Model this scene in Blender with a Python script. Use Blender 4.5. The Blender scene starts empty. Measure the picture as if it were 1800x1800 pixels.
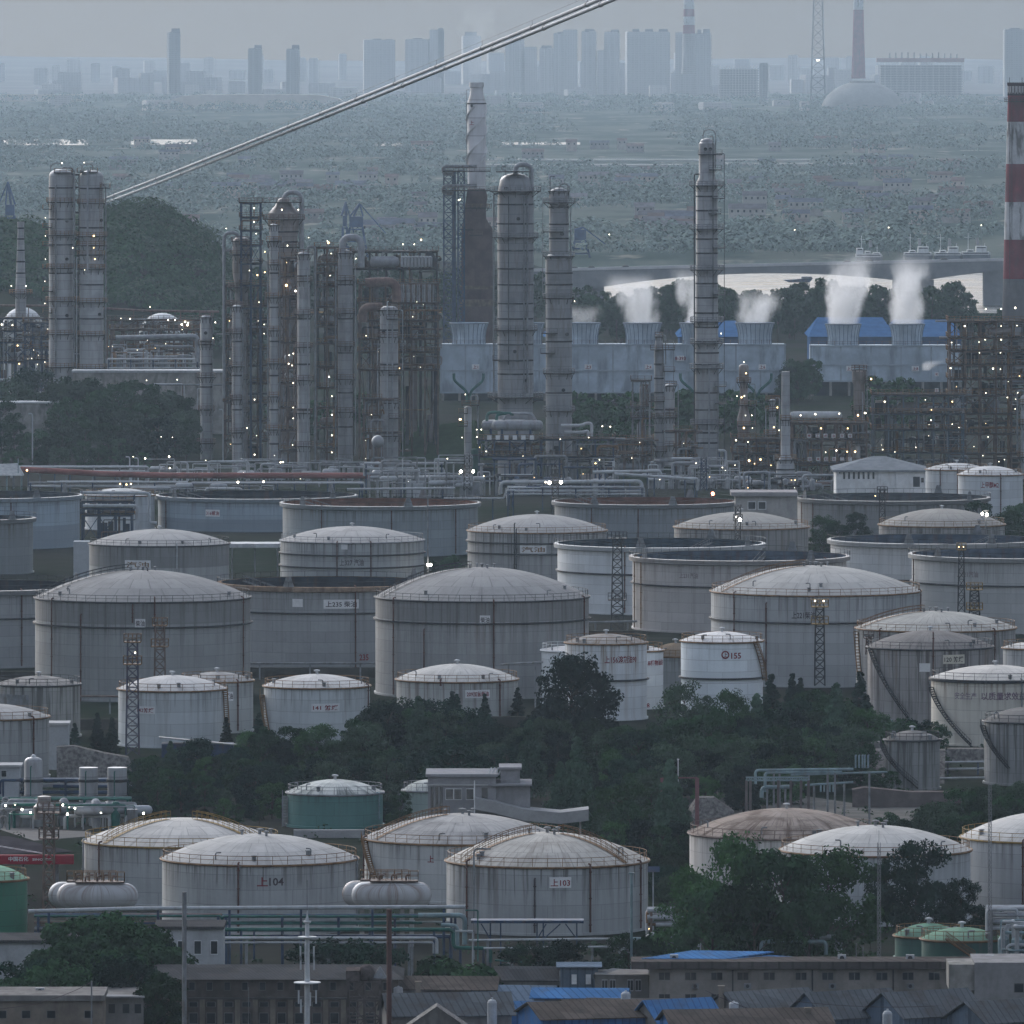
EXPOSURE = 0.57; SUN_EL = 24; SUN_AZ = -25; SUN_STR = 0.55; SUN_ANG = 45; SKY_STR = 0.13; SKY_SAT = 0.4; SKY_TINT = (.27,.185,.068); ZEN_TINT = (1.14,1.225,1.38); DOMEK = .97
HAZE_D = 0.0000445; HAZE_C = (.468,.592,.708); HAZE_G = 0.4
import bpy, math, random
from math import sin, cos, pi, radians, asin, atan2, sqrt
from mathutils import Vector, Matrix, noise as mnoise
R0 = random.Random(7)
COL = bpy.context.scene.collection
KD = 1.55                                # everything is laid out at nominal depths, then set back by this factor (see the end)
F, H, HY = 12000.0, 120.0, 50.0          # long lens: focal length in photo pixels, eye height in metres, horizon row

def P(px, py, Y):                        # a point seen at (px, py) standing Y metres away
    return Vector(((px - 900) * Y / F, Y, H - (py - HY) * Y / F))
def PX(px, Y): return (px - 900) * Y / F
def PZ(py, Y): return H - (py - HY) * Y / F
def S(Y): return Y / F
def GY(py, z=0.0): return F * (H - z) / (py - HY)

# ------------------------------------------------------------------ mesh builder
class MB:
    def __init__(s): s.v = []; s.f = []; s.m = []; s.k = 0
    def mat(s, k): s.k = k; return s
    def face(s, *ids): s.f.append(ids); s.m.append(s.k)
    def poly(s, pts):
        n = len(s.v); s.v += [tuple(p) for p in pts]; s.face(*range(n, n + len(pts)))
    def box(s, x0, x1, y0, y1, z0, z1):
        n = len(s.v)
        s.v += [(x0,y0,z0),(x1,y0,z0),(x1,y1,z0),(x0,y1,z0),(x0,y0,z1),(x1,y0,z1),(x1,y1,z1),(x0,y1,z1)]
        for q in ((0,3,2,1),(4,5,6,7),(0,1,5,4),(1,2,6,5),(2,3,7,6),(3,0,4,7)): s.face(*(n+i for i in q))
    def cbox(s, c, sx, sy, sz): s.box(c[0]-sx/2, c[0]+sx/2, c[1]-sy/2, c[1]+sy/2, c[2]-sz/2, c[2]+sz/2)
    def beam(s, p, q, w, n=4):
        p, q = Vector(p), Vector(q); d = q - p
        if d.length < 1e-6: return
        d.normalize(); u = d.cross(Vector((0,0,1)))
        if u.length < 1e-3: u = Vector((1,0,0))
        u.normalize(); t = d.cross(u); b = len(s.v); r = w/2 * (1.414 if n == 4 else 1)
        for c in (p, q):
            for i in range(n):
                a = 2*pi*(i+.5)/n; s.v.append(tuple(c + u*(cos(a)*r) + t*(sin(a)*r)))
        for i in range(n): j = (i+1) % n; s.face(b+i, b+j, b+n+j, b+n+i)
        s.face(*[b+i for i in range(n-1,-1,-1)]); s.face(*[b+n+i for i in range(n)])
    def tube(s, pts, r, n=8, cap=True):
        pts = [Vector(p) for p in pts]; b = len(s.v); k = len(pts); u = None
        for i, p in enumerate(pts):
            d = (pts[min(i+1,k-1)] - pts[max(i-1,0)]).normalized()
            if u is None:
                u = d.cross(Vector((0,0,1)))
                if u.length < 1e-3: u = Vector((1,0,0))
            u = (u - d * u.dot(d))
            if u.length < 1e-4: u = d.cross(Vector((0.3,1,0.2)))
            u.normalize(); t = d.cross(u); rr = r[i] if isinstance(r, (list, tuple)) else r
            for j in range(n):
                a = 2*pi*j/n; s.v.append(tuple(p + u*(cos(a)*rr) + t*(sin(a)*rr)))
        for i in range(k-1):
            for j in range(n):
                m = (j+1) % n; s.face(b+i*n+j, b+i*n+m, b+(i+1)*n+m, b+(i+1)*n+j)
        if cap:
            s.face(*[b+j for j in range(n-1,-1,-1)]); s.face(*[b+(k-1)*n+j for j in range(n)])
    def pipe(s, pts, r, n=8, bend=None):             # polyline with rounded elbows
        pts = [Vector(p) for p in pts]; out = [pts[0]]; bd = bend or r*2.5
        for i in range(1, len(pts)-1):
            a, b, c = pts[i-1], pts[i], pts[i+1]
            l1, l2 = (a-b).length, (c-b).length
            if l1 < 1e-6 or l2 < 1e-6: continue
            q = min(bd, l1*.49, l2*.49); p0 = b + (a-b)/l1*q; p1 = b + (c-b)/l2*q
            for t in (0, .25, .5, .75, 1): out.append(p0*(1-t)**2 + b*2*t*(1-t) + p1*t*t)
        out.append(pts[-1]); s.tube(out, r, n)
    def lathe(s, prof, n=32, c=(0,0,0), a0=0, a1=2*pi, cap=False):
        full = abs(a1-a0-2*pi) < 1e-6; m = n if full else n+1; b = len(s.v)
        for r, z in prof:
            for j in range(m):
                a = a0 + (a1-a0)*j/n; s.v.append((c[0]+r*sin(a), c[1]-r*cos(a), c[2]+z))
        for i in range(len(prof)-1):
            for j in range(n):
                q = (j+1) % m; s.face(b+i*m+j, b+i*m+q, b+(i+1)*m+q, b+(i+1)*m+j)
        if cap and full:
            s.face(*[b+j for j in range(m-1,-1,-1)]); s.face(*[b+(len(prof)-1)*m+j for j in range(m)])
    def hlathe(s, prof, n, c, ang=0):                # lathe about a horizontal axis; prof = (radius, along)
        b = len(s.v); ca, sa = cos(ang), sin(ang)
        for r, t in prof:
            for j in range(n):
                a = 2*pi*j/n; y = r*cos(a); s.v.append((c[0]+t*ca-y*sa, c[1]+t*sa+y*ca, c[2]+r*sin(a)))
        for i in range(len(prof)-1):
            for j in range(n):
                q = (j+1) % n; s.face(b+i*n+j, b+i*n+q, b+(i+1)*n+q, b+(i+1)*n+j)
    def mesh(s, name, mats, origin=(0,0,0), smooth=False):
        ox, oy, oz = origin; me = bpy.data.meshes.new(name)
        me.from_pydata([(x-ox, y-oy, z-oz) for x, y, z in s.v], [], s.f)
        mats = mats if isinstance(mats, (list, tuple)) else [mats]
        for m in mats: me.materials.append(m)
        if len(mats) > 1: me.polygons.foreach_set('material_index', s.m)
        if smooth:
            me.polygons.foreach_set('use_smooth', [True]*len(me.polygons))
            try: me.set_sharp_from_angle(angle=radians(35))
            except Exception: pass
        return me
    def build(s, name, mats, parent=None, smooth=False, label=None):
        if not s.f: return None
        root = parent
        while root is not None and root.parent is not None: root = root.parent
        o = bpy.data.objects.new(name, s.mesh(name, mats, root.location if root else (0,0,0), smooth)); COL.objects.link(o)
        if parent: o.parent = parent
        if label: o['label'] = label
        return o

def thing(name, label, cat, loc=(0,0,0), group=None, kind='thing'):
    o = bpy.data.objects.new(name, None); COL.objects.link(o); o.location = loc; o.empty_display_size = .5
    return tag(o, label, cat, group, kind)
def tag(o, label=None, cat=None, group=None, kind=None):
    if label: o['label'] = label
    if cat: o['category'] = cat
    if group: o['group'] = group
    if kind: o['kind'] = kind
    return o
def dup(root, loc, rz=0, sc=1.0, label=None, group=None):
    r = root.copy(); COL.objects.link(r); r.location = loc; r.rotation_euler = (0,0,rz)
    r.scale = (sc,sc,sc) if not isinstance(sc, tuple) else sc
    if label: r['label'] = label
    if group: r['group'] = group
    for ch in list(root.children):
        c = ch.copy(); COL.objects.link(c); c.parent = r
        for g in ch.children:
            d = g.copy(); COL.objects.link(d); d.parent = c
    return r

# ------------------------------------------------------------------ materials
def nn(t, ty, **k):
    n = t.nodes.new(ty)
    for a, b in k.items(): setattr(n, a, b)
    return n
def setin(n, **k):
    for a, b in k.items():
        a = a.replace('_', ' ')
        n.inputs[a].default_value = b
def c4(c): return (c[0], c[1], c[2], 1.0)
def mul(c, k): return (min(1,c[0]*k), min(1,c[1]*k), min(1,c[2]*k))
MATS = {}
class NT:
    def __init__(s, name):
        s.m = bpy.data.materials.new(name); s.m.use_nodes = True; s.t = s.m.node_tree; s.L = s.t.links
        s.b = s.t.nodes['Principled BSDF']; s.b.inputs['Roughness'].default_value = .6
    def n(s, ty, **k): return nn(s.t, ty, **k)
    def link(s, a, b): s.L.new(a, b)
    def math(s, op, a, b=None, c=None, clamp=False):
        n = s.n('ShaderNodeMath', operation=op, use_clamp=clamp)
        for i, x in enumerate((a, b, c)):
            if x is None: continue
            if isinstance(x, (int, float)): n.inputs[i].default_value = x
            else: s.link(x, n.inputs[i])
        return n.outputs[0]
    def mix(s, fac, a, b, mode='MIX'):
        n = s.n('ShaderNodeMix', data_type='RGBA', blend_type=mode)
        for i, x in ((0, fac), (6, a), (7, b)):
            if isinstance(x, (int, float)): n.inputs[i].default_value = x
            elif isinstance(x, tuple): n.inputs[i].default_value = c4(x)
            else: s.link(x, n.inputs[i])
        return n.outputs[2]
    def noise(s, vec, scale, detail=3, rough=.55):
        n = s.n('ShaderNodeTexNoise'); setin(n, Scale=scale, Detail=detail, Roughness=rough)
        if vec is not None: s.link(vec, n.inputs['Vector'])
        return n.outputs['Fac']
    def ramp(s, fac, lo, hi):
        n = s.n('ShaderNodeMapRange'); n.interpolation_type = 'SMOOTHSTEP'
        n.inputs[1].default_value = lo; n.inputs[2].default_value = hi
        s.link(fac, n.inputs[0]); return n.outputs[0]
    def comb(s, x, y, z):
        n = s.n('ShaderNodeCombineXYZ')
        for i, q in enumerate((x, y, z)):
            if isinstance(q, (int, float)): n.inputs[i].default_value = q
            else: s.link(q, n.inputs[i])
        return n.outputs[0]
    def obj(s): return s.n('ShaderNodeTexCoord').outputs['Object']
    def gen(s): return s.n('ShaderNodeTexCoord').outputs['Generated']
    def sep(s, v):
        n = s.n('ShaderNodeSeparateXYZ'); s.link(v, n.inputs[0]); return n.outputs
    def geo(s): return s.n('ShaderNodeNewGeometry').outputs['Position']
    def rnd(s): return s.n('ShaderNodeObjectInfo').outputs['Random']
    def out(s, col, rough=None, bump=None, bd=.1):
        if isinstance(col, tuple): s.b.inputs['Base Color'].default_value = c4(col)
        else: s.link(col, s.b.inputs['Base Color'])
        if rough is not None: s.b.inputs['Roughness'].default_value = rough
        if bump is not None:
            n = s.n('ShaderNodeBump'); setin(n, Strength=.6, Distance=bd); s.link(bump, n.inputs['Height'])
            s.link(n.outputs[0], s.b.inputs['Normal'])
        return s.m

def plain(name, c, rough=.6, var=.25, scale=.8, dirt=None, dirtamt=.5, metal=0, perobj=0):
    """a weathered paint, metal or masonry: blotchy tone plus optional dirt patches"""
    if name in MATS: return MATS[name]
    k = NT(name); v = k.geo()
    f = k.noise(v, scale, 4); col = k.mix(k.ramp(f, .3, .7), mul(c, 1-var), mul(c, 1+var))
    f2 = k.noise(v, scale*7, 2); col = k.mix(k.math('MULTIPLY', k.ramp(f2, .35, .75), .25), col, mul(c, .6))
    if dirt:
        sx = k.sep(v); sv = k.comb(k.math('MULTIPLY', sx[0], 1.0), k.math('MULTIPLY', sx[1], 1.0), k.math('MULTIPLY', sx[2], .25))
        f3 = k.ramp(k.noise(sv, scale*1.7, 5), .5, .68); col = k.mix(k.math('MULTIPLY', f3, dirtamt), col, dirt)
    if perobj:
        r = k.math('MULTIPLY_ADD', k.rnd(), perobj*2, 1-perobj); col = k.mix(1.0, col, k.comb(r, r, r), 'MULTIPLY')
    k.b.inputs['Metallic'].default_value = metal; k.b.inputs['Specular IOR Level'].default_value = .5 if rough < .3 else (.12 if rough < .75 else 0.0)
    MATS[name] = k.out(col, rough if rough < .3 else max(.66, rough)); return MATS[name]

def sheet(name, c, dirt=(.07,.06,.055), amt=.5, period=.9, kx=1.0, ky=.35):
    """ribbed roofing sheet with rows of laps and rusty or mossy patches"""
    if name in MATS: return MATS[name]
    k = NT(name); v = k.geo(); s = k.sep(v); q = k.math('ADD', k.math('MULTIPLY', s[0], kx), k.math('MULTIPLY', s[1], ky))
    w = k.math('FRACT', k.math('DIVIDE', q, period)); col = k.mix(k.math('LESS_THAN', w, .18), mul(c,1.08), mul(c,.7))
    row = k.n('ShaderNodeTexWhiteNoise', noise_dimensions='2D'); k.link(k.comb(k.math('FLOOR', k.math('DIVIDE', q, period*4)), k.math('FLOOR', k.math('DIVIDE', s[1], 2.6)), 0), row.inputs['Vector'])
    t = k.math('MULTIPLY_ADD', row.outputs['Value'], .36, .82); col = k.mix(1.0, col, k.comb(t,t,t), 'MULTIPLY')
    col = k.mix(k.math('MULTIPLY', k.ramp(k.noise(v, .35, 5, .65), .45, .68), amt), col, dirt)
    col = k.mix(k.math('MULTIPLY', k.ramp(k.noise(v, 2.4, 3), .5, .75), .35), col, mul(c,.5))
    k.b.inputs['Specular IOR Level'].default_value = 0.0; MATS[name] = k.out(col, .75); return MATS[name]

def emit(name, c, s):
    if name in MATS: return MATS[name]
    m = bpy.data.materials.new(name); m.use_nodes = True; t = m.node_tree; t.nodes.clear()
    e = t.nodes.new('ShaderNodeEmission'); e.inputs[0].default_value = c4(c); e.inputs[1].default_value = s
    o = t.nodes.new('ShaderNodeOutputMaterial'); t.links.new(e.outputs[0], o.inputs[0]); MATS[name] = m; return m

def wall_mat(base, R, stain=(.08,.07,.06), amt=.5, top=.4, seed=0., course=2.0, fade=None, blotch=.18):
    """painted tank steel: plate courses and seams, streaks running down, tops dirtier"""
    base = (min(.85,base[0]*1.12), min(.85,base[1]*1.12), min(.85,base[2]*1.1)); key = ('wall', base, round(R,1), stain, amt, top, seed, fade)
    if key in MATS: return MATS[key]
    k = NT('tank_steel'); s = k.sep(k.obj()); g = k.sep(k.gen())
    u = k.math('MULTIPLY', k.math('ARCTAN2', s[0], k.math('MULTIPLY', s[1], -1.0)), R)
    b = k.n('ShaderNodeTexBrick'); b.offset = .37
    setin(b, Scale=1.0, Mortar_Size=.045, Brick_Width=7.5, Row_Height=course, Bias=0.0)
    b.inputs['Color1'].default_value = c4(mul(base,.9)); b.inputs['Color2'].default_value = c4(mul(base,1.08)); b.inputs['Mortar'].default_value = c4(mul(base,.66))
    k.link(k.comb(u, s[2], seed), b.inputs['Vector'])
    col = b.outputs['Color']
    bl = k.ramp(k.noise(k.comb(u, k.math('MULTIPLY', s[2], .8), seed+3), .22, 4), .3, .7)
    col = k.mix(k.math('MULTIPLY', bl, blotch*2), col, k.mix(1.0, col, (1.28,1.27,1.25), 'MULTIPLY'))
    # streaks
    st = k.noise(k.comb(u, k.math('MULTIPLY', s[2], .035), seed+7), 1.15, 5, .7)
    st2 = k.noise(k.comb(u, k.math('MULTIPLY', s[2], .012), seed+11), .45, 4, .65)
    zt = k.ramp(g[2], 1-top*1.6, 1.0)
    d = k.math('MULTIPLY', k.ramp(st, .44, .72), k.math('MULTIPLY_ADD', zt, .85, .3))
    d = k.math('ADD', d, k.math('MULTIPLY', k.ramp(st2, .5, .75), .45))
    d = k.math('MULTIPLY', d, amt*1.75, clamp=True)
    col = k.mix(d, col, stain)
    rs = k.ramp(k.noise(k.comb(u, k.math('MULTIPLY', s[2], .05), seed+23), .7, 5, .7), .56, .7); col = k.mix(k.math('MULTIPLY', k.math('MULTIPLY', rs, k.ramp(g[2], .1, .95)), min(.75, amt)), col, (.13,.075,.05))
    if fade:   # a lower or upper zone mixed towards the given colour
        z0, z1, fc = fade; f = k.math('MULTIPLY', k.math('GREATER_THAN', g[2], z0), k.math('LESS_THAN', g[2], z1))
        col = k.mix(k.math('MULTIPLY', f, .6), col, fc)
    us = k.math('ADD', k.math('DIVIDE', u, 1.65), k.math('MULTIPLY', k.noise(k.comb(u, k.math('MULTIPLY', s[2], .05), seed), .6, 2), 1.2)); wn = k.n('ShaderNodeTexWhiteNoise', noise_dimensions='1D'); k.link(k.math('FLOOR', us), wn.inputs['W'])
    tl = k.math('MULTIPLY', k.math('LESS_THAN', k.math('FRACT', us), .13), k.ramp(k.math('SUBTRACT', g[2], k.math('MULTIPLY', wn.outputs['Value'], .3)), 1-top*1.1, 1-top*.6)); col = k.mix(k.math('MULTIPLY', tl, min(.8, amt*1.2)), col, stain)
    fine = k.noise(k.obj(), 2.2, 3); col = k.mix(k.math('MULTIPLY', fine, .22), col, mul(base,.7))
    MATS[key] = k.out(col, .55, k.noise(k.comb(u, s[2], 0), .5, 3), .12); return MATS[key]

def dome_mat(base, R, stain=(.12,.11,.1), amt=.5, sect=24, seed=0.):
    key = ('dome', base, round(R,1), stain, amt, sect, seed)
    if key in MATS: return MATS[key]
    k = NT('tank_roof_steel'); s = k.sep(k.obj())
    a = k.math('ARCTAN2', s[0], k.math('MULTIPLY', s[1], -1.0))
    r = k.math('SQRT', k.math('ADD', k.math('MULTIPLY', s[0], s[0]), k.math('MULTIPLY', s[1], s[1])))
    base = (base[0]*DOMEK*1.03, base[1]*DOMEK, base[2]*DOMEK*.96); b = k.n('ShaderNodeTexBrick'); b.offset = .5
    setin(b, Scale=1.0, Mortar_Size=.022, Brick_Width=2*pi/sect*3, Row_Height=R/4*.33)
    b.inputs['Color1'].default_value = c4(mul(base,.92)); b.inputs['Color2'].default_value = c4(mul(base,1.08)); b.inputs['Mortar'].default_value = c4(mul(base,.7))
    k.link(k.comb(k.math('MULTIPLY', a, 3.0), k.math('MULTIPLY', r, .33), seed), b.inputs['Vector']); col = b.outputs['Color']
    st = k.noise(k.comb(k.math('MULTIPLY', a, 9.0), k.math('MULTIPLY', r, .07), seed), 1.3, 5, .7)
    f = k.math('MULTIPLY', k.ramp(st, .46, .72), k.math('MULTIPLY', k.ramp(r, R*.15, R), amt))
    col = k.mix(f, col, stain)
    bl = k.ramp(k.noise(k.obj(), .35, 4), .45, .7); col = k.mix(k.math('MULTIPLY', bl, amt*.5), col, stain)
    fine = k.noise(k.obj(), 3.0, 3); col = k.mix(k.math('MULTIPLY', fine, .2), col, mul(base,.72))
    k.b.inputs['Specular IOR Level'].default_value = 0.0; MATS[key] = k.out(col, .72, k.noise(k.obj(), .6, 3), .1); return MATS[key]

def leaf_mat(name, c, var=.35):
    if name in MATS: return MATS[name]
    k = NT(name); f = k.noise(k.geo(), .45, 3); r = k.rnd()
    col = k.mix(k.ramp(f, .3, .7), mul(c, 1-var), mul(c, 1+var))
    v = k.math('MULTIPLY_ADD', r, 1.25, .38); col = k.mix(1.0, col, k.comb(v, v, k.math('MULTIPLY', v, .95)), 'MULTIPLY')
    f2 = k.noise(k.geo(), 3.5, 2); col = k.mix(k.math('MULTIPLY', k.ramp(f2,.4,.7), .4), col, mul(c, 1.5))
    k.b.inputs['Specular IOR Level'].default_value = 0.0
    MATS[name] = k.out(col, .75); return MATS[name]

BLUE_ST = plain('navy_painted_steel', (.035,.06,.11), .5, .3, .6, (.08,.05,.035), .5)
DARK_ST = plain('dark_steel', (.035,.038,.042), .5, .3, .8, (.09,.05,.03), .4)
RUST_ST = plain('rust_brown_steel', (.15,.105,.085), .7, .35, .7, (.05,.035,.03), .5)
GREY_ST = plain('grey_steel', (.2,.21,.22), .5, .25, .8, (.1,.075,.05), .5)
YEL_ST = plain('faded_yellow_rail', (.26,.17,.05), .6, .3, .9, (.1,.05,.03), .5)
OCHRE_ST = plain('rusty_ochre_rail', (.2,.115,.055), .7, .3, .9, (.08,.045,.03), .5)
SILVER = plain('silver_cladding', (.3,.315,.335), .42, .2, .5, (.2,.17,.15), .4, metal=.15)
PALE = plain('pale_pipe_lagging', (.4,.42,.44), .5, .15, .6, (.25,.22,.2), .4)
GREEN_P = plain('green_pipe_paint', (.02,.11,.09), .5, .25, .8, (.05,.05,.045), .4)
TEAL_P = plain('pale_teal_pipe_paint', (.2,.28,.3), .5, .2, .7, (.18,.16,.14), .4)
REDBR = plain('red_brown_duct_paint', (.27,.1,.085), .6, .2, .15, (.12,.05,.045), .5)
CONC = plain('weathered_concrete', (.28,.27,.25), .85, .25, .4, (.1,.095,.09), .6)
STONE = plain('rubble_stone_wall', (.16,.15,.14), .9, .5, 1.6, (.05,.05,.045), .5)
WHITE = plain('white_paint', (.72,.73,.73), .5, .1, .5, (.4,.38,.36), .35)
SIGNW = plain('white_sign_plate', (.7,.7,.7), .5, .08, .5)
REDTX = plain('dark_red_lettering', (.22,.02,.03), .6, .15, .5)
BLKTX = plain('faded_dark_lettering', (.07,.055,.06), .6, .2, .5)
GLASS = plain('dark_window_glass', (.025,.03,.035), .12, .3, .5)
BROWNST = plain('rust_red_pipe', (.1,.045,.035), .65, .3, .8, (.05,.04,.035), .4)
LAMP = emit('lamp_white', (1.0,.88,.68), 7.0)
LAMPY = emit('lamp_warm', (1.0,.66,.3), 6.0)
LAMPB = emit('flood_white', (1.0,.93,.8), 22.0)
LAMPR = emit('flare_red', (1.0,.22,.12), 16.0)
LAMPSET = {'w': LAMP, 'y': LAMPY, 'b': LAMPB, 'r': LAMPR}

_TXT = {}
def text_geo(body):
    if body not in _TXT:
        c = bpy.data.curves.new('t', 'FONT'); c.body = body; c.resolution_u = 2; c.offset = .022 if body.isascii() else .017; c.align_x = 'CENTER'; c.align_y = 'CENTER'
        o = bpy.data.objects.new('t', c); m = bpy.data.meshes.new_from_object(o)
        _TXT[body] = ([tuple(v.co) for v in m.vertices], [tuple(p.vertices) for p in m.polygons])
        bpy.data.objects.remove(o); bpy.data.curves.remove(c); bpy.data.meshes.remove(m)
    return _TXT[body]
def flat_text(body, c, h, w=None):     # upright lettering facing the camera side (-Y), centred on c
    vs, fs = text_geo(body); xs = [v[0] for v in vs]; ys = [v[1] for v in vs]; mb = MB()
    sy = h/(max(ys)-min(ys)); sx = (w/(max(xs)-min(xs))) if w else sy; mx, my = (max(xs)+min(xs))/2, (max(ys)+min(ys))/2
    mb.v = [(c[0]+(v[0]-mx)*sx, c[1], c[2]+(v[1]-my)*sy) for v in vs]
    for f in fs: mb.face(*f)
    return mb
def ball(mb, c, r, n=6, m=4):
    mb.lathe([(max(.001,r*sin(pi*i/m)), -r*cos(pi*i/m)) for i in range(m+1)], n, c)
def lamp(parent, px, py, Y, r=.22, kind='w'):
    r *= .5; mb = MB(); c = P(px, py, Y); ball(mb, c, r); return mb.build('lamp', LAMPSET[kind], parent)
def bezier(p0, p1, p2, n=8):
    p0, p1, p2 = Vector(p0), Vector(p1), Vector(p2)
    return [p0*(1-t)**2 + p1*2*t*(1-t) + p2*t*t for t in [i/n for i in range(n+1)]]
def arc_pts(r, z, a0, a1, n, c=(0,0)): return [(c[0]+r*sin(a0+(a1-a0)*i/n), c[1]-r*cos(a0+(a1-a0)*i/n), z) for i in range(n+1)]
# ------------------------------------------------------------------ camera, sky, sun, air
sc = bpy.context.scene
cam = bpy.data.cameras.new('camera'); co = bpy.data.objects.new('camera', cam); COL.objects.link(co); sc.camera = co
co.location = (0,0,H); co.rotation_euler = (radians(90),0,0)
cam.sensor_width = 36; cam.lens = F*KD/1800*36; cam.shift_y = -(900-HY)/1800; cam.clip_start = 5; cam.clip_end = 60000
sc.view_settings.view_transform = 'Standard'; sc.view_settings.look = 'None'; sc.view_settings.gamma = 1
sc.view_settings.exposure = EXPOSURE
sc.cycles.use_denoising = True
try: sc.cycles.denoiser = 'OPENIMAGEDENOISE'; sc.cycles.denoising_prefilter = 'ACCURATE'
except Exception: pass
sc.cycles.max_bounces = 5; sc.cycles.diffuse_bounces = 2; sc.cycles.glossy_bounces = 2; sc.cycles.transmission_bounces = 2
sc.cycles.volume_bounces = 2; sc.cycles.transparent_max_bounces = 6; sc.cycles.sample_clamp_indirect = 2.0
sc.cycles.volume_step_rate = 1.0; sc.cycles.volume_max_steps = 128
sc.cycles.use_adaptive_sampling = True; sc.cycles.adaptive_threshold = 0.02

w = bpy.data.worlds.new('World'); sc.world = w; w.use_nodes = True; t = w.node_tree
sky = t.nodes.new('ShaderNodeTexSky'); sky.sky_type = 'NISHITA'; sky.sun_disc = False
sky.sun_elevation = radians(SUN_EL); sky.sun_rotation = radians(SUN_AZ); sky.air_density = 1.0; sky.dust_density = 5.0; sky.ozone_density = 1.5
hs = t.nodes.new('ShaderNodeHueSaturation'); hs.inputs['Saturation'].default_value = SKY_SAT
t.links.new(sky.outputs[0], hs.inputs['Color']); bg = t.nodes['Background']; bg.inputs[1].default_value = SKY_STR
mx = t.nodes.new('ShaderNodeMix'); mx.data_type = 'RGBA'; mx.blend_type = 'MULTIPLY'; mx.inputs[0].default_value = 1; mx.inputs[7].default_value = c4(SKY_TINT)
tc = t.nodes.new('ShaderNodeTexCoord'); sp = t.nodes.new('ShaderNodeSeparateXYZ'); t.links.new(tc.outputs['Generated'], sp.inputs[0])
zx = t.nodes.new('ShaderNodeMath'); zx.operation = 'MAXIMUM'; zx.inputs[1].default_value = .004; t.links.new(sp.outputs[2], zx.inputs[0]); cb = t.nodes.new('ShaderNodeCombineXYZ')
t.links.new(sp.outputs[0], cb.inputs[0]); t.links.new(sp.outputs[1], cb.inputs[1]); t.links.new(zx.outputs[0], cb.inputs[2]); t.links.new(cb.outputs[0], sky.inputs['Vector'])
mr = t.nodes.new('ShaderNodeMapRange'); mr.inputs[1].default_value = 0; mr.inputs[2].default_value = .35; t.links.new(zx.outputs[0], mr.inputs[0])
tm = t.nodes.new('ShaderNodeMix'); tm.data_type = 'RGBA'; tm.inputs[6].default_value = c4(SKY_TINT); tm.inputs[7].default_value = c4(ZEN_TINT); t.links.new(mr.outputs[0], tm.inputs[0]); t.links.new(tm.outputs[2], mx.inputs[7])
t.links.new(hs.outputs[0], mx.inputs[6]); t.links.new(mx.outputs[2], bg.inputs[0])
sl = bpy.data.lights.new('sun', 'SUN'); sl.energy = SUN_STR; sl.angle = radians(SUN_ANG); sl.color = (1.0,.96,.92)
so = bpy.data.objects.new('sun', sl); COL.objects.link(so)
# sky texture: rotation 0 puts the sun towards +Y, growing clockwise seen from above
d = Vector((sin(radians(SUN_AZ))*cos(radians(SUN_EL)), cos(radians(SUN_AZ))*cos(radians(SUN_EL)), sin(radians(SUN_EL))))
so.rotation_euler = (-d).to_track_quat('-Z', 'Y').to_euler(); so.location = d*300

# haze: one closed box of even air round everything
m = bpy.data.materials.new('haze_air'); m.use_nodes = True; t = m.node_tree; t.nodes.clear()
pv = t.nodes.new('ShaderNodeVolumePrincipled'); pv.inputs['Density'].default_value = HAZE_D/KD; pv.inputs['Color'].default_value = c4(HAZE_C)
pv.inputs['Anisotropy'].default_value = HAZE_G
o = t.nodes.new('ShaderNodeOutputMaterial'); t.links.new(pv.outputs[0], o.inputs['Volume'])
try: m.cycles.homogeneous_volume = True; m.cycles.volume_sampling = 'DISTANCE'
except Exception: pass
hb = MB(); hb.box(-9600, 9600, -400, 16900, -9, 180)
tag(hb.build('haze', m), 'thin blue-grey evening haze over the whole refinery', None, None, 'stuff')

# ------------------------------------------------------------------ ground, river, far rise
def ground_mat():
    k = NT('ground_soil'); v = k.geo()
    c = k.mix(k.ramp(k.noise(v, .012, 5), .4, .62), (.03,.03,.026), (.014,.022,.013))
    c = k.mix(k.math('MULTIPLY', k.ramp(k.noise(v, .15, 4), .45, .7), .6), c, (.04,.04,.035))
    k.b.inputs['Specular IOR Level'].default_value = 0.0; return k.out(c, .9)
def plain_mat():
    k = NT('far_farmland'); v = k.geo(); s = k.sep(v)
    vv = k.comb(k.math('MULTIPLY', s[0], .012), k.math('MULTIPLY', s[1], .0022), 0)
    f = k.noise(vv, 1.0, 5, .6)
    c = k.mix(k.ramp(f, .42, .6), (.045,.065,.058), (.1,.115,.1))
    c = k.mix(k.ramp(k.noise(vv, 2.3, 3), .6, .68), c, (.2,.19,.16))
    k.b.inputs['Specular IOR Level'].default_value = 0.0; return k.out(c, .95)
def grid(name, mat, xs, ys, zf):
    mb = MB()
    for y in ys:
        for x in xs: mb.v.append((x, y, zf(x, y)))
    n = len(xs)
    for j in range(len(ys)-1):
        for i in range(n-1): mb.face(j*n+i, j*n+i+1, (j+1)*n+i+1, (j+1)*n+i)
    return tag(mb.build(name, mat, None, True), kind='structure')
def fr(a, b, n): return [a + (b-a)*i/n for i in range(n+1)]
g = grid('ground', ground_mat(), [-9500,-5000]+fr(-1200,1200,24)+[5000,9500], fr(-300,2880,40)+[2910,2935,2950], lambda x,y: 0 if y < 2900 else -(y-2900)*.14)
WZ = -5.0
k = NT('river_water'); s = k.sep(k.geo())
bv = k.comb(k.math('MULTIPLY', s[0], .35), k.math('MULTIPLY', s[1], .05), 0)
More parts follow.
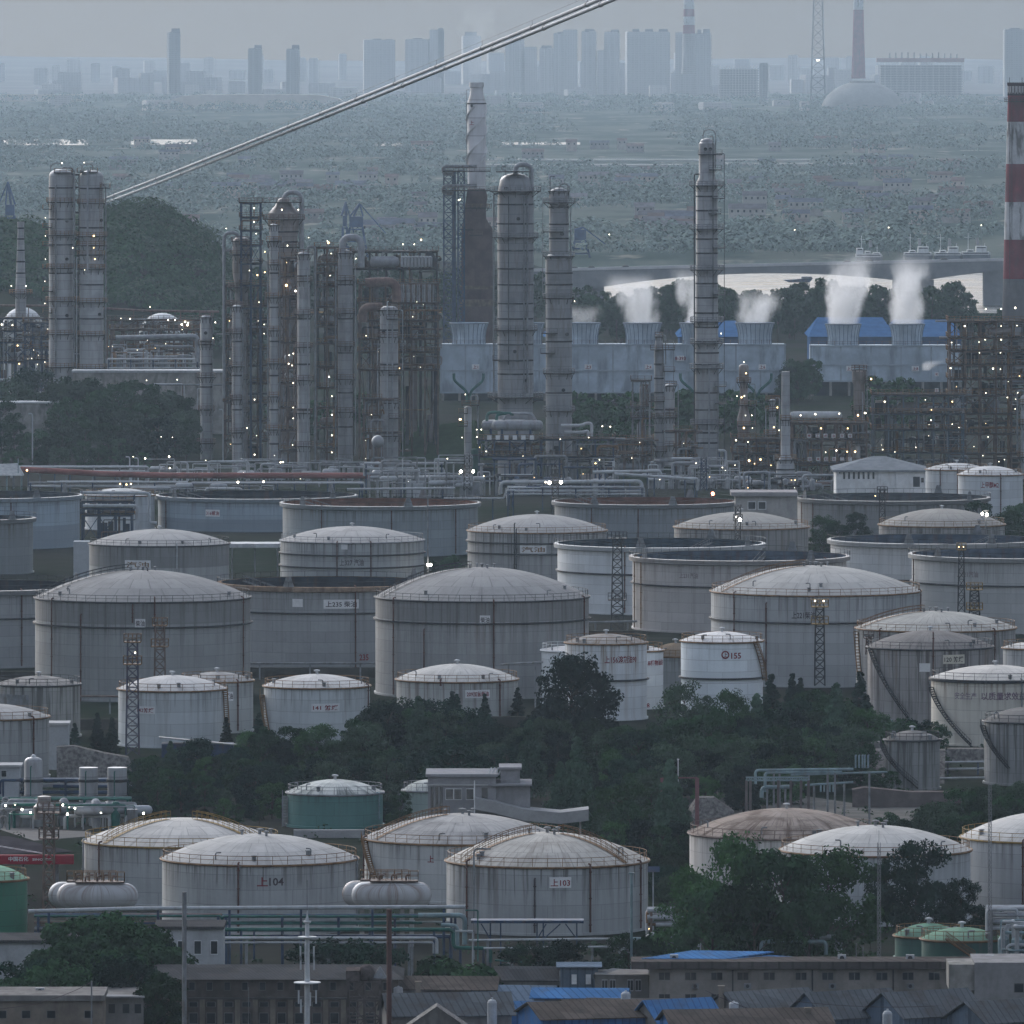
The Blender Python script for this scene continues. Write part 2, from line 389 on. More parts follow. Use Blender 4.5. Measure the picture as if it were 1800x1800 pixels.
k.b.inputs['Specular IOR Level'].default_value = .14; k.b.inputs['IOR'].default_value = 1.33
k.link(k.math('MULTIPLY_ADD', k.ramp(k.noise(k.comb(k.math('MULTIPLY', s[0], .02), k.math('MULTIPLY', s[1], .09), 0), 1.0, 5, .65), .35, .7), .34, .16), k.b.inputs['Roughness'])
river = grid('river_water', k.out((.07,.075,.072), .35, k.noise(bv, .5, 4), .9), [20,9500], [2930,3530], lambda x,y: WZ)
grid('river_bank', g.data.materials[0], [-9500,-900,-300,-60,4,30], [2895,2950,3200,3530], lambda x,y: -.02 if x < 10 else WZ-1)
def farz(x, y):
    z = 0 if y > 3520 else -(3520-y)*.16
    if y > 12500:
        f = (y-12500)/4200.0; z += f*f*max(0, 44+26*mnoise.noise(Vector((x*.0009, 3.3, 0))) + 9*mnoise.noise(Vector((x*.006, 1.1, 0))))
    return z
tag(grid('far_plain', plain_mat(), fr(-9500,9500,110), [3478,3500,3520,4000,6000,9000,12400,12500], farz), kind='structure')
tag(grid('far_hills', plain('haze_toned_hills', (.15,.145,.145), .95, .15, .003), fr(-9500,9500,110), fr(12500,16700,22), farz), kind='structure')  # haze put into the hill colour, so the rise blends with the sky
# ------------------------------------------------------------------ storage tanks
def tank(label, xl, xr, yrim, yapex, Y, wall=(.36,.37,.38), roof=(.42,.42,.42), kind='dome', stain=(.09,.085,.08), amt=.45, top=.35, rings=(), railc=None,
         pipes=(), signs=(), texts=(), stair=None, rstain=(.2,.19,.18), ramt=.4, group=None, sect=24, base_z=0.0, vents=1, roofrail=None, fade=None, inner=(.03,.035,.045),
         rimc=None, shields=(), ladder=None, course=2.0, cat='tank', girder=True, deckdepth=3.0, rimtop=None):
    cx = (xl+xr)/2; R = (xr-xl)/2*S(Y); Y -= R*(1-1/KD); R = (xr-xl)/2*S(Y); yrim += (1-1/KD)*(yrim-HY)*R/Y; X = PX(cx, Y); Z = PZ(yrim, Y); hh = Z-base_z; seed = (cx*.37+Y*.11) % 50
    t = thing('storage_tank', label, cat, (X, Y, base_z), group)
    if kind == 'dome' and amt > .15: amt = max(amt, .36)
    wm = wall_mat(wall, R, stain, amt, top, seed, course, fade); railm = railc or OCHRE_ST; n = 96 if R > 9 else 64
    m = MB(); C = (X, Y, base_z)
    m.lathe([(R+.25,0),(R+.25,.35),(R,.36),(R,hh*.33),(R,hh*.66),(R,hh)], n, C)
    m.build('shell', wm, t, True)
    def surf(px, py, off=.06):                 # a point on the wall seen at px, py
        a = asin(max(-.98, min(.98, (px-cx)/((xr-xl)/2)))); r = R+off
        return a, Vector((X+r*sin(a), Y-r*cos(a), H-(py-HY)*(Y-r*cos(a)/KD)/F))
    if kind == 'dome':
        ha = max(.4, PZ(yapex, Y)-Z); rs = (R*R+ha*ha)/(2*ha); prof = []
        for i in range(15):
            r = (R+.12)*(1-i/14); prof.append((max(r,.02), hh + sqrt(max(0, rs*rs-r*r)) - (rs-ha)))
        prof = [(R+.12, hh-.18)] + prof
        m = MB(); m.lathe(prof, n, C); rf = m.build('roof', dome_mat(roof, R, rstain, ramt*1.3, sect, seed), t, True)
        def dome_z(r): return base_z + hh + sqrt(max(0, rs*rs-r*r)) - (rs-ha)
        m = MB(); ring = arc_pts(R+.2, base_z+hh-.1, 0, 2*pi, n, (X,Y)); m.tube(ring, .16, 5, False); m.build('rim_angle', rimc or railm, t)
        m = MB(); q = max(24, int(2*pi*R/2.0)); rr = R-.15
        for i in range(q):
            a = 2*pi*i/q; p = Vector((X+rr*sin(a), Y-rr*cos(a), base_z+hh)); m.beam(p, p+Vector((0,0,1.15)), .07)
        for z, w_ in ((1.15,.07),(.6,.05)): m.tube(arc_pts(rr, base_z+hh+z, 0, 2*pi, q, (X,Y)), w_*.6, 4, False)
        m.build('railing', railm, t)
        if vents:
            zt = dome_z(0); VM = GREY_ST if vents > 1 else PALE
            m = MB(); m.lathe([(.22,-.1),(.22,.45),(.5,.5),(.5,.68),(.05,.8)], 12, (X, Y, zt)); m.build('vent', VM, t)
            if vents > 1:
                for i in range(vents): a = i*2*pi/vents+.4; m = MB(); m.lathe([(.18,-.2),(.18,.5),(.36,.53),(.36,.66),(.05,.75)], 10, (X+2.4*sin(a), Y-2.4*cos(a), dome_z(2.4))); m.build('vent', VM, t)
            rr2 = random.Random(int(cx*3+Y))            # roof hatches and gauge boxes near the rim
            for i in range(4):
                a = rr2.uniform(-1.3,1.3); r = R*rr2.uniform(.82,.93); p = Vector((X+r*sin(a), Y-r*cos(a), dome_z(r))); m = MB()
                if i % 2: m.lathe([(.3,-.3),(.3,.5),(.42,.52),(.42,.62),(.02,.7)], 10, p)
                else: m.pipe([p-Vector((0,0,.3)), p+Vector((0,0,.9)), p+Vector((.8*cos(a)*(1 if i else -1),.2,.9))], .1, 6)
                m.build('hatch', GREY_ST, t)
        if roofrail:
            for ang in roofrail:               # handrailed walkway climbing the dome
                m = MB(); pts = [Vector((X+r*sin(ang), Y-r*cos(ang), dome_z(r)+.08)) for r in fr(R-.2, 2.2, 12)]
                sx = Vector((cos(ang), sin(ang), 0))*.45
                for sg in (-1,1):
                    m.tube([p+sx*sg+Vector((0,0,1.1)) for p in pts], .05, 4); m.tube([p+sx*sg+Vector((0,0,.55)) for p in pts], .04, 4)
                    for p in pts: m.beam(p+sx*sg, p+sx*sg+Vector((0,0,1.1)), .06)
                for a_, b_ in zip(pts, pts[1:]): m.poly([a_-sx, a_+sx, b_+sx, b_-sx])
                m.build('roof_walkway', railm, t)
    else:
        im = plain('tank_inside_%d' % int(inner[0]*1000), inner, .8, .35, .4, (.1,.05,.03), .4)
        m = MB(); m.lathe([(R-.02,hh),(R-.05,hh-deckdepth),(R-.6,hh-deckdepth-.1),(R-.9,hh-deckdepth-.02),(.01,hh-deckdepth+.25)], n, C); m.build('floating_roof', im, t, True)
        if girder:
            m = MB(); m.lathe([(R+.01,hh-.95),(R+.75,hh-.75),(R+.78,hh+.05),(R+.05,hh+.12),(R-.02,hh+.12)], n, C)
            m.build('wind_girder', rimtop or wall_mat(mul(wall,.52), R, stain, amt*.8, .9, seed+2, 2.0), t, True)
            m = MB(); q = int(2*pi*R/2.2)
            for i in range(q):
                a = 2*pi*i/q; p = Vector((X+(R+.7)*sin(a), Y-(R+.7)*cos(a), base_z+hh)); m.beam(p, p+Vector((0,0,1.05)), .06)
            m.tube(arc_pts(R+.7, base_z+hh+1.05, 0, 2*pi, q, (X,Y)), .04, 4, False); m.build('railing', DARK_ST, t)
        for a in (shields or (-.5,.9,2.4)):     # foam shields standing on the rim
            m = MB(); p = Vector((X+(R+.1)*sin(a), Y-(R+.1)*cos(a), base_z+hh+.1)); sx = Vector((cos(a), sin(a), 0)); e = Vector((sin(a),-cos(a),0))*.12
            A = [p-sx*1.1, p+sx*1.1, p+sx*.45+Vector((0,0,1.9)), p-sx*.45+Vector((0,0,1.9))]; B = [q-e for q in A]; m.poly(A); m.poly(B[::-1])
            for i in range(4): j = (i+1) % 4; m.poly([A[i],B[i],B[j],A[j]])
            m.build('foam_shield', GREY_ST, t)
        m = MB(); a = -.9 if not ladder else ladder  # rolling ladder down to the floating deck
        p = Vector((X+R*sin(a)*.98, Y-R*cos(a)*.98, base_z+hh+.9)); q = Vector((X+R*sin(a)*.45, Y-R*cos(a)*.45, base_z+hh-deckdepth+.5))
        sx = Vector((cos(a), sin(a), 0))*.5
        for sg in (-1,1): m.beam(p+sx*sg, q+sx*sg, .14); m.beam(p+sx*sg+Vector((0,0,1)), q+sx*sg+Vector((0,0,1)), .1)
        for i in range(12): c = p.lerp(q, i/12); m.beam(c-sx, c+sx, .1); m.beam(c+sx, c+sx+Vector((0,0,1)), .07)
        m.build('rolling_ladder', GREY_ST, t)
    for zr in rings:                            # stiffening ring at a photo row (front of the tank)
        yf = Y-R/KD; z = H-(zr-HY)*yf/F; m = MB()
        m.lathe([(R, z-base_z-.3),(R+.45, z-base_z-.2),(R+.45, z-base_z+.02),(R, z-base_z+.06)], n, C); m.build('stiffening_ring', DARK_ST, t)
    for i, pp in enumerate(pipes):              # (px, [ytop], [ybottom], kind)
        px = pp[0]; km = pp[3] if len(pp) > 3 else BROWNST; a, p = surf(px, yrim+10, .3)
        z1 = base_z+hh+.3 if not (len(pp) > 1 and pp[1]) else surf(px, pp[1], .3)[1].z
        z0 = base_z+.4 if not (len(pp) > 2 and pp[2]) else surf(px, pp[2], .3)[1].z
        m = MB(); top = Vector((p.x, p.y, z1)); m.pipe([Vector((p.x,p.y,z0)), top, top+Vector((-sin(a)*.5, cos(a)*.5, .05))], .13, 6)
        for z in fr(z0+1, z1-1, max(2,int((z1-z0)/3))): m.cbox((p.x, p.y, z), .4, .4, .14)
        m.build('foam_pipe', km, t)
    if stair:
        (px0, py0, px1, py1) = stair; a0, p0 = surf(px0, py0); a1, p1 = surf(px1, py1); m = MB(); q = 26; lo = []; hi = []
        for i in range(q+1):
            f = i/q; a = a0+(a1-a0)*f; z = p0.z+(p1.z-p0.z)*f
            for r, L in ((R+.08,lo),(R+.85,hi)): L.append(Vector((X+r*sin(a), Y-r*cos(a), z)))
        for L in (lo,hi): m.tube(L, .11, 4)
        m.tube([p+Vector((0,0,1.0)) for p in hi], .05, 4); m.tube([p+Vector((0,0,.5)) for p in hi], .04, 4)
        for a_, b_ in zip(lo, hi): m.beam(a_, b_, .16); m.beam(b_, b_+Vector((0,0,1)), .06)
        m.build('stairway', railm if amt < .8 else DARK_ST, t)
    for sg in signs:                            # (x0,y0,x1,y1,text,texth fraction,colour)
        x0, y0, x1, y1, body = sg[:5]; a0, p0 = surf(x0, y1, .1); a1, p1 = surf(x1, y0, .1); z0, z1 = surf((x0+x1)/2, y1, .1)[1].z, surf((x0+x1)/2, y0, .1)[1].z
        m = MB(); m.lathe([(R+.02,z0-base_z),(R+.1,z0-base_z),(R+.1,z1-base_z),(R+.02,z1-base_z)], 8, C, a0, a1); so_ = m.build('sign', sg[6] if len(sg) > 6 else SIGNW, t)
        if body: text_on(body, (a0+a1)/2, (z0+z1)/2, (z1-z0)*.66, abs(a1-a0)*.88, R+.14, C, sg[5] if len(sg) > 5 else REDTX, so_)
    for tx in texts:                            # (x0,y0,x1,y1,text,mat)
        x0, y0, x1, y1, body, tm = tx; a0, p0 = surf(x0, y1); a1, p1 = surf(x1, y0); xm = (x0+x1)/2; z0, z1 = surf(xm, y1)[1].z, surf(xm, y0)[1].z
        text_on(body, (a0+a1)/2, (z0+z1)/2, (z1-z0), abs(a1-a0), R+.05, C, tm, t)
    return t
def text_on(body, ac, zc, h, da, r, C, tm, parent):
    vs, fs = text_geo(body); xs = [v[0] for v in vs]; ys = [v[1] for v in vs]; w = max(xs)-min(xs); hh = max(ys)-min(ys); mb = MB()
    mx, my = (max(xs)+min(xs))/2, (max(ys)+min(ys))/2
    for v in vs: a = ac+(v[0]-mx)/w*da; mb.v.append((C[0]+r*sin(a), C[1]-r*cos(a), zc+(v[1]-my)/hh*h))
    for f in fs: mb.face(*f)
    mb.build('lettering', tm, parent)

gy = (.25,.26,.265); gl = (.34,.355,.365); wh = (.6,.625,.64)
# the two great domed tanks and the tanks between and behind them
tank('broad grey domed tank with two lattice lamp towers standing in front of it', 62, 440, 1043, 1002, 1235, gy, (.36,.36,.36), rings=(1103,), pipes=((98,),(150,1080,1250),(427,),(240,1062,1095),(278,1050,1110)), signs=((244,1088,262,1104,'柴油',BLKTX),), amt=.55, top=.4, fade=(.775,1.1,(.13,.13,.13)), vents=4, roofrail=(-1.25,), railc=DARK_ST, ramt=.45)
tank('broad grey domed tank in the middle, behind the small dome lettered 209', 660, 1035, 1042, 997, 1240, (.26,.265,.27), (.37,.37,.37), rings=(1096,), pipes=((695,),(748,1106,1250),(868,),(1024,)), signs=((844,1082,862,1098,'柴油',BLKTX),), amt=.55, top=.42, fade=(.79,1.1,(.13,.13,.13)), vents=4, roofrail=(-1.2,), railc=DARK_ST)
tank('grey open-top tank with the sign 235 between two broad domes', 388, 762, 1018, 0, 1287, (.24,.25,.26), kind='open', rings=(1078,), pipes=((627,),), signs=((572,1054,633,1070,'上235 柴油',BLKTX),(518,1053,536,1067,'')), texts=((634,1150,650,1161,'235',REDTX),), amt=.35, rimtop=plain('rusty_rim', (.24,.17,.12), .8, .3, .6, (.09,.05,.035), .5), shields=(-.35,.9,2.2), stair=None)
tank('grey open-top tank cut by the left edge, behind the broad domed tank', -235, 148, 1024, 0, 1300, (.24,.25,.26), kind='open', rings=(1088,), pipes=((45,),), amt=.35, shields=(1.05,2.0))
tank('small dark stained dome in front of the left broad tank', -6, 141, 1199, 1188, 1160, (.27,.275,.27), (.36,.35,.34), amt=.85, top=.9, stain=(.06,.06,.055), rstain=(.1,.095,.09), ramt=.8, signs=((-4,1221,54,1246,'',BLKTX,GREY_ST),), railc=DARK_ST)
tank('pale grey domed tank cut by the left edge above the small vessels', -118, 86, 1255, 1237, 1098, (.3,.31,.315), (.44,.44,.44), amt=.5, top=.6, rings=(), pipes=((60,),), railc=OCHRE_ST)
tank('white domed tank with the red number 142 behind a lattice lamp tower', 208, 398, 1206, 1187, 1147, (.47,.5,.52), (.62,.62,.62), amt=.22, signs=((243,1242,276,1255,'142航煤'),), railc=OCHRE_ST, stair=(392,1214,398,1300))
tank('grey domed tank half hidden behind the white tank numbered 142', 318, 445, 1193, 1181, 1168, (.34,.355,.36), (.4,.4,.4), amt=.35, pipes=((418,),), signs=((396,1216,411,1232,'煤油',BLKTX),), railc=OCHRE_ST)
tank('white domed tank with the red number 141 behind the dark trees', 464, 650, 1201, 1185, 1147, (.46,.49,.51), (.62,.62,.62), amt=.2, signs=((549,1237,598,1251,'141 航煤'),), railc=OCHRE_ST, stair=(466,1222,478,1295), pipes=((645,),))
tank('low grey dome lettered 209 between conifers and the middle broad tank', 697, 910, 1189, 1167, 1188, (.36,.375,.37), (.56,.56,.55), amt=.6, top=.7, stain=(.16,.13,.12), signs=((818,1213,861,1227,'209加氢柴油'),), pipes=((776,1194,1206),(877,)), railc=OCHRE_ST, sect=36)
# white cluster
tank('rust-streaked white tank lettered 156 with a grey dome, beside the tall tree', 994, 1137, 1126, 1114, 1190, (.58,.61,.64), (.34,.33,.32), amt=.55, top=.42, stain=(.22,.15,.09), rings=(1196,), texts=((1062,1153,1118,1166,'上156溶剂油90',REDTX),), rstain=(.2,.13,.08), ramt=.6, railc=OCHRE_ST, sect=18)
tank('narrow white tank peeping out behind the left of the tank lettered 156', 952, 1062, 1140, 1135, 1216, (.6,.63,.66), (.7,.7,.7), amt=.1, railc=WHITE)
tank('narrow white tank with red lettering behind the right of the tank lettered 156', 1055, 1166, 1140, 1133, 1208, (.56,.59,.62), (.7,.7,.7), amt=.1, texts=((1138,1160,1164,1170,'8植物油油',REDTX),(1136,1236,1141,1245,'8',REDTX)), railc=OCHRE_ST)
tank('small brown-domed grey tank between the tanks numbered 156 and 155', 1142, 1232, 1150, 1130, 1235, (.22,.235,.24), (.24,.19,.14), amt=.5, railc=OCHRE_ST)
tank('clean bright white tank with emblem and number 155', 1197, 1341, 1123, 1110, 1195, (.64,.69,.73), (.78,.78,.78), amt=.08, rings=(1193,), texts=((1283.5,1147.5,1301,1158,'155',REDTX),(1270.5,1147,1277,1155.5,'上',REDTX),(1266.5,1144,1280.5,1158.5,'○',REDTX)), stair=(1322,1128,1340,1195), railc=OCHRE_ST)
tank('broad pale domed tank with the number 221 behind the lattice lamp tower', 1250, 1618, 1032, 994, 1262, (.33,.345,.36), (.48,.48,.47), rings=(1095,), pipes=((1290,),(1344,1060,1200),(1616,)), texts=((1387,1075,1428,1088,'上221柴油',BLKTX),), amt=.22, vents=4, roofrail=(-1.15,), railc=OCHRE_ST)
tank('wide pale dome standing behind the dark tank numbered 120', 1505, 1785, 1098, 1074, 1225, (.28,.28,.28), (.45,.45,.43), amt=.5, top=.7, pipes=((1545,),(1742,)), vents=4, railc=OCHRE_ST, roofrail=(-1.3,), sect=48, stair=(1508,1110,1520,1250))
tank('dark streaked tank with the sign 120 and a diagonal stair', 1525, 1745, 1132, 1108, 1186, (.25,.24,.24), (.25,.24,.235), amt=.95, top=.95, stain=(.07,.06,.058), signs=((1653,1151,1691,1167,'120 航煤',BLKTX,plain('cream_sign', (.6,.57,.48), .5, .1)),(1612,1166,1631,1181,'')), pipes=((1636,1112,1260),), stair=(1533,1142,1597,1266), railc=DARK_ST, sect=48, rstain=(.1,.09,.085))
tank('small white tank at the right edge beside the dark tank numbered 120', 1763, 1872, 1136, 1128, 1202, (.42,.42,.42), (.66,.66,.65), amt=.4, railc=OCHRE_ST)
tank('cream tank with a faded purple band of lettering and a diagonal stair', 1637, 1862, 1186, 1169, 1151, (.56,.53,.47), (.6,.59,.57), amt=.55, top=.3, stain=(.24,.17,.12), rings=(1199,), stair=(1640,1208,1706,1312), pipes=((1790,1194,1290,GREY_ST),), texts=((1675,1217,1712,1230,'安全生产',plain('faded_purple', (.3,.24,.27), .7, .3, 3.)),(1720,1217,1798,1231,'以质量求效益',plain('faded_purple2', (.22,.15,.19), .7, .35, 3.))), railc=DARK_ST)
tank('small dark stained tank with a curved stair above the grey pipe bends', 1555, 1652, 1297, 1284, 1079, (.23,.235,.235), (.24,.235,.23), amt=.95, top=.95, stain=(.06,.058,.055), stair=(1556,1308,1610,1385), railc=DARK_ST, sect=18, vents=1)
tank('dark grey stained tank cut by the right edge below the cream tank', 1730, 1885, 1263, 1243, 1088, (.24,.245,.25), (.22,.215,.21), amt=.9, top=.9, stain=(.06,.058,.055), stair=(1731,1275,1772,1350), railc=DARK_ST, sect=18)
# right row of open tanks
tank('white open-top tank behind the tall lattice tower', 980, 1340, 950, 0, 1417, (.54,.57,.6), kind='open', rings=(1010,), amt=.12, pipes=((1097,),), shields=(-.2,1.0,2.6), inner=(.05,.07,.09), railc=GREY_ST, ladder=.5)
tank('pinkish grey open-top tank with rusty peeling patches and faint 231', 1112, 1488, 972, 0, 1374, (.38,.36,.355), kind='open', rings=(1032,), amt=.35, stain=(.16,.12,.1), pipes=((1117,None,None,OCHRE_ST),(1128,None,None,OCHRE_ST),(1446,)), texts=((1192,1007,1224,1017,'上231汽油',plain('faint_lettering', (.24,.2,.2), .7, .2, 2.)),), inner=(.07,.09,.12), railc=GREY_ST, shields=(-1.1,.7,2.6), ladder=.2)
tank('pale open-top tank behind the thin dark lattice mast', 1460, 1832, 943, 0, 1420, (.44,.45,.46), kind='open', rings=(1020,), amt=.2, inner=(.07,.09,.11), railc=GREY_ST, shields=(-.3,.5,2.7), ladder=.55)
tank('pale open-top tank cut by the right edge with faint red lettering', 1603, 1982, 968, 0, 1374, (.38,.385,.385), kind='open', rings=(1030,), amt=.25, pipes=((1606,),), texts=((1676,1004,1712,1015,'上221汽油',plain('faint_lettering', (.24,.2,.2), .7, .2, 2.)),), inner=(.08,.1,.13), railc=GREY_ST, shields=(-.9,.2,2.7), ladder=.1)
# middle domes
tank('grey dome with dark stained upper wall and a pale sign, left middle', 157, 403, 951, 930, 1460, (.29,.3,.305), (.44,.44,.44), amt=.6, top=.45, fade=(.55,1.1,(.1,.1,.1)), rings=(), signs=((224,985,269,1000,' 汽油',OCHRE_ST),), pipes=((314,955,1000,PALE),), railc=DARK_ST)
tank('grey dome lettered 327 below the blue-grey open tanks', 493, 745, 945, 925, 1475, (.3,.315,.325), (.46,.46,.46), amt=.45, top=.45, rings=(976,998), texts=((599,983,641,995,'上327 汽油',BLKTX),), signs=((602,957,613,966,''),), pipes=((595,),(653,)), railc=GREY_ST)
tank('grey dome with a dark vertical pipe and a long white sign', 822, 1066, 928, 904, 1490, (.27,.275,.28), (.42,.42,.42), amt=.65, top=.6, stain=(.08,.075,.07), signs=((914,959,960,973,'    汽油',OCHRE_ST),), pipes=((905,920,1000,DARK_ST),(908,930,1000,DARK_ST)), rings=(955,974), railc=OCHRE_ST)
tank('low brownish dome lit by a floodlight, behind the white open tank', 1185, 1421, 922, 900, 1480, (.22,.22,.22), (.38,.375,.36), amt=.6, top=.8, railc=OCHRE_ST)
tank('low brownish dome in front of bright floodlights near the right edge', 1545, 1766, 918, 894, 1470, (.24,.24,.24), (.37,.36,.34), amt=.6, top=.8, railc=OCHRE_ST, sect=30)
# back row of open tanks
bl = (.25,.31,.37)
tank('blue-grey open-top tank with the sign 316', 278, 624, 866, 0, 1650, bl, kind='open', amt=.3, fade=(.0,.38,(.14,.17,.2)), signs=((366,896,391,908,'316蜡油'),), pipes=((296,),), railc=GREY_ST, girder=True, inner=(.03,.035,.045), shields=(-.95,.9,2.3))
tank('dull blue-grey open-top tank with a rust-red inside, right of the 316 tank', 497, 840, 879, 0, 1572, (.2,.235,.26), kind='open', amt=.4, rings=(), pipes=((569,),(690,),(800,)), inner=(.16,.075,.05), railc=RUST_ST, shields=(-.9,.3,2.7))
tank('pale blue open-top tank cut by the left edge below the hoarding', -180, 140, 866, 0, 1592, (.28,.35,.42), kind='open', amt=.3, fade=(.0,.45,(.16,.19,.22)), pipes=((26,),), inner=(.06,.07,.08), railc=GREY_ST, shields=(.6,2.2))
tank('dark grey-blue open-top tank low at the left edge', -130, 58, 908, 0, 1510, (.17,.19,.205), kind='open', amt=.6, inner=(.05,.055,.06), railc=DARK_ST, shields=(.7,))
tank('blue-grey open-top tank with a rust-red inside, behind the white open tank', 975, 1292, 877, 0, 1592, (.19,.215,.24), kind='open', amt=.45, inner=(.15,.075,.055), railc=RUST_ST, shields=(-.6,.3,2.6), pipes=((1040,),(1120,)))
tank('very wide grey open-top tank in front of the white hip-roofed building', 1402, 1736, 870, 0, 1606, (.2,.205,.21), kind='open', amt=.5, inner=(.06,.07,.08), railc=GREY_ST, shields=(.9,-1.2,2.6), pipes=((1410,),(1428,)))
tank('white domed tank behind the one lettered M2', 1627, 1736, 823, 814, 1690, (.5,.52,.54), (.6,.61,.62), amt=.1, railc=OCHRE_ST, pipes=((1652,),(1681,)))
tank('white domed tank lettered M2 above the wide open tank', 1684, 1798, 832, 819, 1664, (.5,.53,.56), (.68,.69,.7), amt=.1, texts=((1722,847,1753,858,'上甲醇M2',REDTX),), pipes=((1756,),), railc=OCHRE_ST)
# teal and green tanks
tl = (.06,.17,.16)
tank('teal tank with a streaked white dome among dark trees', 505, 673, 1388, 1370, 1030, tl, (.6,.63,.62), amt=.25, stain=(.04,.08,.08), rstain=(.08,.1,.1), ramt=.85, railc=GREY_ST, pipes=((664,1394,1440,TEAL_P),), stair=(505,1400,507,1470), sect=20)
tank('pale green tank half hidden by the grey flat-roofed building', 708, 802, 1386, 1370, 1042, (.3,.37,.35), (.6,.63,.61), amt=.3, rstain=(.1,.12,.12), ramt=.7, railc=GREY_ST, stair=(709,1395,712,1450))
gn = (.012,.13,.075)
tank('bright green tank with a pale green dome cut by the left edge', -95, 48, 1540, 1519, 902, gn, (.32,.52,.38), amt=.12, stain=(.02,.07,.05), ramt=.3, railc=OCHRE_ST)
tank('small dark green tank, the left one of the pair near the bottom right', 1573, 1692, 1640, 1623, 882, (.02,.085,.065), (.16,.29,.22), amt=.2, stain=(.02,.05,.04), ramt=.3, railc=OCHRE_ST)
tank('small dark green tank with a rusty diagonal stair, the right one of the pair', 1620, 1762, 1645, 1630, 870.5, (.02,.085,.065), (.2,.33,.25), amt=.2, stain=(.02,.05,.04), ramt=.3, railc=OCHRE_ST, stair=(1664,1650,1708,1685))
# front row
fw = (.32,.335,.345)
tank('front pale tank with the red number 104', 285, 628, 1500, 1466, 916, fw, (.52,.52,.515), amt=.5, pipes=((424,),(625,None,None,GREY_ST)), rings=(), texts=((456,1542,475,1558,'上',REDTX),(477,1543,502,1557,'104',BLKTX)), railc=OCHRE_ST, roofrail=None, vents=3)
tank('front tank with a bright roof and yellow handrails behind the one numbered 104', 148, 490, 1469, 1438, 945, (.33,.345,.355), (.62,.61,.59), amt=.45, pipes=((181,),(151,None,None,PALE)), railc=YEL_ST, roofrail=(-.9,.95), vents=0)
tank('front streaked tank with the white sign 103', 785, 1139, 1503, 1463, 916, (.33,.345,.355), (.53,.52,.49), amt=.6, top=.5, pipes=((824,1512,1640),(940,1545,1640,BLKTX),(1035,),(1122,)), signs=((965,1542,1003,1561,'上103'),), railc=OCHRE_ST, roofrail=(-1.0,.9), vents=3, sect=48, rstain=(.17,.14,.12), ramt=.6)
tank('tank with a patchy worn grey roof behind the one numbered 103', 640, 986, 1464, 1430, 949, (.42,.43,.435), (.46,.455,.45), amt=.3, pipes=((642,),), texts=((753,1504,764,1516,'上',REDTX),), stair=(646,1474,675,1570), railc=OCHRE_ST, roofrail=(-1.1,), vents=3, rstain=(.1,.1,.1), ramt=.6)
tank('tank with a scabby brown weathered dome behind the big right-hand trees', 1212, 1553, 1455, 1421, 953, (.5,.48,.47), (.34,.295,.265), amt=.45, stain=(.2,.17,.15), railc=RUST_ST, rstain=(.11,.08,.065), ramt=1.2, vents=1, sect=40)
tank('tank with a pale plain dome behind the big right-hand trees', 1372, 1706, 1485, 1451, 925, (.42,.44,.46), (.55,.55,.54), amt=.25, railc=OCHRE_ST, vents=3)
tank('pale tank with a yellow-railed rim cut by the right edge', 1690, 2002, 1463, 1427, 937, (.36,.37,.385), (.6,.6,.59), amt=.25, pipes=((1792,),), railc=YEL_ST, vents=1)
# ------------------------------------------------------------------ process plant
def col_mat(name, base, dirt=(.13,.1,.085), amt=.5, bandw=2.6):
    key = ('col', name)
    if key in MATS: return MATS[key]
    k = NT(name); s = k.sep(k.geo())
    zz = k.math('MULTIPLY', s[2], 1/bandw); fr_ = k.math('FRACT', zz); line = k.math('LESS_THAN', fr_, .05)
    row = k.n('ShaderNodeTexWhiteNoise', noise_dimensions='1D'); k.link(k.math('FLOOR', zz), row.inputs['W'])
    v = k.math('MULTIPLY_ADD', row.outputs['Value'], .22, .89); col = k.mix(1.0, base, k.comb(v,v,v), 'MULTIPLY')
    col = k.mix(k.math('MULTIPLY', line, .6), col, mul(base,.35))
    f = k.ramp(k.noise(k.comb(s[0], s[1], k.math('MULTIPLY', s[2], .12)), .9, 5, .65), .45, .72); col = k.mix(k.math('MULTIPLY', f, amt), col, dirt)
    f = k.ramp(k.noise(k.geo(), .18, 4), .52, .66); col = k.mix(k.math('MULTIPLY', f, amt), col, mul(base,.6))
    k.b.inputs['Metallic'].default_value = .1
    MATS[key] = k.out(col, .5); return MATS[key]
COLM = col_mat('insulated_column_cladding', (.26,.27,.285), amt=.65)
COLP = col_mat('pale_column_cladding', (.34,.35,.365), amt=.5)
COLR = col_mat('rusty_column_cladding', (.24,.215,.205), (.13,.075,.05), .8)
BROWN = plain('red_brown_furnace_steel', (.1,.066,.064), .7, .3, .25, (.05,.035,.035), .6)
GRAT = plain('dark_grating', (.05,.045,.042), .8, .3, 1.0, (.1,.06,.035), .4)

def rail_ring(m, c, r, z, a0=0, a1=2*pi, h=1.2, w=.14):
    n = max(6, int(r*abs(a1-a0)/1.3)); pts = arc_pts(r, z, a0, a1, n, c)
    for dz in (h, h*.5): m.tube([Vector(p)+Vector((0,0,dz)) for p in pts], w*.5, 4, False)
    for p in pts: m.beam(p, Vector(p)+Vector((0,0,h)), w)
def rail_line(m, pts, h=1.2, w=.13, step=1.6):
    for a, b in zip(pts, pts[1:]):
        a, b = Vector(a), Vector(b); L = (b-a).length; n = max(1, int(L/step))
        for dz in (h, h*.5): m.beam(a+Vector((0,0,dz)), b+Vector((0,0,dz)), w*.8)
        for i in range(n+1): p = a.lerp(b, i/n); m.beam(p, p+Vector((0,0,h)), w)

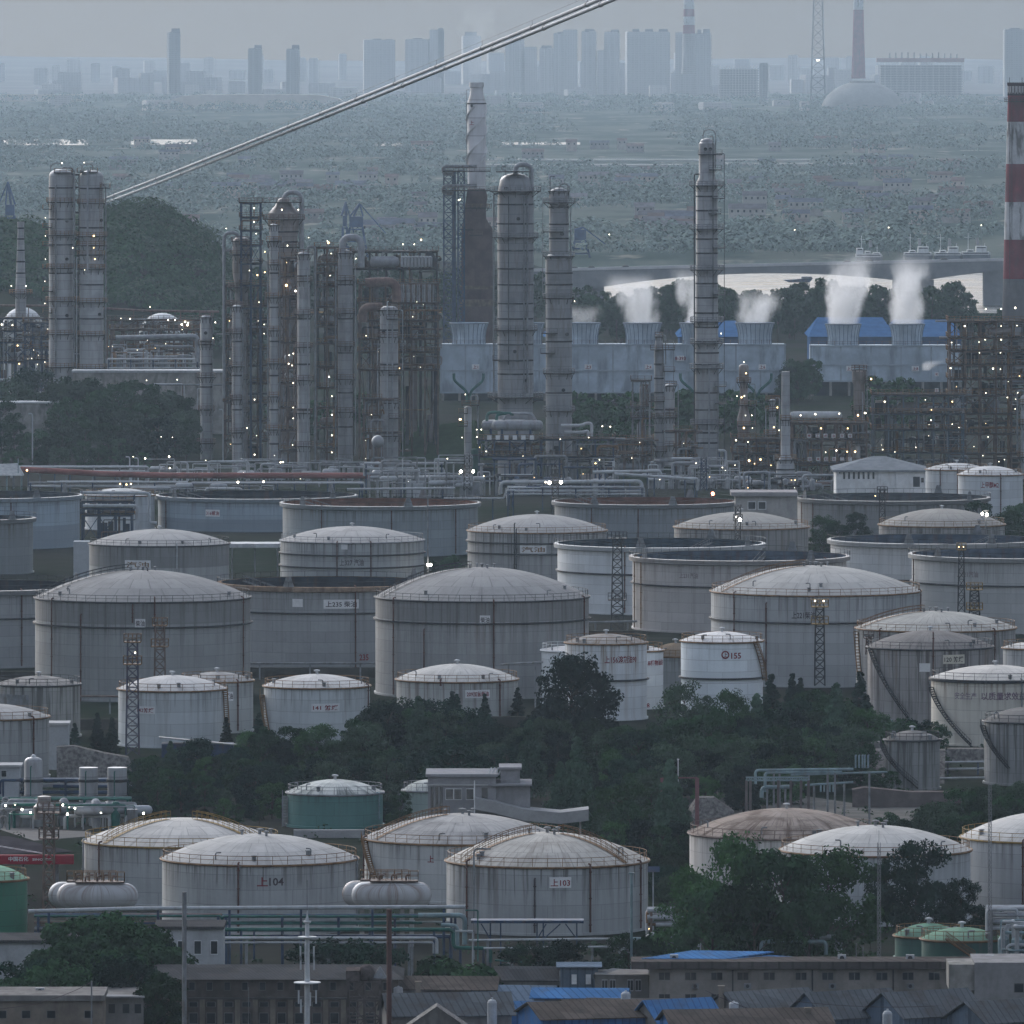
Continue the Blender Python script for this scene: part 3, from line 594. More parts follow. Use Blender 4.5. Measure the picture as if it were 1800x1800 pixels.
def column(label, prof, ybase, Y, mat=None, plats=(), pipes=(), bands=(), lamps=(), holes=(), goose=(), top='dome', name='distillation_column', cat='column', railm=None, ladder=None, group=None, deckm=None):
    """prof: (y, xl, xr) from the top down; everything measured in photo pixels at depth Y"""
    cx = (prof[0][1]+prof[0][2])/2; X = PX(cx, Y); zb = 0.0; t = thing(name, label, cat, (X, Y, zb), group); mat = mat or COLM; railm = railm or OCHRE_ST
    pr = [((p[2]-p[1])/2*S(Y), PZ(p[0], Y)) for p in prof]; pr.append((pr[-1][0], zb)); pr = pr[::-1]
    if top == 'dome':
        r, z = pr[-1]; pr += [(r*.97, z+r*.2), (r*.85, z+r*.38), (r*.6, z+r*.52), (r*.3, z+r*.6), (.02, z+r*.62)]
    elif top == 'open': r, z = pr[-1]; pr += [(r*.86, z), (r*.86, z-2)]
    else: pr += [(.02, pr[-1][1])]
    m = MB(); m.lathe(pr, 28, (X, Y, 0)); m.build('shell', mat, t, True)
    def rad(z):
        for (r0, z0), (r1, z1) in zip(pr, pr[1:]):
            if z0 <= z <= z1 and z1 > z0: return r0+(r1-r0)*(z-z0)/(z1-z0)
        return pr[0][0]
    if bands:
        for yb in bands:
            z = PZ(yb, Y); r = rad(z); m = MB(); m.lathe([(r,z-.22),(r+.14,z-.2),(r+.14,z+.2),(r,z+.22)], 28, (X,Y,0)); m.build('band', DARK_ST, t)
    if len(plats) < 8 and prof[-1][2]-prof[-1][1] > 14 and name == 'distillation_column':
        plats = list(plats)+[(q, prof[-1][1]-4, prof[-1][2]+(9 if i_ % 2 else 5)) for i_, q in enumerate(range(int(prof[-1][0])+45, int(ybase)-30, 58))]
    for (py, xa, xb) in plats:
        z = PZ(py, Y); r = rad(z); xm = (xa+xb)/2; ro = (xb-xa)/2*S(Y)
        m = MB(); mr = MB()
        if ro > r*1.08 and abs(xm-cx) < (xb-xa)*.12:
            m.lathe([(r-.05,z-.18),(ro,z-.18),(ro,z+.05),(r-.05,z+.05)], 24, (X,Y,0)); rail_ring(mr, (X,Y), ro-.05, z+.05)
            for i in range(10):
                a = 2*pi*i/10; m.beam((X+r*sin(a), Y-r*cos(a), z-1.6), (X+(ro-.2)*sin(a), Y-(ro-.2)*cos(a), z-.15), .14)
        else:
            x0, x1 = PX(xa,Y), PX(xb,Y); y0, y1 = Y-r-1.2, Y-r*.1
            m.box(x0, x1, y0, y1, z-.2, z+.05); rail_line(mr, [(x0,y1,z),(x0,y0,z),(x1,y0,z),(x1,y1,z)])
        p = m.build('platform', deckm or GRAT, t); mr.build('railing', railm, p)
    for pp in pipes:                            # (px, ytop, ybottom, half width px, material, side depth)
        px, y0, y1, hw = pp[:4]; pm = pp[4] if len(pp) > 4 else SILVER; x = PX(px, Y); z0, z1 = PZ(y0,Y), max(.5, PZ(y1,Y)); yy = Y - (pp[5] if len(pp) > 5 else sqrt(max(0, (rad((z0+z1)/2)+.5)**2 - min(abs(x-X), rad((z0+z1)/2)+.4)**2)) + .3)
        m = MB(); m.pipe([(x,yy,z1),(x,yy,z0),(x+(X-x)*.5,Y,z0+.02)], max(.09, hw*S(Y)), 8); m.build('pipe', pm, t, True)
    for (xs, yt, xe, ye, hw) in goose:           # overhead line: up from xs, over at yt, down at xe to ye
        m = MB(); r = hw*S(Y); zt = PZ(yt, Y)+0; y_ = Y-.3
        m.pipe([(PX(xs,Y), y_, PZ(yt,Y)-abs(xe-xs)*S(Y)*.9), (PX(xs,Y), y_, zt), (PX(xe,Y), y_-.4, zt), (PX(xe,Y), y_-.4, max(zb+.5,PZ(ye,Y)))], r, 12, abs(xe-xs)*S(Y)*.48); m.build('overhead_pipe', SILVER if hw > 2 else GREY_ST, t, True)
    for (hx, hy) in holes:
        a = asin(max(-.95,min(.95,(PX(hx,Y)-X)/max(.5,rad(PZ(hy,Y)))))); r = rad(PZ(hy,Y)); c = Vector((X+r*sin(a), Y-r*cos(a), PZ(hy,Y))); m = MB()
        dn = Vector((sin(a),-cos(a),0)); m.tube([c-dn*.2, c+dn*.35], .48, 10); m.build('manhole', DARK_ST, t)
    if ladder:
        px, y0, y1 = ladder; x = PX(px,Y); z0, z1 = PZ(y1,Y), PZ(y0,Y); yy = Y-rad(z0)-.35; m = MB()
        for dx in (-.3,.3): m.beam((x+dx,yy,max(zb,z0)), (x+dx,yy,z1), .08)
        z = max(zb,z0)
        while z < z1: m.beam((x-.3,yy,z), (x+.3,yy,z), .06); z += .6
        m.build('ladder', railm, t)
    for L in lamps: lamp(t, L[0], L[1], Y-6, L[2] if len(L) > 2 else .24, L[3] if len(L) > 3 else 'w')
    return t

def frame(label, x0, x1, decks, ybase, Y, depth=9., bays=3, steel=None, railm=None, npipes=14, nves=4, lamps=(), brace=True, name='process_frame', cat='steel structure', seed=0, infill=None, railtop=True, colw=.42, signs=None, pm=None, noinfill=False):
    """open steel structure: legs, decks with handrails, bracing, pipes and small vessels inside"""
    rr = random.Random(seed*31+int(x0)); X0, X1 = PX(x0,Y), PX(x1,Y); zb = 0.0; t = thing(name, label, cat, ((X0+X1)/2, Y, zb)); steel = steel or RUST_ST; railm = railm or OCHRE_ST
    zs = [PZ(d,Y) for d in decks]; zt = zs[0]; m = MB(); xs = fr(X0, X1, bays); ya, yb = Y-depth/2, Y+depth/2
    for x in xs:
        for y in (ya, Y, yb): m.beam((x,y,zb), (x,y,zt), colw)
    for z in zs:
        for y in (ya, Y, yb): m.beam((X0,y,z-.3), (X1,y,z-.3), .4)
        for x in xs: m.beam((x,ya,z-.3), (x,yb,z-.3), .36)
    if brace:
        zz = sorted(zs+[zb])
        for a, b in zip(zz, zz[1:]):
            for i, (xa, xb) in enumerate(zip(xs, xs[1:])):
                if rr.random() < .6:
                    y = rr.choice((ya, yb)); m.beam((xa,y,a), (xb,y,b-.4), .2)
                    if rr.random() < .6: m.beam((xb,y,a), (xa,y,b-.4), .2)
    m.build('legs_and_beams', steel, t)
    for i, z in enumerate(zs):
        m = MB(); m.box(X0-.5, X1+.5, ya-.8, yb+.8, z-.08, z+.06); d = m.build('deck', GRAT, t); m = MB()
        rail_line(m, [(X0-.5,yb+.8,z+.06),(X0-.5,ya-.8,z+.06),(X1+.5,ya-.8,z+.06),(X1+.5,yb+.8,z+.06)]); m.build('railing', railm, d)
    pmats = pm or (SILVER, COLM, GREY_ST, RUST_ST, RUST_ST, COLR, OCHRE_ST, DARK_ST, DARK_ST); zz = sorted(zs+[zb])
    for i in range(npipes):
        j = rr.randrange(len(zz)-1); a, b = zz[j], zz[j+1]; y = rr.uniform(ya-.5, Y); r = rr.choice((.12,.16,.2,.28,.38)); mm = rr.choice(pmats); m = MB()
        if rr.random() < .5:
            x = rr.uniform(X0, X1); zt_ = rr.choice([q for q in zz if q > a]); m.pipe([(x,y,a), (x,y,zt_-.2), (x+rr.choice((-1,1))*rr.uniform(1,5), y, zt_-.2)], r, 7)
        else:
            xa = rr.uniform(X0, X1-2); xb = min(X1+1, xa+rr.uniform(3, X1-X0)); z = rr.uniform(a+.6, b-.6); zz2 = z+rr.uniform(-1.6,1.6)
            m.pipe([(xa,y,a+.2), (xa,y,z), (xb,y,z), (xb,y,max(a,zz2))], r, 7)
        m.build('pipe', mm, t, True)
    for i in range(nves):
        j = rr.randrange(len(zz)-1); a, b = zz[j], zz[j+1]; h = (b-a)*.8; y = rr.uniform(ya+1.5, Y+1); m = MB()
        if rr.random() < .6:
            r = rr.uniform(.7,1.3); x = rr.uniform(X0+1.5, X1-1.5); m.lathe([(r*.9,a),(r,a+.4),(r,a+h*.8),(r*.8,a+h*.92),(.02,a+h)], 16, (x,y,0))
        else:
            r = min(1.1, h*.3); L = min(rr.uniform(4,8), X1-X0-2); x = rr.uniform(X0+1, max(X0+1.1, X1-L-1)); m.hlathe([(.02,0),(r*.7,.3),(r,.8),(r,L-.8),(r*.7,L-.3),(.02,L)], 16, (x,y,a+r+.5))
        m.build('vessel', rr.choice((SILVER, COLR, COLP, GREY_ST)), t, True)
    if infill is not None or not noinfill:
        for i in range(int((X1-X0)*len(zz)*.3)):
            j = rr.randrange(len(zz)-1); a, b = zz[j], zz[j+1]; x = rr.uniform(X0, X1-1); y = rr.uniform(Y, yb); hh = (b-a)*rr.uniform(.3,.85)
            m = MB(); m.box(x, x+rr.uniform(.5,2.6), y, y+rr.uniform(.5,2), a, a+hh); m.build('equipment_box', infill if infill and rr.random() < .7 else rr.choice((COLR, RUST_ST, DARK_ST, GREY_ST)), t)
    for L in lamps: lamp(t, L[0], L[1], ya-1.2, L[2] if len(L) > 2 else .24, L[3] if len(L) > 3 else 'w')
    n = len(lamps)
    return t
def rlamps(x0, x1, y0, y1, n, seed, warm=.25):
    r = random.Random(seed); return [(r.uniform(x0,x1), r.uniform(y0,y1), r.choice((.16,.2,.26)), 'y' if r.random() < warm else 'w') for _ in range(int(n*.55))]

# twin columns at the left, each with ladders, side platforms and a gooseneck vent
column('left one of the twin silver columns near the dark wooded hill', [(310,86,128)], 752, 2052, COLP, plats=[(303,96,128),(367,76,92),(399,76,92),(431,76,94),(471,76,92),(511,76,94),(549,76,92)],
  pipes=[(99,326,745,1.6,GREY_ST),(130,306,720,1.7)], bands=(330,385,430,480,560), holes=((118,388),(118,455),(118,554)), goose=((89,287,108,292,.9),(106,294,131,420,1.6)), lamps=((108,287,.35),(79,383),(79,415),(79,456),(78,495),(78,534),(127,436,.3)), ladder=(96,330,700))
column('right one of the twin silver columns near the dark wooded hill', [(312,140,182)], 752, 2050, COLP, plats=[(302,136,172),(431,138,191),(448,138,190),(472,138,190),(330,178,194)],
  pipes=[(155,300,480,1.8),(186,325,745,1.4,GREY_ST),(135,452,700,1.3)], bands=(331,400,448,500,560), holes=((178,387),(175,552),(165,652)), goose=((144,288,163,300,.9),), lamps=((147,286,.28),(164,415,.5,'y'),(164,436,.3,'y'),(166,456,.4,'y'),(148,475,.22)), ladder=(178,320,440))
frame('narrow stair tower between the twin silver columns', 129, 139, fr(306,660,16), 752, 2056, 4, 1, DARK_ST, RUST_ST, 6, 0, (), seed=2, colw=.25, noinfill=True, name='stair_tower', cat='stair tower')
column('slim tapering white chimney in front of the dark hill', [(390,30,43),(402,31,42),(480,28,44),(515,26,45)], 700, 2150, COLP, plats=[(516,16,57)], bands=(401,420,440,460,480), lamps=((19,503,.35),(45,503,.42)), top='open', name='chimney', cat='chimney', railm=OCHRE_ST)
column('thin grey column left of the big process unit, with a rusty platform on top', [(560,352,373)], 810, 1900, COLP, plats=[(558,350,376)], pipes=[(347,683,720,.7,PALE),(357,720,805,1.0),(374,560,805,.7,GREY_ST)], bands=(600,640,680,720), lamps=((374,595),(361,810)), holes=((362,585),), railm=RUST_ST)
column('tall thin pale column with side ladder, left front of the big process unit', [(541,408,425)], 830, 1847, COLP, plats=[(539,405,430)], pipes=[(427,545,820,1.5,GREY_ST),(431,545,820,.7,GREY_ST)], bands=(600,660,720,780), railm=RUST_ST, ladder=(411,545,820))
column('domed rusty vessel with a fat overhead pipe on the left of the big process unit', [(426,409,440),(480,409,440),(505,413,436)], 800, 1900, COLR, plats=[(424,404,440),(448,404,446),(505,398,446),(536,396,450)], pipes=[(394,440,700,2.6)], goose=((420,409,394,460,3.2),), bands=(448,), lamps=((397,402),(438,476),(440,500),(412,583)), railm=RUST_ST)
frame('navy lattice bracing tower beside the big fractionator dome', 424, 458, [356,381,404,430,462,500,540], 800, 1895, 6, 2, BLUE_ST, RUST_ST, 4, 0, ((446,366,.4),(446,390,.35),(450,411)), seed=3, colw=.5, noinfill=True)
column('fat rusty fractionator with a bulging dome and bent overhead pipe', [(354,488,510),(362,484,516),(374,473,527),(386,471,528),(420,476,523),(436,476,523)], 800, 1890, COLR, plats=[(355,420,530),(385,466,540),(434,470,528)], goose=((500,338,530,450,4.4),), pipes=[(481,384,470,1.5,RUST_ST)], bands=(407,425), lamps=((495,369,.35),(524,369,.32),(502,462,.6,'y'),(507,463,.4,'y')), railm=RUST_ST, holes=((485,394),))
column('tall slender pale column in front of the fat fractionator', [(398,474,489),(420,474,489)], 830, 1850, COLP, plats=[(396,471,492),(424,470,498)], pipes=[(492,420,820,.9,GREY_ST),(471,440,820,1.2,GREY_ST)], bands=(480,540,600,660,720,780), lamps=((465,443,.32,'y'),(465,479,.36,'y'),(452,484,.4,'y'),(464,571),(464,587)))
column('pale column with a hooked silver overhead pipe in the middle of the big process unit', [(449,523,545)], 828, 1852, COLP, plats=[(447,518,552)], goose=((541,433,554,825,2.0),), pipes=[(519,462,470,1.4),(541,470,820,1.1)], bands=(485,560,640,720), lamps=((519,512,.5),), railm=RUST_ST)
column('tall silver column under the great looping pipe', [(447,594,620)], 805, 1880, COLM, plats=[(445,590,624)], goose=((602,417,635,470,6.2),), pipes=[(625,470,800,.9),(590,470,800,1.0,GREY_ST)], bands=(500,560,620,690,750), lamps=((625,455),), railm=RUST_ST)
column('silver column standing apart on the right of the big process unit', [(547,668,700)], 812, 1868, COLP, plats=[(545,665,708),(560,680,706),(658,684,708),(734,684,708)], pipes=[(681,530,800,1.1,PALE),(664,612,800,1.2,PALE),(690,560,800,1.5),(708,545,800,.7,PALE)], bands=(580,640,700,760), holes=((675,583),), railm=RUST_ST, goose=((664,607,670,640,1.0),))
# the big process unit's structures
frame('rust brown multi-storey frame crowded with pipes between the slender columns', 396, 472, [500,536,559,585,612,641,672,705,738,772], 806, 1905, 10, 4, RUST_ST, OCHRE_ST, 34, 10, rlamps(395,470,490,790,16,5), seed=5)
frame('tall rust brown frame between the fat fractionator and the hooked-pipe column', 492, 522, [452,486,520,558,601,640,672,715,755,790], 820, 1875, 8, 2, RUST_ST, OCHRE_ST, 26, 6, ((505,432,.3),(503,502,.7,'y'),(508,625,.3),(515,622,.3),(507,640,.36),(513,643,.3),(515,674,.3),(515,717,.25),(515,736,.25),(514,783,.25),(497,813,.4),(447,703,.3),(434,753,.3),(447,800,.36)), seed=6)
frame('rust brown frame with large lagged vessels beneath the looping pipe', 556, 594, [434,463,478,502,538,572,602,643,680,715,750,786], 818, 1888, 9, 2, RUST_ST, OCHRE_ST, 24, 9, ((577,427,.55,'y'),(582,446),(580,485),(578,663,.4),(583,697,.28),(583,730,.4),(583,766,.34),(583,796,.3),(542,375+43)), seed=7)
frame('long upper deck with air coolers on top of the big process unit', 620, 768, [441,471], 680, 1915, 12, 5, DARK_ST, RUST_ST, 16, 3, ((740,422,.45,'y'),(708,430,.3),(728,430,.3),(575,424)), seed=8)
t = thing('air_cooler', 'row of silver hooped air cooler tubes on the long upper deck', 'air cooler', P(706,468,1908))
for i in range(9):
    m = MB(); x = 706+i*6; m.pipe([P(x,469,1907), P(x,452,1907), P(x+4,452,1907), P(x+4,469,1909)], .32, 8); m.build('hooped_pipe', PALE, t, True)
m = MB(); m.hlathe([(.02,0),(1.2,.3),(1.6,1),(1.6,7),(1.2,8),(.02,8.4)], 14, P(650,460,1912)); m.build('header_drum', SILVER, t, True)
t = thing('rooftop_cowl', 'dark curved cowl at the right end of the long upper deck', 'cowl', P(757,470,1915)); m = MB()
pts = bezier(P(748,441,1908), P(766,441,1908), P(770,470,1908), 8)
for a, b in zip(pts, pts[1:]): m.poly([a, b, b+Vector((0,9,0)), a+Vector((0,9,0))])
m.poly(pts+[P(748,470,1908)]); m.build('cowl_sheet', DARK_ST, t)
frame('dark mid-level frame with rows of upright pipes and big brown ducts', 632, 770, [498,531,562,594,617,648], 690, 1905, 12, 6, RUST_ST, OCHRE_ST, 44, 10, rlamps(632,770,505,660,22,9,.1), seed=9, infill=DARK_ST)
t = thing('pipe_bank', 'bank of upright silver pipes below the air coolers', 'pipes', P(697,531,1898))
for i in range(22):
    m = MB(); x = 697+i*3.1; m.tube([P(x,531,1897), P(x,500,1897)], .16, 6); m.build('pipe', (SILVER, PALE, RUST_ST)[i % 3], t, True)
for lab, pts, r in (('upper fat rust-brown duct bending down inside the mid-level frame', [(642,497),(697,495),(697,531)], 8.5), ('lower fat rust-brown duct bending down inside the mid-level frame', [(672,540),(638,540),(638,566)], 8)):
    t = thing('duct', lab, 'duct', P(pts[2][0],pts[2][1],1893), 'brown ducts of the process unit'); m = MB(); m.pipe([P(x,y,1893) for x,y in pts], r*S(1893), 14, 4.2); m.build('bent_pipe', plain('duct_rust', (.2,.13,.11), .7, .3, .5, (.09,.05,.04), .6), t, True)
# lattice tower with looped pipes and the spiral chimney
t = thing('lattice_tower', 'navy lattice tower with two looped pipes beside the spiral-finned chimney', 'lattice tower', P(797,590,2275))
for xa, xb, yy in ((780,797,2271),(805,816,2273)):
    m = MB(); x0, x1 = PX(xa,yy), PX(xb,yy); z0, z1 = 0, PZ(300,yy)
    for x in (x0,x1):
        for dy in (0,4): m.beam((x,yy+dy,z0), (x,yy+dy,z1), .5)
    q = 26
    for i in range(q):
        a, b = z0+(z1-z0)*i/q, z0+(z1-z0)*(i+1)/q
        for dy in (0,4): m.beam((x0,yy+dy,a), (x1,yy+dy,b), .22); m.beam((x1,yy+dy,a), (x0,yy+dy,b), .22); m.beam((x0,yy+dy,b), (x1,yy+dy,b), .25)
    m.build('lattice', BLUE_ST, t)
m = MB(); m.beam(P(798,300,2274), Vector((PX(798,2274),2274,0)), 1.3); m.build('core_post', BLUE_ST, t)
for yv in (293,327):
    m = MB(); m.pipe([P(838,yv,2269), P(779,yv,2269), P(779,yv+13,2269), P(797,yv+13,2269)], 3.4*S(2269), 10, 1.6); m.build('looped_pipe', GREY_ST, t, True)
    m = MB(); a, b = P(778,yv+8,2267), P(862,yv+8,2267); m.box(a.x, b.x, a.y, a.y+6, a.z-.25, a.z+.1); p = m.build('platform', GRAT, t); m = MB(); rail_line(m, [(a.x,a.y,a.z),(b.x,a.y,a.z),(b.x,a.y+6,a.z)]); m.build('railing', RUST_ST, p)
for L in ((806,352,.4),(809,351,.3)): lamp(t, L[0], L[1], 2265, L[2])
SPW = col_mat('white_chimney_steel', (.62,.62,.63), (.3,.27,.26), .3, 6.)
t = column('white spiral-finned chimney rising out of a brown furnace body', [(145,825,851),(153,825,851),(154,827,849),(166,826,850),(182,821,854),(292,822,854),(330,822,853)], 560, 2280, SPW, plats=[(365,812,858)], bands=(182,), holes=((830,186),), top='open', name='chimney', cat='chimney', pipes=((820,158,300,.4,GREY_ST,),))
R_ = 16*S(2280)
for ph in (0, 2*pi/3, 4*pi/3):
    m = MB(); q = 60; X_ = PX(837.5,2280)
    for i in range(q):
        f0, f1 = i/q, (i+1)/q; z0, z1 = PZ(184+f0*108,2280), PZ(184+f1*108,2280); a0, a1 = ph-f0*2.0*pi*1.0, ph-f1*2.0*pi*1.0
        A = [Vector((X_+r*sin(a), 2280-r*cos(a), z)) for r, a, z in ((R_-.05,a0,z0),(R_+.55,a0,z0),(R_+.55,a1,z1),(R_-.05,a1,z1))]
        up = Vector((0,0,.35)); m.poly([A[0]+up,A[1]+up,A[2]+up,A[3]+up]); m.poly([A[3],A[2],A[1],A[0]]); m.poly([A[1],A[2],A[2]+up,A[1]+up])
    m.build('spiral_fin', SPW, t)
flat_text('上', P(829,216,2280-R_-.5), 1.4).build('lettering', REDTX, t)
t = thing('furnace', 'brown sloping furnace body under the spiral-finned chimney', 'furnace', P(838,590,2282)); m = MB()
for (ya, xa, xb), (yb, xc, xd) in zip([(332,822,853),(345,820,857),(368,817,854),(385,815,855),(402,811,866)], [(345,820,857),(368,817,854),(385,815,855),(402,811,866),(694,810,866)]):
    h0, h1 = 4.5, 5.0
    T = [Vector((PX(x,2280),2280+y,PZ(ya,2280))) for x, y in ((xa,-h0),(xb,-h0),(xb,h0),(xa,h0))]; B = [Vector((PX(x,2280),2280+y,PZ(yb,2280))) for x, y in ((xc,-h1),(xd,-h1),(xd,h1),(xc,h1))]
    for i in range(4): j = (i+1) % 4; m.poly([B[i], B[j], T[j], T[i]])
m.build('body', BROWN, t)
for yv, xa, xb in ((366,812,864),(404,809,832),(414,824,848)): m = MB(); a, b = P(xa,yv,2274.4), P(xb,yv,2274.4); m.box(a.x,b.x,a.y,a.y+1,a.z-.2,a.z+.1); p = m.build('platform', GRAT, t); m = MB(); rail_line(m, [a,b]); m.build('railing', RUST_ST, p)
m = MB(); m.box(PX(808,2280),PX(867,2280),2274,2275,PZ(508,2280),PZ(502,2280)); m.box(PX(808,2280),PX(867,2280),2273.8,2274.6,PZ(538,2280),PZ(526,2280)); m.build('stiffener', RUST_ST, t)
# two big columns
column('fattest silver column with a great hooped overhead pipe', [(322,878,934),(335,876,937),(360,874,937),(700,873,935)], 745, 1830, COLM, plats=[(301,872,932),(336,860,950),(417,864,945),(698,860,958),(632,866,895),(580,868,945)],
  pipes=[(927,345,690,1.8,GREY_ST,),(921,345,690,1.3,GREY_ST),(868,340,690,1.5,GREY_ST),(894,345,640,.8,DARK_ST)], bands=(359,393,440,472,500,533,560,605,633,657), goose=((906,289,934,690,4.2),(882,292,889,330,.8)), holes=((911,384),(890,331),(905,617),(925,668)), railm=GREY_ST, ladder=(870,340,690))
column('silver column with a narrow neck to the right of the fattest column', [(340,966,999),(348,966,1000),(446,966,1000),(454,961,1008),(600,962,1008)], 775, 1845, COLM, plats=[(336,962,1001),(356,954,1012),(407,954,990),(450,958,1014),(524,956,1012),(585,952,980),(620,950,975),(656,954,1010),(722,954,1010)],
  pipes=[(967,310,350,.8,DARK_ST),(954,350,520,.5,GREY_ST),(1003,365,450,1.0,GREY_ST)], bands=(364,394,419,480,500,560,600,690), goose=((984,323,1000,350,1.3),), holes=((988,411),(996,587),(990,685)), railm=GREY_ST, lamps=((1010,530,.25),))
# tallest column
column('tallest silver column ringed with platforms and topped by a hooked pipe', [(250,1231,1254),(252,1230,1258),(312,1230,1258),(322,1224,1262),(480,1224,1262),(640,1223,1265)], 822, 1868, COLP, plats=[(271,1227,1269),(298,1246,1268),(326,1212,1274),(348,1252,1274),(375,1245,1267),(402,1213,1274),(435,1252,1274),(474,1213,1273),(517,1252,1274),(565,1213,1272),(603,1213,1272),(647,1212,1273),(678,1256,1276),(708,1256,1276),(745,1214,1273)],
  pipes=[(1220.5,306,815,1.3,DARK_ST),(1253,240,560,.7,DARK_ST),(1273,270,815,.55,DARK_ST),(1246,650,815,1.5),(1262,640,815,1.3,GREY_ST)], bands=(345,370,420,445,498,523,550,575,600,620,640,690,720,760,778), goose=((1258,229,1256,300,.01),(1236,228,1258,300,.9)), holes=((1240,262),(1248,262)), railm=GREY_ST, deckm=DARK_ST, lamps=((1268,587,.3),))
# cluster right of middle
column('short column with a cluttered head left of the tallest column', [(590,1153,1164),(616,1150,1167),(690,1150,1166)], 830, 1850, COLM, plats=[(592,1150,1166),(614,1143,1186),(652,1166,1186),(705,1140,1168),(733,1154,1190)], pipes=[(1170,590,640,1.2,GREY_ST),(1184,600,700,.6,GREY_ST),(1142,690,820,.9),(1168,640,820,1.2)], bands=(640,665,690,720,760), railm=RUST_ST)
frame('grey skeleton frame left of the short cluttered column', 1112, 1142, [668,714,733,775], 818, 1876, 7, 2, GREY_ST, RUST_ST, 14, 5, (), seed=11)
column('pair-topped pale column close against the tallest column', [(680,1168,1186)], 822, 1872, COLP, plats=[(678,1164,1190),(734,1164,1190)], pipes=[(1192,675,815,.7)], bands=(720,760), railm=RUST_ST)
column('rusty column with ochre platforms right of the tallest column', [(645,1299,1316),(668,1299,1317),(672,1301,1315),(716,1301,1315),(738,1297,1321),(752,1297,1321),(760,1298,1318)], 816, 1852, COLR, plats=[(672,1297,1323),(712,1298,1330),(748,1296,1328),(768,1297,1328)], pipes=[(1327,675,810,.6,GREY_ST)], lamps=((1308,637),(1312,657,.4,'y'),(1296,697),(1304,699,.45,'y'),(1309,697,.3),(1311,731),(1322,731,.3),(1308,753,.5,'y'),(1323,753)), railm=OCHRE_ST)
column('small lagged column crowded with ochre platforms', [(705,1352,1364)], 824, 1845, COLP, plats=[(704,1346,1372),(722,1346,1372),(764,1342,1374)], pipes=[(1346,718,820,.7,PALE),(1370,700,820,1.2)], lamps=((1367,717,.4,'y'),(1361,752,.4,'y'),(1370,757),(1344,783)), railm=OCHRE_ST)
column('slim pale chimney on a stout drum base', [(653,1374,1388),(740,1373,1389),(800,1372,1389),(806,1370,1392),(812,1368,1398),(846,1366,1402)], 852, 1795, COLP, plats=[(738,1370,1391),(808,1365,1404)], bands=(825,840), top='flat', name='chimney', cat='chimney', pipes=[(1402,812,850,.6,GREY_ST)])
frame('ochre-railed frame between the rusty column and the slim chimney', 1288, 1370, [770,795,818], 838, 1838, 9, 4, RUST_ST, OCHRE_ST, 26, 6, rlamps(1286,1372,760,845,12,12,.4), seed=12)
t = frame('dark frame with rows of red-lettered white plates left of the rust column', 1392, 1522, [742,771,812], 860, 1815, 12, 5, RUST_ST, OCHRE_ST, 46, 8, ((1408,731,.36),(1434,729,.42),(1476,728,.34),(1444,754,.4,'y'),(1491,754,.36,'y'),(1509,731,.5,'y'),(1521,727,.4),(1471,793,.4),(1490,795,.38,'y'),(1452,796,.25),(1504,795,.5,'y'),(1470,833,.36),(1415,842,.25),(1436,847,.2)), seed=13, infill=DARK_ST)
for row, xs, tx in ((767,(1423,1438,1452,1466,1481,1495),'精工细油安全'),(808,(1424,1439,1453,1467,1481,1495),'洁美石化二厂')):
    for x, ch in zip(xs, tx):
        m = MB(); c = P(x,row,1807.4); m.cbox(c, 1.05, .08, 1.05); s_ = m.build('sign_plate', SIGNW, t); flat_text(ch, c-Vector((0,.08,0)), .75).build('lettering', REDTX, s_)
t = thing('horizontal_drum', 'long pale drum on top of the frame with the lettered plates', 'drum', P(1440,740,1814)); m = MB(); m.hlathe([(.02,0),(.9,.3),(1.15,1),(1.15,13),(.9,13.7),(.02,14)], 14, P(1388,731,1812)); m.build('drum', PALE, t, True)
column('rust-pink square-shouldered column rising behind the lettered frame', [(652,1498,1523),(672,1498,1523),(676,1500,1520)], 850, 1822, COLR, plats=[(650,1496,1524),(668,1520,1538),(725,1518,1536)], pipes=[(1524,650,840,.8,GREY_ST),(1516,690,840,1.2)], lamps=((1532,667,.5,'y'),(1522,727,.4)), top='flat', railm=RUST_ST)
t = frame('wide lower frame with blue-grey trusses left of the tall right-hand frame', 1534, 1692, [692,725,753,793], 842, 1826, 12, 6, plain('blue_grey_steel', (.1,.13,.16), .6, .3, .6, (.1,.06,.04), .4), OCHRE_ST, 46, 9, rlamps(1536,1690,700,830,22,14,.1)+[(1556,707,.4),(1675,707,.34,'y')], seed=14, infill=DARK_ST)
t = frame('tall right-hand frame with seven railed decks hung with lamps', 1668, 1830, [563,592,615,639,664,693,725,760,795], 850, 1835, 14, 6, RUST_ST, OCHRE_ST, 70, 14, [(1734,544,.32),(1761,544,.34),(1786,542,.5),(1697,574,.4),(1733,598),(1761,574),(1789,573),(1674,603),(1722,602),(1761,598,.3),(1760,621),(1723,621),(1672,648,.36),(1747,649,.42),(1760,650)]+rlamps(1670,1798,660,838,42,15,.1), seed=15, infill=DARK_ST)
for row in (660,688,720,751,772,812): m = MB(); c = P(1649,row,1818); m.cbox(c, 1.0, .08, 1.0); s_ = m.build('sign_plate', SIGNW, t); flat_text('安全生产为了'[(660,688,720,751,772,812).index(row)], c-Vector((0,.08,0)), .7).build('lettering', REDTX, s_)
column('silver bent-necked vessel at the right edge of the tall right-hand frame', [(700,1794,1816)], 850, 1818, COLP, plats=[(710,1788,1818)], goose=((1800,686,1788,790,1.6),), lamps=((1790,691),))
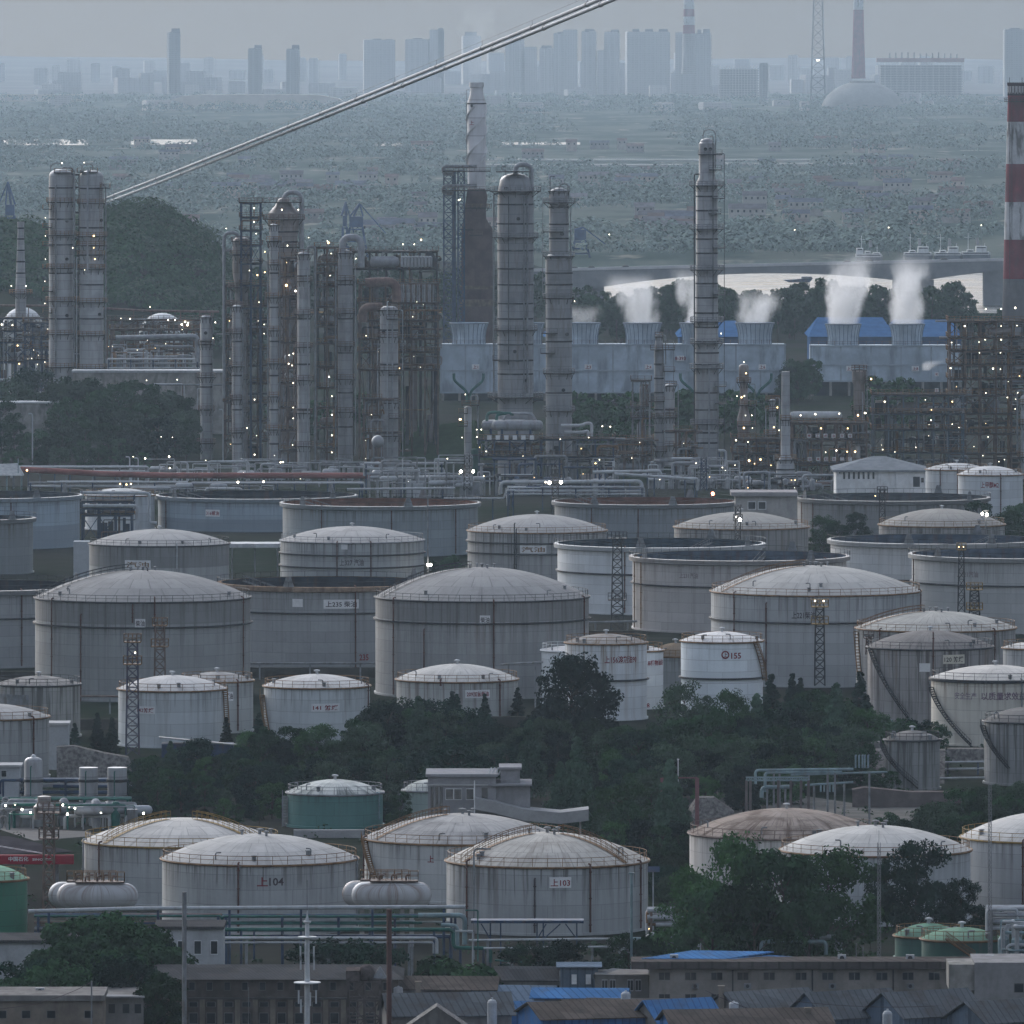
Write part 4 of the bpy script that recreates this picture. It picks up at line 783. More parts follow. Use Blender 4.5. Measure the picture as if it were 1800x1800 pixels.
# cooling towers
CT = wall_mat((.36,.43,.5), 12.0, (.2,.25,.3), .45, .5, 3., 8.0); 
CTM = plain('pale_blue_cladding', (.4,.47,.535), .7, .2, .12, (.17,.2,.23), .75)
def cooling(label, x0, x1, yt, yb, Y, stacks, bays, signs, legs, group='cooling tower cells'):
    t = thing('cooling_tower', label, 'cooling tower', P((x0+x1)/2, HY+F*H/Y, Y)); t.location.z = 0; X0, X1 = PX(x0,Y), PX(x1,Y); D = 16; zt, zb = PZ(yt,Y), PZ(yb,Y)
    m = MB(); m.box(X0, X1, Y, Y+D, zb, zt); m.build('wall', CTM, t)
    m = MB()
    for x in fr(X0, X1, bays): m.box(x-.25, x+.25, Y-.28, Y-.003, zb, zt+.3)
    for f in (.0,.46,1): z = zb+(zt-zb)*f; m.box(X0-.3, X1+.3, Y-.4, Y-.29, z-.25, z+.25)
    m.build('pilaster', plain('pale_blue_trim', (.33,.38,.43), .7, .15, .3), t)
    m = MB(); rail_line(m, [(X0,Y-.2,zt+.3),(X1,Y-.2,zt+.3)], 1.2, .12, 2.5); m.build('railing', RUST_ST, t)
    if zb > 1:
        m = MB()
        for x in fr(X0+.5, X1-.5, legs): m.box(x-.4, x+.4, Y+.2, Y+1.0, 0, zb); m.box(x-.4, x+.4, Y+D-1, Y+D-.2, 0, zb)
        m.build('leg', CONC, t); m = MB(); m.box(X0+1, X1-1, Y+3, Y+D-2, 0, zb-.01); m.build('louvre_bank', plain('dark_louvres', (.03,.04,.045), .8, .3, .5), t)
    for (xa, xb, ytop) in stacks:
        c = PX((xa+xb)/2, Y); r = (xb-xa)/2*S(Y); z1 = PZ(ytop,Y); m = MB(); pr = [(r*.86,zt+.05),(r*.84,zt+(z1-zt)*.35),(r*.9,zt+(z1-zt)*.7),(r,z1),(r-.2,z1),(r*.82,zt+(z1-zt)*.4),(.05,zt+.4)]
        m.lathe(pr, 40, (c,Y+D/2,0)); f = m.build('fan_stack', CTM, t, True); m = MB()
        for i in range(24):
            a = 2*pi*i/24; m.tube([Vector((c+(q[0]+.06)*sin(a), Y+D/2-(q[0]+.06)*cos(a), q[1])) for q in pr[:4]], .1, 4)
        m.tube(arc_pts(r+.05, z1, 0, 2*pi, 40, (c,Y+D/2)), .18, 4, False); m.build('rib', plain('stack_rib', (.16,.2,.24), .7, .2, .5), f)
    for (x, y, body) in signs:
        m = MB(); c = P(x,y,Y-.5); m.cbox(c, 2.4, .1, 1.7); s_ = m.build('sign', SIGNW, t); flat_text(body, c-Vector((0,.1,0)), 1.15).build('lettering', REDTX, s_)
    return t
cooling('long pale blue cooling tower block with six fan stacks', 775, 1380, 606, 690, 2200, [(790,858,569),(890,957,569),(990,1056,569),(1096,1164,569),(1195,1262,569),(1294,1362,569)], 14, [(836,645,'上1'),(1034,645,'上3'),(1140,645,'上4'),(1340,645,'上6'),(1196,630,'8-393')], 20)
cooling('shorter pale blue cooling tower block with two ribbed fan stacks, right of the long one', 1425, 1690, 608, 670, 2230, [(1452,1515,571),(1565,1627,571)], 5, [(1494,648,'上7'),(1609,648,'上8')], 8)
for lab, x in (('green V-shaped riser pipes on the left end of the long cooling tower', 824), ('green V-shaped riser pipes right of the tallest column', 1222), ('green V-shaped riser pipes on the right end of the long cooling tower', 1330)):
    t = thing('riser_pipe', lab, 'pipe', P(x,700,2190), 'green cooling tower risers'); t.location.z = 0
    for dx in (-1,1): m = MB(); m.pipe([P(x+dx*26,656,2193), P(x+dx*26,668,2193), P(x+dx*3,688,2193), P(x+dx*3,706,2193)], .45, 8, 1.2); m.build('branch_pipe', GREEN_P, t, True)
# red and white chimney at the right
t = thing('striped_chimney', 'tall red and white striped chimney at the right edge', 'chimney', (PX(1786,2300),2300,0)); X_ = PX(1786,2300); RC = lambda y: (14+ (y-145)*.0255)*S(2300)
RW = [plain('chimney_red', (.2,.03,.045), .7, .2, .15, (.07,.04,.045), .5), plain('chimney_white', (.52,.52,.53), .7, .12, .3, (.12,.11,.1), .85), plain('chimney_concrete', (.16,.155,.16), .85, .2, .1, (.08,.075,.08), .5), plain('chimney_crown', (.06,.035,.04), .8, .2, .3)]
for y0, y1, mi, nm in ((149,168,3,'crown'),(168,214,0,'red_band'),(214,288,1,'white_band'),(288,355,0,'red_band'),(355,421,1,'white_band'),(421,490,0,'red_band'),(490,676,2,'lower_shaft')):
    m = MB(); k = 6; m.lathe([(RC(y0+(y1-y0)*i/k) * (1.04 if nm == 'crown' else 1), max(0,PZ(y0+(y1-y0)*i/k,2300))) for i in range(k,-1,-1)], 40, (X_,2300,0)); m.build(nm, RW[mi], t, True)
m = MB(); m.lathe([(RC(145)*1.12,PZ(150,2300)),(RC(145)*1.12,PZ(145,2300)),(RC(145)*.8,PZ(145,2300)),(RC(145)*.8,PZ(165,2300))], 40, (X_,2300,0)); m.build('rim', RW[3], t)
m = MB()
for i in range(16):
    a = 2*pi*i/16; r = RC(158)*1.045; c = Vector((X_+r*sin(a), 2300-r*cos(a), PZ(158,2300))); sx = Vector((cos(a),sin(a),0))*.42; m.poly([c-sx-Vector((0,0,1.3)), c+sx-Vector((0,0,1.3)), c+sx+Vector((0,0,1.3)), c-sx+Vector((0,0,1.3))])
m.build('slots', plain('pale_slots', (.45,.43,.43), .8, .1, 1), t)
m = MB(); m.lathe([(RC(178),PZ(179,2300)),(RC(178)+1.1,PZ(179,2300)),(RC(178)+1.1,PZ(178,2300)),(RC(178),PZ(178,2300))], 32, (X_,2300,0)); p = m.build('platform', GRAT, t); m = MB(); rail_ring(m, (X_,2300), RC(178)+1.05, PZ(178,2300), w=.12); m.build('railing', DARK_ST, p)
m = MB(); [m.beam((X_+dx,2300-RC(150),PZ(147,2300)), (X_+dx,2300-RC(150),PZ(136,2300)), .2) for dx in (-2.3,1.9)]; m.build('lightning_rod', DARK_ST, t)
for y in (215,): m = MB(); x = X_-1.9; [m.beam((x+dx,2300-RC(300)-.5,0),(x+dx*.8,2300-RC(170)-.4,PZ(170,2300)), .15) for dx in (-.4,.4)]; m.build('ladder', DARK_ST, t)
# ------------------------------------------------------------------ pipe racks and ground-level pipework
def rack(label, x0, x1, ypipe, ybase, Y, rows, steel, pms, radii=(.18,.25,.3), span=7., depth=4., drop=None, name='pipe_rack', seed=1, rows_dy=7, walkway=None):
    rr = random.Random(seed); X0, X1 = PX(x0,Y), PX(x1,Y); zb = 0.0; t = thing(name, label, 'pipe rack', ((X0+X1)/2, Y, zb)); m = MB(); zt = PZ(ypipe,Y)
    n = max(1, int((X1-X0)/span))
    for x in fr(X0+.5, X1-.5, n):
        for y in (Y, Y+depth): m.beam((x,y,zb), (x,y,zt), .3)
        for j in range(rows): z = PZ(ypipe+j*rows_dy,Y)-.3; m.beam((x,Y-.4,z), (x,Y+depth+.4,z), .28)
    m.build('support', steel, t)
    for j in range(rows):
        y = Y+.1
        while y < Y+depth:
            r = rr.choice(radii); z = PZ(ypipe+j*rows_dy,Y)+r-.12; xa = X0 if rr.random() < .7 else rr.uniform(X0, X1*.5+X0*.5); xb = X1 if rr.random() < .7 else rr.uniform(X1*.5+X0*.5, X1)
            pts = [(xa,y,z),(xb,y,z)]
            if rr.random() < .45: pts = pts+[(xb,y,max(zb,z-rr.uniform(1,4)))]
            if rr.random() < .35: pts = [(xa,y,max(zb,z-rr.uniform(1,4)))]+pts
            m = MB(); m.pipe(pts, r, 8); m.build('pipe', rr.choice(pms), t, True); y += r*2+rr.uniform(.15,.6)
    return t
def pipeline(label, pts, hw, Y, mat, post=None, name='pipeline', legs=True, group=None, cat='pipe'):
    t = thing(name, label, cat, P(pts[0][0],pts[0][1],Y), group); t.location.z = 0; q = [P(p[0],p[1],p[2] if len(p) > 2 else Y) for p in pts]
    m = MB(); m.pipe(q, hw*S(Y), 12); m.build('pipe', mat, t, True)
    if legs:
        for a, b in zip(q, q[1:]):
            L = (b-a).length
            if abs(b.z-a.z) > L*.6: continue
            n = max(1, int(L/9))
            for i in range(n+1):
                c = a.lerp(b, (i+.3)/(n+.6))
                if c.z > 1: m = MB(); m.beam((c.x,c.y,0), (c.x,c.y,c.z-hw*S(Y)*.9), .3); m.build('support', post or BLUE_ST, t)
    return t
MIXP = (SILVER, PALE, PALE, GREY_ST)
def clutter(label, x0, x1, yt, yb, Y, n, seed, mats=MIXP, lamps=(), depth=10., rmax=.35):
    """low plant area: pumps, exchangers and crossing pipes, each its own part"""
    rr = random.Random(seed); t = thing('pump_station', label, 'pipework', (PX((x0+x1)/2,Y),Y,0)); z1 = PZ(yt,Y); z0 = max(0,PZ(yb,Y)); zg = 0.0
    for i in range(n):
        x = PX(rr.uniform(x0,x1),Y); y = Y+rr.uniform(0,depth); z = rr.uniform(z0+.8,z1); r = rr.choice((.12,.16,.22,rmax)); L = rr.uniform(3,12)*rr.choice((-1,1)); xe = min(max(x+L,PX(x0,Y)),PX(x1,Y)); m = MB(); k = rr.random()
        if k < .45: m.pipe([(x,y,0),(x,y,z),(xe,y,z),(xe,y,0)], r, 8)
        elif k < .65: m.pipe([(x,y,0),(x,y,z),(x+rr.uniform(-2,2),y-2,z),(xe,y-2,z)], r, 8)
        elif k < .8: m.hlathe([(.02,0),(.5,.2),(.7,.6),(.7,4),(.5,4.4),(.02,4.6)], 12, (x,y,z0+rr.uniform(1,2.5)))
        elif k < .9: m.lathe([(.6,0),(.7,z0+.5),(.7,z0+2.6),(.4,z0+3),(.02,z0+3.1)], 12, (x,y,0))
        else: m.box(x,x+rr.uniform(1,3),y,y+2,0,z0+rr.uniform(1,2.5))
        m.build('pump' if k >= .9 else ('exchanger' if k >= .65 else 'pipe'), rr.choice(mats), t, k < .9)
    for L in lamps: lamp(t, L[0], L[1], Y-2, L[2] if len(L) > 2 else .24, L[3] if len(L) > 3 else 'w')
    return t
pipeline('long sagging red-brown duct running behind the open tanks', [(36,825),(110,829),(180,833),(300,836),(500,836),(652,836)], 5.2, 1765, REDBR, BLUE_ST, name='duct', cat='duct')
rack('dark trestle with white pipes under the long red-brown duct', 50, 330, 849, 866, 1740, 2, BLUE_ST, (PALE,SILVER,GREY_ST), seed=3)
rack('trestle with white pipes under the right half of the red-brown duct', 335, 640, 850, 866, 1742, 1, BLUE_ST, (PALE,SILVER,GREY_ST), seed=4)
clutter('low lit pipework below the big process unit', 230, 700, 808, 842, 1810, 60, 21, lamps=[(297,803,.5),(298,823,.36),(283,768,.22),(303,769,.22),(234,803,.25),(255,806,.45),(210,822,.2),(493,863-50,.4)]+rlamps(240,660,800,845,14,22,.3))
clutter('small lit pumps left of the 316 tank under the duct', 180, 480, 856, 868, 1735, 16, 23, lamps=((211,851,.4,'y'),(222,852,.45,'y'),(230,851,.4,'y'),(418,848,.6),(463,847,.55),(47,827,.5,'y')))
rack('pipe rack with looping white pipes left of the drum frame', 640, 780, 816, 852, 1760, 3, BLUE_ST, MIXP, seed=5, rows_dy=9)
clutter('tangle of pale pipe bends left of the drum frame', 650, 830, 800, 860, 1745, 44, 24, lamps=rlamps(650,830,805,850,7,25,.1))
pipeline('thick white pipe hooping over the middle of the plant', [(880,868),(880,848),(1128,846),(1128,866)], 3.3, 1712, PALE, name='pipeline')
rack('blue rack of many white pipes under the hooped pipe', 892, 1132, 858, 884, 1700, 3, BLUE_ST, (PALE,PALE,SILVER,BLUE_ST), seed=6, rows_dy=6)
pipeline('long straight white pipe behind the rust-red open tank', [(610,860),(800,858)], 2.0, 1640, PALE, name='pipeline')
pipeline('white pipe ending in bends in front of the drum frame', [(780,876),(886,876),(890,862),(905,862)], 1.5, 1650, PALE, name='pipeline')
pipeline('pair of fat white pipes behind the hooped pipe, right', [(1042,830),(1160,828),(1162,836)], 2.8, 1740, PALE, name='pipeline')
pipeline('white pipe stepping down toward the red flare', [(1080,833),(1220,842),(1226,842),(1226,862)], 2.6, 1735, PALE, name='pipeline')
pipeline('white hooped pipe on the right of the red flare', [(1308,856),(1308,831),(1352,830),(1352,860)], 2.4, 1770, SILVER, name='pipeline')
pipeline('white pipe with an elbow low in front of the slim chimney', [(1262,792),(1276,792),(1276,830)], 2.2, 1800, PALE, name='pipeline')
pipeline('white candy-cane pipe above the tank farm clutter', [(1184,838),(1184,815),(1196,815),(1196,830)], 1.6, 1790, PALE, name='pipeline')
clutter('dense pale pipework at the foot of the tallest column', 1140, 1300, 806, 862, 1778, 60, 26, lamps=[(1294,774,.4),(1317,810,.6,'y'),(1337,808,.5,'y'),(1270,822)]+rlamps(1150,1300,812,850,8,27))
clutter('pipework between the slim chimney and the hip-roofed building', 1300, 1480, 832, 866, 1772, 44, 28, mats=(SILVER,GREY_ST,RUST_ST,DARK_ST), lamps=rlamps(1310,1470,835,862,10,29,.3))
clutter('pipes and pumps under the drum frame', 840, 1080, 800, 860, 1752, 46, 30, mats=(SILVER,PALE,GREY_ST,DARK_ST,BLUE_ST), lamps=rlamps(840,1080,780,840,14,31,.2))
# drum frame
t = frame('navy frame carrying two silver drums at the foot of the fattest column', 842, 950, [771,800], 836, 1800, 10, 4, BLUE_ST, OCHRE_ST, 16, 2, ((808,738,.4),(838,769,.3),(838,756,.24),(812,770,.25),(846,756,.3)), seed=16, infill=DARK_ST)
for i in range(6): m = MB(); c = P(860+i*15,770,1793.5); m.cbox(c, 1.15, .1, 1.15); m.build('sign_plate', SIGNW, t)
frame('navy frame with white-lagged exchangers right of the two drums', 952, 1078, [770,801], 836, 1800, 10, 4, BLUE_ST, RUST_ST, 22, 3, ((1059,750,.34),(1073,751,.34),(1047,816,.5,'y'),(1054,809),(1035,770),(985,753+20)), seed=17, infill=DARK_ST)
for lab, x0, x1, y, Yd in (('nearer of the two fat silver drums on the navy frame', 864, 955, 748, 1797), ('farther of the two fat silver drums on the navy frame', 846, 930, 747, 1803.5)):
    t = thing('horizontal_drum', lab, 'drum', P(x0,771,Yd), 'silver drums'); r = 9.3*S(Yd); L = (x1-x0)*S(Yd); m = MB(); m.hlathe([(.02,0),(r*.6,.2),(r*.9,.6),(r,1.1),(r,L-1.1),(r*.9,L-.6),(r*.6,L-.2),(.02,L)], 22, P(x0,y,Yd)); m.build('drum', COLM, t, True)
    for f in (.2,.75): m = MB(); c = P(x0+(x1-x0)*f,y,Yd); m.box(c.x-.3,c.x+.3,c.y-1,c.y+1,PZ(771,Yd)-.05,c.z-r*.6); m.build('saddle', BLUE_ST, t)
for lab, pts, hw, mt in (('hooped green pipe over the left drum', [(856,740),(856,727),(868,724),(884,726)], 2.6, GREEN_P), ('second hooped green pipe over the drums', [(873,740),(873,729),(888,726),(903,728)], 2.8, GREEN_P), ('grey pipe hooping over the nearer drum', [(884,740),(893,727),(935,727),(942,740)], 2.6, SILVER)): pipeline(lab, pts, hw, 1798, mt, legs=False)
for lab, pts in (('upper bent white exchanger pipe', [(986,748),(1022,748),(1030,744),(1040,744),(1040,768)]), ('lower bent white exchanger pipe', [(992,760),(1026,760),(1034,757),(1034,768)])): pipeline(lab+' on the right navy frame', pts, 2.8, 1798, PALE, legs=False)
column('small silver column with a hooked pipe left of the two drums', [(718,816,829)], 836, 1806, COLP, plats=[(712,812,842),(726,806,822),(748,806,822)], goose=((828,695,840,780,1.4),), lamps=((818,694),(810,738,.4,'y')), railm=OCHRE_ST)
column('dark green vessel between the navy frames', [(792,828,841)], 838, 1792, plain('dark_green_vessel', (.02,.06,.045), .5, .3, .4), bands=(800,))
for lab, x, y in (('pale sphere beside the thin silver column', 664, 776), ('small pale vessel at the end of the red-brown duct', 664, 834)):
    t = thing('pressure_vessel', lab, 'vessel', P(x,y+15,1790)); m = MB(); c = P(x,y,1790); ball(m, c, 11*S(1790), 20, 12); m.build('shell', COLP, t, True); m = MB()
    for dx in (-1,1): m.beam((c.x+dx,c.y,0),(c.x+dx,c.y,c.z), .3)
    m.build('leg', GREY_ST, t)
# left plant behind the twin columns
frame('navy frame with white pipes at the left edge behind the twin columns', -30, 84, [558,580,600,634], 690, 2110, 10, 4, BLUE_ST, RUST_ST, 40, 8, [(2,571,.45),(21,572,.4),(30,608,.42,'y'),(66,625,.3),(33,640,.4,'y'),(65,641),(78,585),(78,637)]+rlamps(0,84,600,650,6,33), seed=18, pm=(PALE,PALE,SILVER,BLUE_ST,GREY_ST))
rack('low rack with upright white pipes right of the twin columns', 188, 350, 632, 668, 2080, 3, BLUE_ST, MIXP, seed=8, rows_dy=8)
clutter('upright white valves on the rack right of the twin columns', 196, 345, 604, 640, 2085, 34, 35, mats=(PALE,SILVER,OCHRE_ST,GREY_ST), lamps=rlamps(190,345,598,616,7,36,.4))
pipeline('fat grey pipe bending down at its right end above the white valves', [(204,594),(330,591),(347,591),(347,636)], 4.4, 2070, SILVER, legs=False)
frame('low rusty frame with a walkway in front of the white spheres', 188, 352, [561,577], 640, 2140, 8, 6, RUST_ST, RUST_ST, 30, 5, [(212,560),(228,561,.4),(263,540,.34),(295,563,.4),(307,563,.34),(319,571,.6),(329,572,.6),(325,566,.5),(330,568,.4),(378,567,.4)]+rlamps(190,350,560,640,8,38), seed=19, pm=(PALE,SILVER,RUST_ST,GREY_ST))
pipeline('long rusty overhead pipe bridge along the foot of the hill', [(-20,537),(120,538),(250,546),(385,548)], 2.2, 2160, RUST_ST, RUST_ST)
for lab, x, y, r in (('white storage sphere behind the slim white chimney', 40, 576, 36), ('white storage sphere right of the twin columns', 285, 592, 42)):
    t = thing('storage_sphere', lab, 'sphere tank', P(x,676,2230), 'white spheres'); t.location.z = 0; m = MB(); c = P(x,y,2230); ball(m, c, r*S(2230), 32, 20); m.build('shell', WHITE, t, True); m = MB()
    for i in range(8): a = 2*pi*i/8; q = r*S(2230)*.9; m.beam((c.x+q*sin(a),c.y+q*cos(a),0),(c.x+q*sin(a),c.y+q*cos(a),c.z), .5)
    m.build('legs', WHITE, t)
t = thing('viaduct', 'grey concrete wall with a pale top running below the white valves', 'wall', P(280,690,2020)); t.location.z = 0; m = MB(); m.box(PX(128,2020),PX(420,2020),2020,2030,0,PZ(655,2020)); m.build('wall', CONC, t); m = MB(); m.box(PX(126,2020),PX(422,2020),2019.4,2030.5,PZ(655,2020)+.01,PZ(651,2020)); m.build('coping', PALE, t); [lamp(t,x,y,2015,.3) for x,y in ((257,669),(311,668))]
rack('rusty pipes on short posts in front of the concrete wall', 190, 410, 677, 690, 1995, 1, RUST_ST, (RUST_ST,PALE,GREY_ST), seed=9)
t = thing('retaining_wall', 'concrete retaining wall with a white coping at the left edge', 'wall', P(40,750,1950)); t.location.z = 0; m = MB(); m.box(PX(-60,1950),PX(100,1950),1950,1960,0,PZ(709,1950)); m.build('wall', CONC, t); m = MB(); m.box(PX(-60,1950),PX(120,1950),1949.5,1960.5,PZ(709,1950)+.01,PZ(706,1950)); m.build('coping', WHITE, t)
t = thing('low_wall', 'second short white-topped wall piece amid the trees', 'wall', P(170,720,1955)); t.location.z = 0; m = MB(); m.box(PX(147,1955),PX(197,1955),1955,1958,0,PZ(706,1955)); m.build('wall', CONC, t)
t = thing('red_shed', 'low red-roofed shed above the retaining wall', 'shed', P(90,705,1975)); t.location.z = 0; m = MB(); m.box(PX(56,1975),PX(120,1975),1975,1981,0,PZ(704,1975)); m.build('wall', CONC, t); m = MB(); m.box(PX(55,1975),PX(121,1975),1974.6,1981.4,PZ(704,1975)+.01,PZ(700,1975)); m.build('roof', plain('red_roof', (.33,.03,.05), .6, .15, .4), t)
pipeline('white pipe stepping down beside the trees left of the twin columns', [(-10,668),(98,669),(100,690),(32,692)], 2.6, 1985, PALE, legs=False)
# white pipes and blue frame between the blue tanks
t = frame('blue frame between the pale blue tank and the 316 tank', 146, 232, [879,891,903], 955, 1602, 8, 3, BLUE_ST, BLUE_ST, 10, 2, (), seed=20, infill=BLUE_ST)
for lab, pts in (('outer of the white pipes elbowing down over the blue frame', [(140,866),(263,867),(263,919),(276,920)]), ('inner of the white pipes elbowing down over the blue frame', [(146,889),(241,889),(241,930)])): pipeline(lab, pts, 3.0, 1594, PALE, legs=False)
tank('white domed tank half hidden by the blue frame and elbowing pipes', 150, 272, 868, 858, 1640, (.5,.53,.56), (.66,.68,.69), amt=.2)
# hip-roofed white building
def hipped(label, x0, x1, yeave, yridge, ybase, Y, D, wallm, roofm, wins, name='building', cat='building', porch=False):
    X0, X1 = PX(x0,Y), PX(x1,Y); ze, zr = PZ(yeave,Y), PZ(yridge,Y+D/2); t = thing(name, label, cat, ((X0+X1)/2,Y,0)); m = MB(); m.box(X0,X1,Y,Y+D,0,ze); m.build('wall', wallm, t); o = .9; m = MB()
    a, b, c, d = (X0-o,Y-o,ze+.01),(X1+o,Y-o,ze+.01),(X1+o,Y+D+o,ze+.01),(X0-o,Y+D+o,ze+.01); h = min(D/2,(X1-X0)/2.3); e, f = (X0+h,Y+D/2,zr),(X1-h,Y+D/2,zr)
    m.poly([a,b,f,e]); m.poly([b,c,f]); m.poly([c,d,e,f]); m.poly([d,a,e]); m.poly([d,c,b,a]); m.box(X0-o,X1+o,Y-o,Y+D+o,ze-.5,ze-.001); m.build('roof', roofm, t)
    for (wx0,wx1,wy0,wy1) in wins:
        m = MB(); m.box(PX(wx0,Y),PX(wx1,Y),Y-.06,Y+.05,PZ(wy1,Y),PZ(wy0,Y)); m.build('window', GLASS, t)
    return t
t = hipped('white building with a grey hipped roof right of the lettered frame', 1470, 1627, 826, 800, 866, 1702, 22, WHITE, plain('slate_roof', (.21,.225,.24), .8, .15, .5), [(1482+i*8.6,1485.5+i*8.6,829,842) for i in range(7)]+[(1474,1477,827,833),(1605,1617,838,856),(1619,1624,840,848)])
m = MB(); [m.box(PX(x,1700),PX(x+4,1700),1701.5,1702.1,0,PZ(827,1700)) for x in (1545,1576)]; m.build('pilaster', WHITE, t)
t = thing('hut', 'low cream hut with two white-framed windows by the wide open tank', 'building', P(1345,930,1560)); t.location.z = 0; m = MB(); m.box(PX(1293,1560),PX(1402,1560),1560,1572,0,PZ(872,1560)); m.build('wall', plain('cream_wall', (.4,.38,.36), .8, .15, .4, (.2,.18,.17), .4), t); m = MB(); m.box(PX(1285,1560),PX(1402,1560),1559,1573,PZ(872,1560)+.01,PZ(865,1560)); m.build('roof', plain('pinkish_roof', (.33,.31,.31), .8, .15, .4), t)
for x in (1314,1332): m = MB(); m.box(PX(x,1560),PX(x+15,1560),1559.85,1560.1,PZ(896,1560),PZ(881,1560)); w_ = m.build('window', WHITE, t); m = MB(); m.box(PX(x+1.5,1560),PX(x+13.5,1560),1559.8,1559.9,PZ(894.5,1560),PZ(882.5,1560)); m.build('pane', GLASS, w_)
t = thing('hoarding', 'corrugated peaked hoarding at the left end of the red-brown duct', 'roof', P(20,850,1700)); t.location.z = 0; m = MB(); Y_ = 1700
m.poly([P(-12,815,Y_+6), P(32,813,Y_+6), P(42,836,Y_), P(-14,836,Y_)]); m.poly([P(32,813,Y_+6), P(44,832,Y_+9), P(42,836,Y_)]); m.build('roof_sheet', plain('corrugated_grey', (.27,.29,.3), .6, .2, 1.2), t); m = MB(); [m.beam((PX(x,Y_),Y_+1,0), P(x,834,Y_+1), .35) for x in (-10,12,38)]; m.beam(P(32,832,Y_), P(32,806,Y_), .2); m.build('post', TEAL_P, t)

frame('second rusty frame crowded with pipes behind the white valves, right of the twin columns', 196, 350, [578,596,616], 640, 2120, 9, 7, RUST_ST, OCHRE_ST, 46, 9, rlamps(196,350,578,640,8,61,.3), seed=31, pm=(PALE,SILVER,RUST_ST,GREY_ST,OCHRE_ST))
frame('navy and rust frame between the slim white chimney and the twin columns', 44, 88, [566,590,612,632], 690, 2090, 8, 3, BLUE_ST, OCHRE_ST, 26, 5, rlamps(46,86,566,640,5,62,.3), seed=32, pm=(PALE,SILVER,BLUE_ST,GREY_ST,OCHRE_ST))
frame('low rust frame with pumps behind the sphere, right of the lone silver column', 640, 668, [700,728,760], 800, 1860, 7, 2, RUST_ST, OCHRE_ST, 18, 4, rlamps(640,668,700,800,4,63,.3), seed=33)
frame('low rusty pipe frame between the drum frames and the cluttered short column', 1080, 1145, [772,800], 830, 1845, 8, 4, RUST_ST, OCHRE_ST, 30, 6, rlamps(1080,1145,765,830,5,64,.3), seed=34)
frame('low rusty pipe frame close to the left of the tallest column', 1188, 1222, [756,786,806], 830, 1850, 7, 2, RUST_ST, OCHRE_ST, 20, 4, rlamps(1188,1222,760,830,3,65,.3), seed=35)
rack('long low pipe rack running below the wooded left slope', 20, 260, 822, 850, 1780, 2, GREY_ST, MIXP, seed=36, rows_dy=8)
# ------------------------------------------------------------------ trees
LEAF = leaf_mat('broad_leaves', (.025,.056,.026)); LEAF2 = leaf_mat('grey_green_leaves', (.042,.066,.042)); LEAFD = leaf_mat('dark_needles', (.012,.03,.02)); LEAFY = leaf_mat('fresh_leaves', (.036,.078,.03)); LEAFC = leaf_mat('conifer_green', (.05,.088,.058))
BARK = plain('bark', (.06,.05,.04), .9, .3, 2.0)
def leafquad(m, c, n, s, r):
    n = n.normalized(); u = n.cross(Vector((r.uniform(-1,1), r.uniform(-1,1), r.uniform(-1,1))))
    if u.length < 1e-3: u = Vector((1,0,0))
    u.normalize(); v = n.cross(u); a, b = s*r.uniform(.7,1.3), s*r.uniform(.4,.8); m.poly([c-u*a, c-v*b, c+u*a, c+v*b])
def tree_geo(seed, h, w, nl, per, leaf, shape='round', trunk=.18, low=.2):
    """limbs run out to clumps of leaves; the clumps leave gaps between them"""
    r = random.Random(seed); tr, cr = MB(), MB(); lobes = []
    for i in range(nl):
        f = r.random()
        if shape == 'cone': z = low + (1-low)*f**.85; rad = w*(1-z)*.95+.12; z *= h
        elif shape == 'fan': z = h*(low+(1-low)*f); rad = w*(.45+.55*sin(pi*min(1,f*.9+.1)))
        else: z = h*(low+(1-low)*f); q = (z/h-low)/(1-low); rad = w*sqrt(max(.05, 1-((q-.42)/.62)**2))
        a = r.uniform(0, 2*pi); d = rad*sqrt(r.uniform(.1,1)); lobes.append((Vector((d*cos(a), d*sin(a), z)), r.uniform(.55,1.15)*w*(.3 if shape != 'cone' else .12+.36*(1-z/h))))
    top = h*.8; bend = Vector((r.uniform(-.05,.05)*h, r.uniform(-.05,.05)*h, 0))
    tr.tube([Vector((0,0,-.5)), bend*.3+Vector((0,0,top*.35)), bend*.7+Vector((0,0,top*.7)), bend+Vector((0,0,top))], [trunk*1.3, trunk, trunk*.6, trunk*.15], 7)
    for c, q in lobes:
        if r.random() < .55:
            s0 = max(h*low*.8, c.z-h*.18); b = Vector((bend.x*s0/top, bend.y*s0/top, min(s0,top*.95))); tr.tube([b, b.lerp(c,.5)+Vector((0,0,.1)), c], [trunk*.35, trunk*.22, .02], 5)
        for _ in range(per):
            d = Vector((r.gauss(0,1), r.gauss(0,1), r.gauss(0,1)+.25))
            if d.length < 1e-3: continue
            d.normalize(); p = c + Vector((d.x*q*1.1, d.y*q*1.1, d.z*q*.75))*(r.random()**.35)
            if p.z < h*low*.6: continue
            leafquad(cr, p, d+Vector((r.uniform(-.9,.9), r.uniform(-.9,.9), r.uniform(-.6,.9))), leaf, r)
    return tr, cr
PROTO = {}
def proto(key, seed, h, w, nl, per, leaf, shape, lm, name, trunk=.18, low=.2):
    t = thing(name, 'x', 'tree'); tr, cr = tree_geo(seed, h, w, nl, per, leaf, shape, trunk, low)
    tr.build('trunk', BARK, t); cr.build('crown', lm, t); PROTO[key] = [t, True]
proto('a', 1, 10, 4.6, 46, 150, .24, 'round', LEAF, 'broadleaf_tree')
proto('b', 2, 10, 4.2, 40, 160, .24, 'round', LEAF, 'broadleaf_tree')
